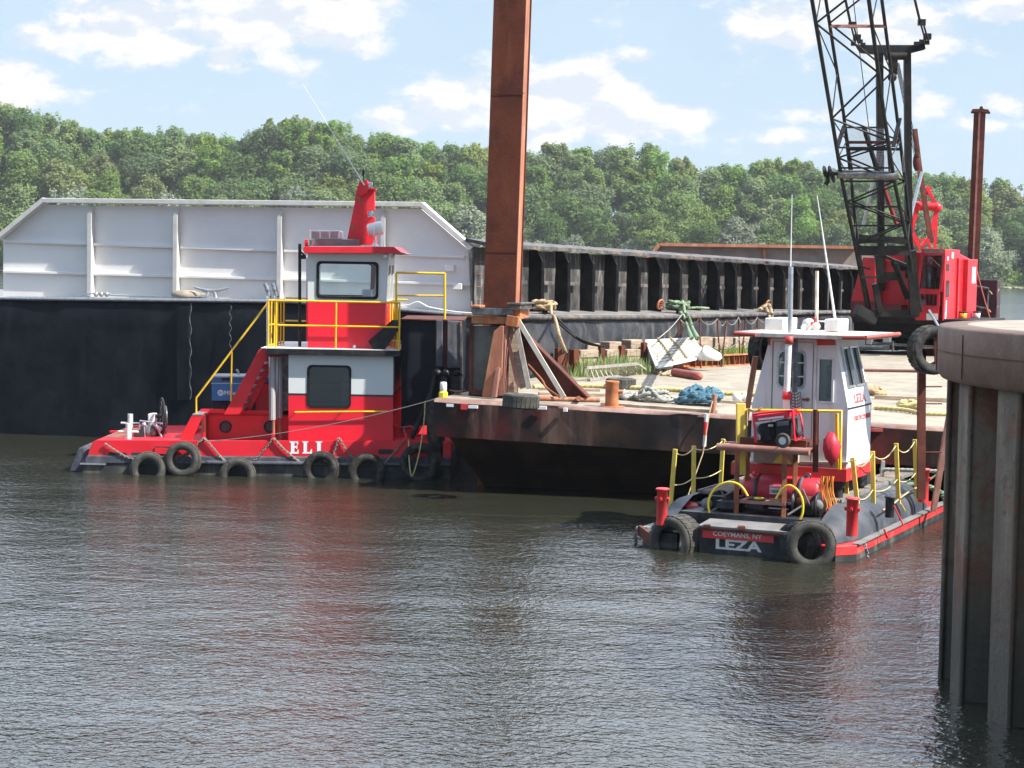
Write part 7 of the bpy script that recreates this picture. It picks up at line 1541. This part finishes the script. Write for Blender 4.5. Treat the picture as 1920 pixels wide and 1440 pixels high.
mb = MB(); mb.cyl(cp(1660, 105, 58.2), cp(1700, 105, 58.2), .12); obj('head_sheave', mb, 'crane_black', t)
mb = MB(); mb.sq(cp(1676, 100, 58.2), cp(1674, 140, 58.3), .22, .2); mb.sph(cp(1673, 145, 58.2), .14); obj('hoist_block', mb, 'crane_black', t)
for P in ([(1604, 80, 58.1), (1595, 45, 56.8), (1583, -10, 55), (1560, -160, 51.8)], [(1736, 78, 58.1), (1725, 40, 56.8), (1713, -10, 55), (1668, -160, 51.8)]):
    mb = MB(); Q = [cp(*p) for p in P]; mb.tube([Q[1], Q[2], Q[3]], .04, 6); mb.sq(Q[0], Q[0].lerp(Q[1], .9), .05, .03); mb.sq(Q[0]+V((.08, 0, 0)), Q[0].lerp(Q[1], .9)+V((.08, 0, 0)), .05, .03)
    for f in (.0, .95): mb.box(Q[0].lerp(Q[1], f)+V((.04, 0, .15 if f == 0 else 0)), (.22, .14, .18))
    obj('pendant_line', mb, 'boom_black', t)
mb = MB()
for k in range(5): mb.cyl(cp(1679+k*1.6, 118, 58.4), cp(1716+k*2.2, 300, 61.0), .011, n=4)
mb.cyl(cp(1600, 0, 54), cp(1640, 330, 57.8), .013, n=4); mb.cyl(cp(1640, 330, 57.8), cp(1672, 500, 59), .013, n=4); mb.cyl(cp(1703, 300, 58), cp(1712, 370, 60), .012, n=4); obj('hoist_lines', mb, 'cable_black', t)
for P, w_, m_, nm in (([(1715, 242, 61.3), (1726, 330, 61.2), (1746, 455, 61.0)], .15, 'rust_dark', 'backstay_link'), ([(1729, 322, 60.8), (1706, 410, 60.5)], .09, 'galv', 'backstay_strut'), ([(1637, 340, 58.5), (1618, 425, 58.8)], .09, 'galv', 'backstay_strut'), ([(1655, 345, 59.2), (1681, 420, 59.6)], .12, 'crane_red_dark', 'backstay_link')):
    mb = MB(); Q = [cp(*p) for p in P]
    for p, q in zip(Q, Q[1:]): mb.sq(p, q, w_, w_*.7)
    obj(nm, mb, m_, t)
mb = MB(); mb.sph(cp(1719, 303, 61.0), (.13, .1, .3)); obj('equaliser_block', mb, 'rust_dark', t)
# red A-frame
mb = MB(); D1 = 61.4
for p, q, w_ in (((1736, 350), (1757, 388), .14), ((1757, 388), (1745, 440), .14), ((1720, 388), (1709, 430), .14), ((1709, 430), (1722, 462), .12), ((1745, 440), (1728, 462), .12), ((1756, 392), (1753, 466), .09), ((1745, 350), (1724, 384), .05)): mb.sq(cp(*p, D1), cp(*q, D1), w_, .1)
mb.cyl(cp(1717, 386, D1), cp(1757, 387, D1), .14, n=12); mb.sph(cp(1757, 389, D1), .16); mb.sph(cp(1719, 387, D1), .15)
for p, q, w_ in (((1709, 449), (1742, 450), .08), ((1724, 449), (1724, 470), .05), ((1713, 450), (1712, 468), .05), ((1740, 450), (1745, 466), .06)): mb.sq(cp(*p, D1-.6), cp(*q, D1-.6), w_, .06)
obj('a_frame', mb, 'crane_red', t)
# counterweight slab with rope loops behind the crane, buckets
w = thing('steel_bin', 'dark purple steel bin with rope loops standing behind the crane', 'bin', cp(1850, 640, 62))
K = Frame(V((15.2, 61.5, 0)), 20)
mb = MB(); a0, z1 = K.az(1826, 524, 0); a1, z0 = K.az(1868, 610, 0); mb.box(K.w((a0+a1)/2, .5, (z1+DZ)/2), (a1-a0, 1.0, z1-DZ), (K.a, K.b, K.z)); obj('bin_body', mb, 'purple_steel', w, bevel=.03)
mb = MB(); mb.cyl(K.px(1831, 537, -.06), K.px(1854, 541, -.06), .04); mb.cyl(K.px(1829, 575, -.06), K.px(1851, 579, -.06), .04); mb.sq(K.px(1854, 541, -.05), K.px(1851, 579, -.05), .05); obj('bin_rail', mb, 'steel_dark', w)
mb = MB(); mb.tube(sag(K.px(1856, 546, -.08), K.px(1873, 542, .3), .15), .025, 6); mb.tube(sag(K.px(1853, 580, -.08), K.px(1871, 574, .3), .15), .025, 6); obj('rope_loop', mb, 'rope_tan', w)
mb = MB(); mb.tube(sag(K.px(1827, 490, -.3), K.px(1857, 600, -.3), .05), .022, 6); single('red_line', mb, 'fender_red', 'thin red line slanting down in front of the purple steel bin', 'line')
def bucket(u0, u1, v0, v1, D, m_, lab):
    w = thing('bucket', lab, 'bucket', cp((u0+u1)/2, v1, D)); c = cp((u0+u1)/2, v1, D); q = cp((u0+u1)/2, v0, D); r = (cp(u1, v0, D)-cp(u0, v0, D)).length/2; h = q.z-c.z
    mb = MB(); mb.lathe([(0, 0), (r*.86, 0), (r, h), (r*.93, h), (r*.8, .03)], c, n=20); obj('pail', mb, m_, w); mb = MB(); mb.torus(c+V((0, 0, h*.95)), (0, 0, 1), r*1.02, .02, 20, 5); mb.tube([c+V((-r, 0, h)), c+V((0, -r, h*.75)), c+V((r, 0, h))], .008, 5); obj('handle', mb, 'black', w)
bucket(1795, 1813, 584, 602, 59.0, 'orange', 'orange bucket beside the crane cab, left of the white one'); bucket(1824, 1838, 584, 600, 59.6, 'white', 'white bucket beside the purple steel bin')
mb = MB(); mb.box(cp(1816, 606, 59.6), (1.6, 1.6, .08)); mb.box(cp(1816, 606, 59.6)-V((0, -.3, 1.1)), (.8, .8, 2.1)); obj('side_platform', mb, 'crane_black', t)

# ================================================================ round sheet pile pier at the right
cx, cy, R = 9.35, 19.4, 4.94; ZC = 3.74
t = thing('sheet_pile_pier', 'round steel sheet pile pier with a rusty capping ring in the right foreground', 'pier', (cx, cy, 0))
n = 120; prof = [(R-.05, ZC-.55), (R-.01, ZC-.5), (R, ZC-.025), (R-.025, ZC), (R-.3, ZC+.01)]
mb = MB(); mb.lathe(prof, (cx, cy, 0), n=n); obj('cap_ring', mb, 'cap_conc', t)
mb = MB(); mb.lathe([(R+.004, ZC-.262), (R+.004, ZC-.250)], (cx, cy, 0), n=n)
obj('cap_seam', mb, 'rust_dark', t)
mb = MB()
for k in range(18):
    q = 2*pi*k/18+.1; p = V((cx+cos(q)*(R+.003), cy+sin(q)*(R+.003), ZC-.5)); mb.sq(p, p+V((0, 0, .44)), .012, .006)
obj('cap_joint', mb, 'rust_dark', t)
mb = MB(); mb.lathe([(R-.3, ZC+.008), (R-1.5, ZC+.03), (0, ZC+.06)], (cx, cy, 0), n=60); obj('fill', mb, 'cell_fill', t)
mb = MB(); per = 28; pts = []; 
for k in range(per):
    q0 = 2*pi*k/per; dq = 2*pi/per
    for f, r in ((0, R-.12), (.34, R-.12), (.44, R-.40), (.90, R-.40)): q = q0+dq*f; pts.append((cx+cos(q)*r, cy+sin(q)*r))
m = len(pts)
mb = MB(); vs = [V((x, y, z)) for z in (ZC-.53, 2.2, 1.1, .3, -1.0) for x, y in pts]
mb.add(vs, [(j*m+i, j*m+(i+1) % m, (j+1)*m+(i+1) % m, (j+1)*m+i) for j in range(4) for i in range(m)]); obj('sheet_piles', mb, 'pile_steel', t)
for k in range(per):
    mb = MB(); q = 2*pi*(k+.36)/per; p = V((cx+cos(q)*(R-.13), cy+sin(q)*(R-.13), 0)); mb.cyl(p+V((0, 0, -.5)), p+V((0, 0, ZC-.55)), .03, n=8); obj('interlock', mb, 'pile_steel', t)
tyre(cp(1746, 656, 30.6), (0, 0, 20), 1.08, 'rubber', 'black tyre hung on the pipe ladder at the left of the round pier', 'tyres by the pier', 1.1)
t = thing('pipe_ladder', 'rusty square pipe ladder fixed to the deck barge edge left of the round pier', 'ladder', cp(1727, 930, 30.9))
mb = MB(); a = cp(1727, 935, 30.9); mb.sq(a, cp(1728, 658, 30.9), .12, .12); obj('upright', mb, 'rust_dark', t)
mb = MB(); mb.sq(cp(1728, 660, 30.9), cp(1762, 660, 30.9), .12, .12); obj('top_bar', mb, 'rust_dark', t)
for v in (725, 757, 848):
    mb = MB(); mb.cyl(cp(1728, v, 30.9), cp(1766, v, 30.9), .012, n=6); obj('rung', mb, 'rust_dark', t)
mb = MB(); mb.sq(cp(1756, 618, 30.6), cp(1758, 700, 30.6), .08); obj('hanger_plate', mb, 'rust_dark', t)
# ================================================================ thin summer haze over the river
hz = bpy.data.materials.new('haze'); hz.use_nodes = True; t_ = hz.node_tree; t_.nodes.clear()
o_ = N(t_, 'ShaderNodeOutputMaterial'); pv = N(t_, 'ShaderNodeVolumePrincipled'); pv.inputs['Color'].default_value = (.93, .95, .98, 1); pv.inputs['Density'].default_value = .00012; pv.inputs['Anisotropy'].default_value = .2
t_.links.new(pv.outputs[0], o_.inputs['Volume']); MAT['haze'] = hz
mb = MB(); mb.box((0, 420, 34), (2430, 972, 70)); tag(obj('haze', mb, 'haze', None), kind='stuff')
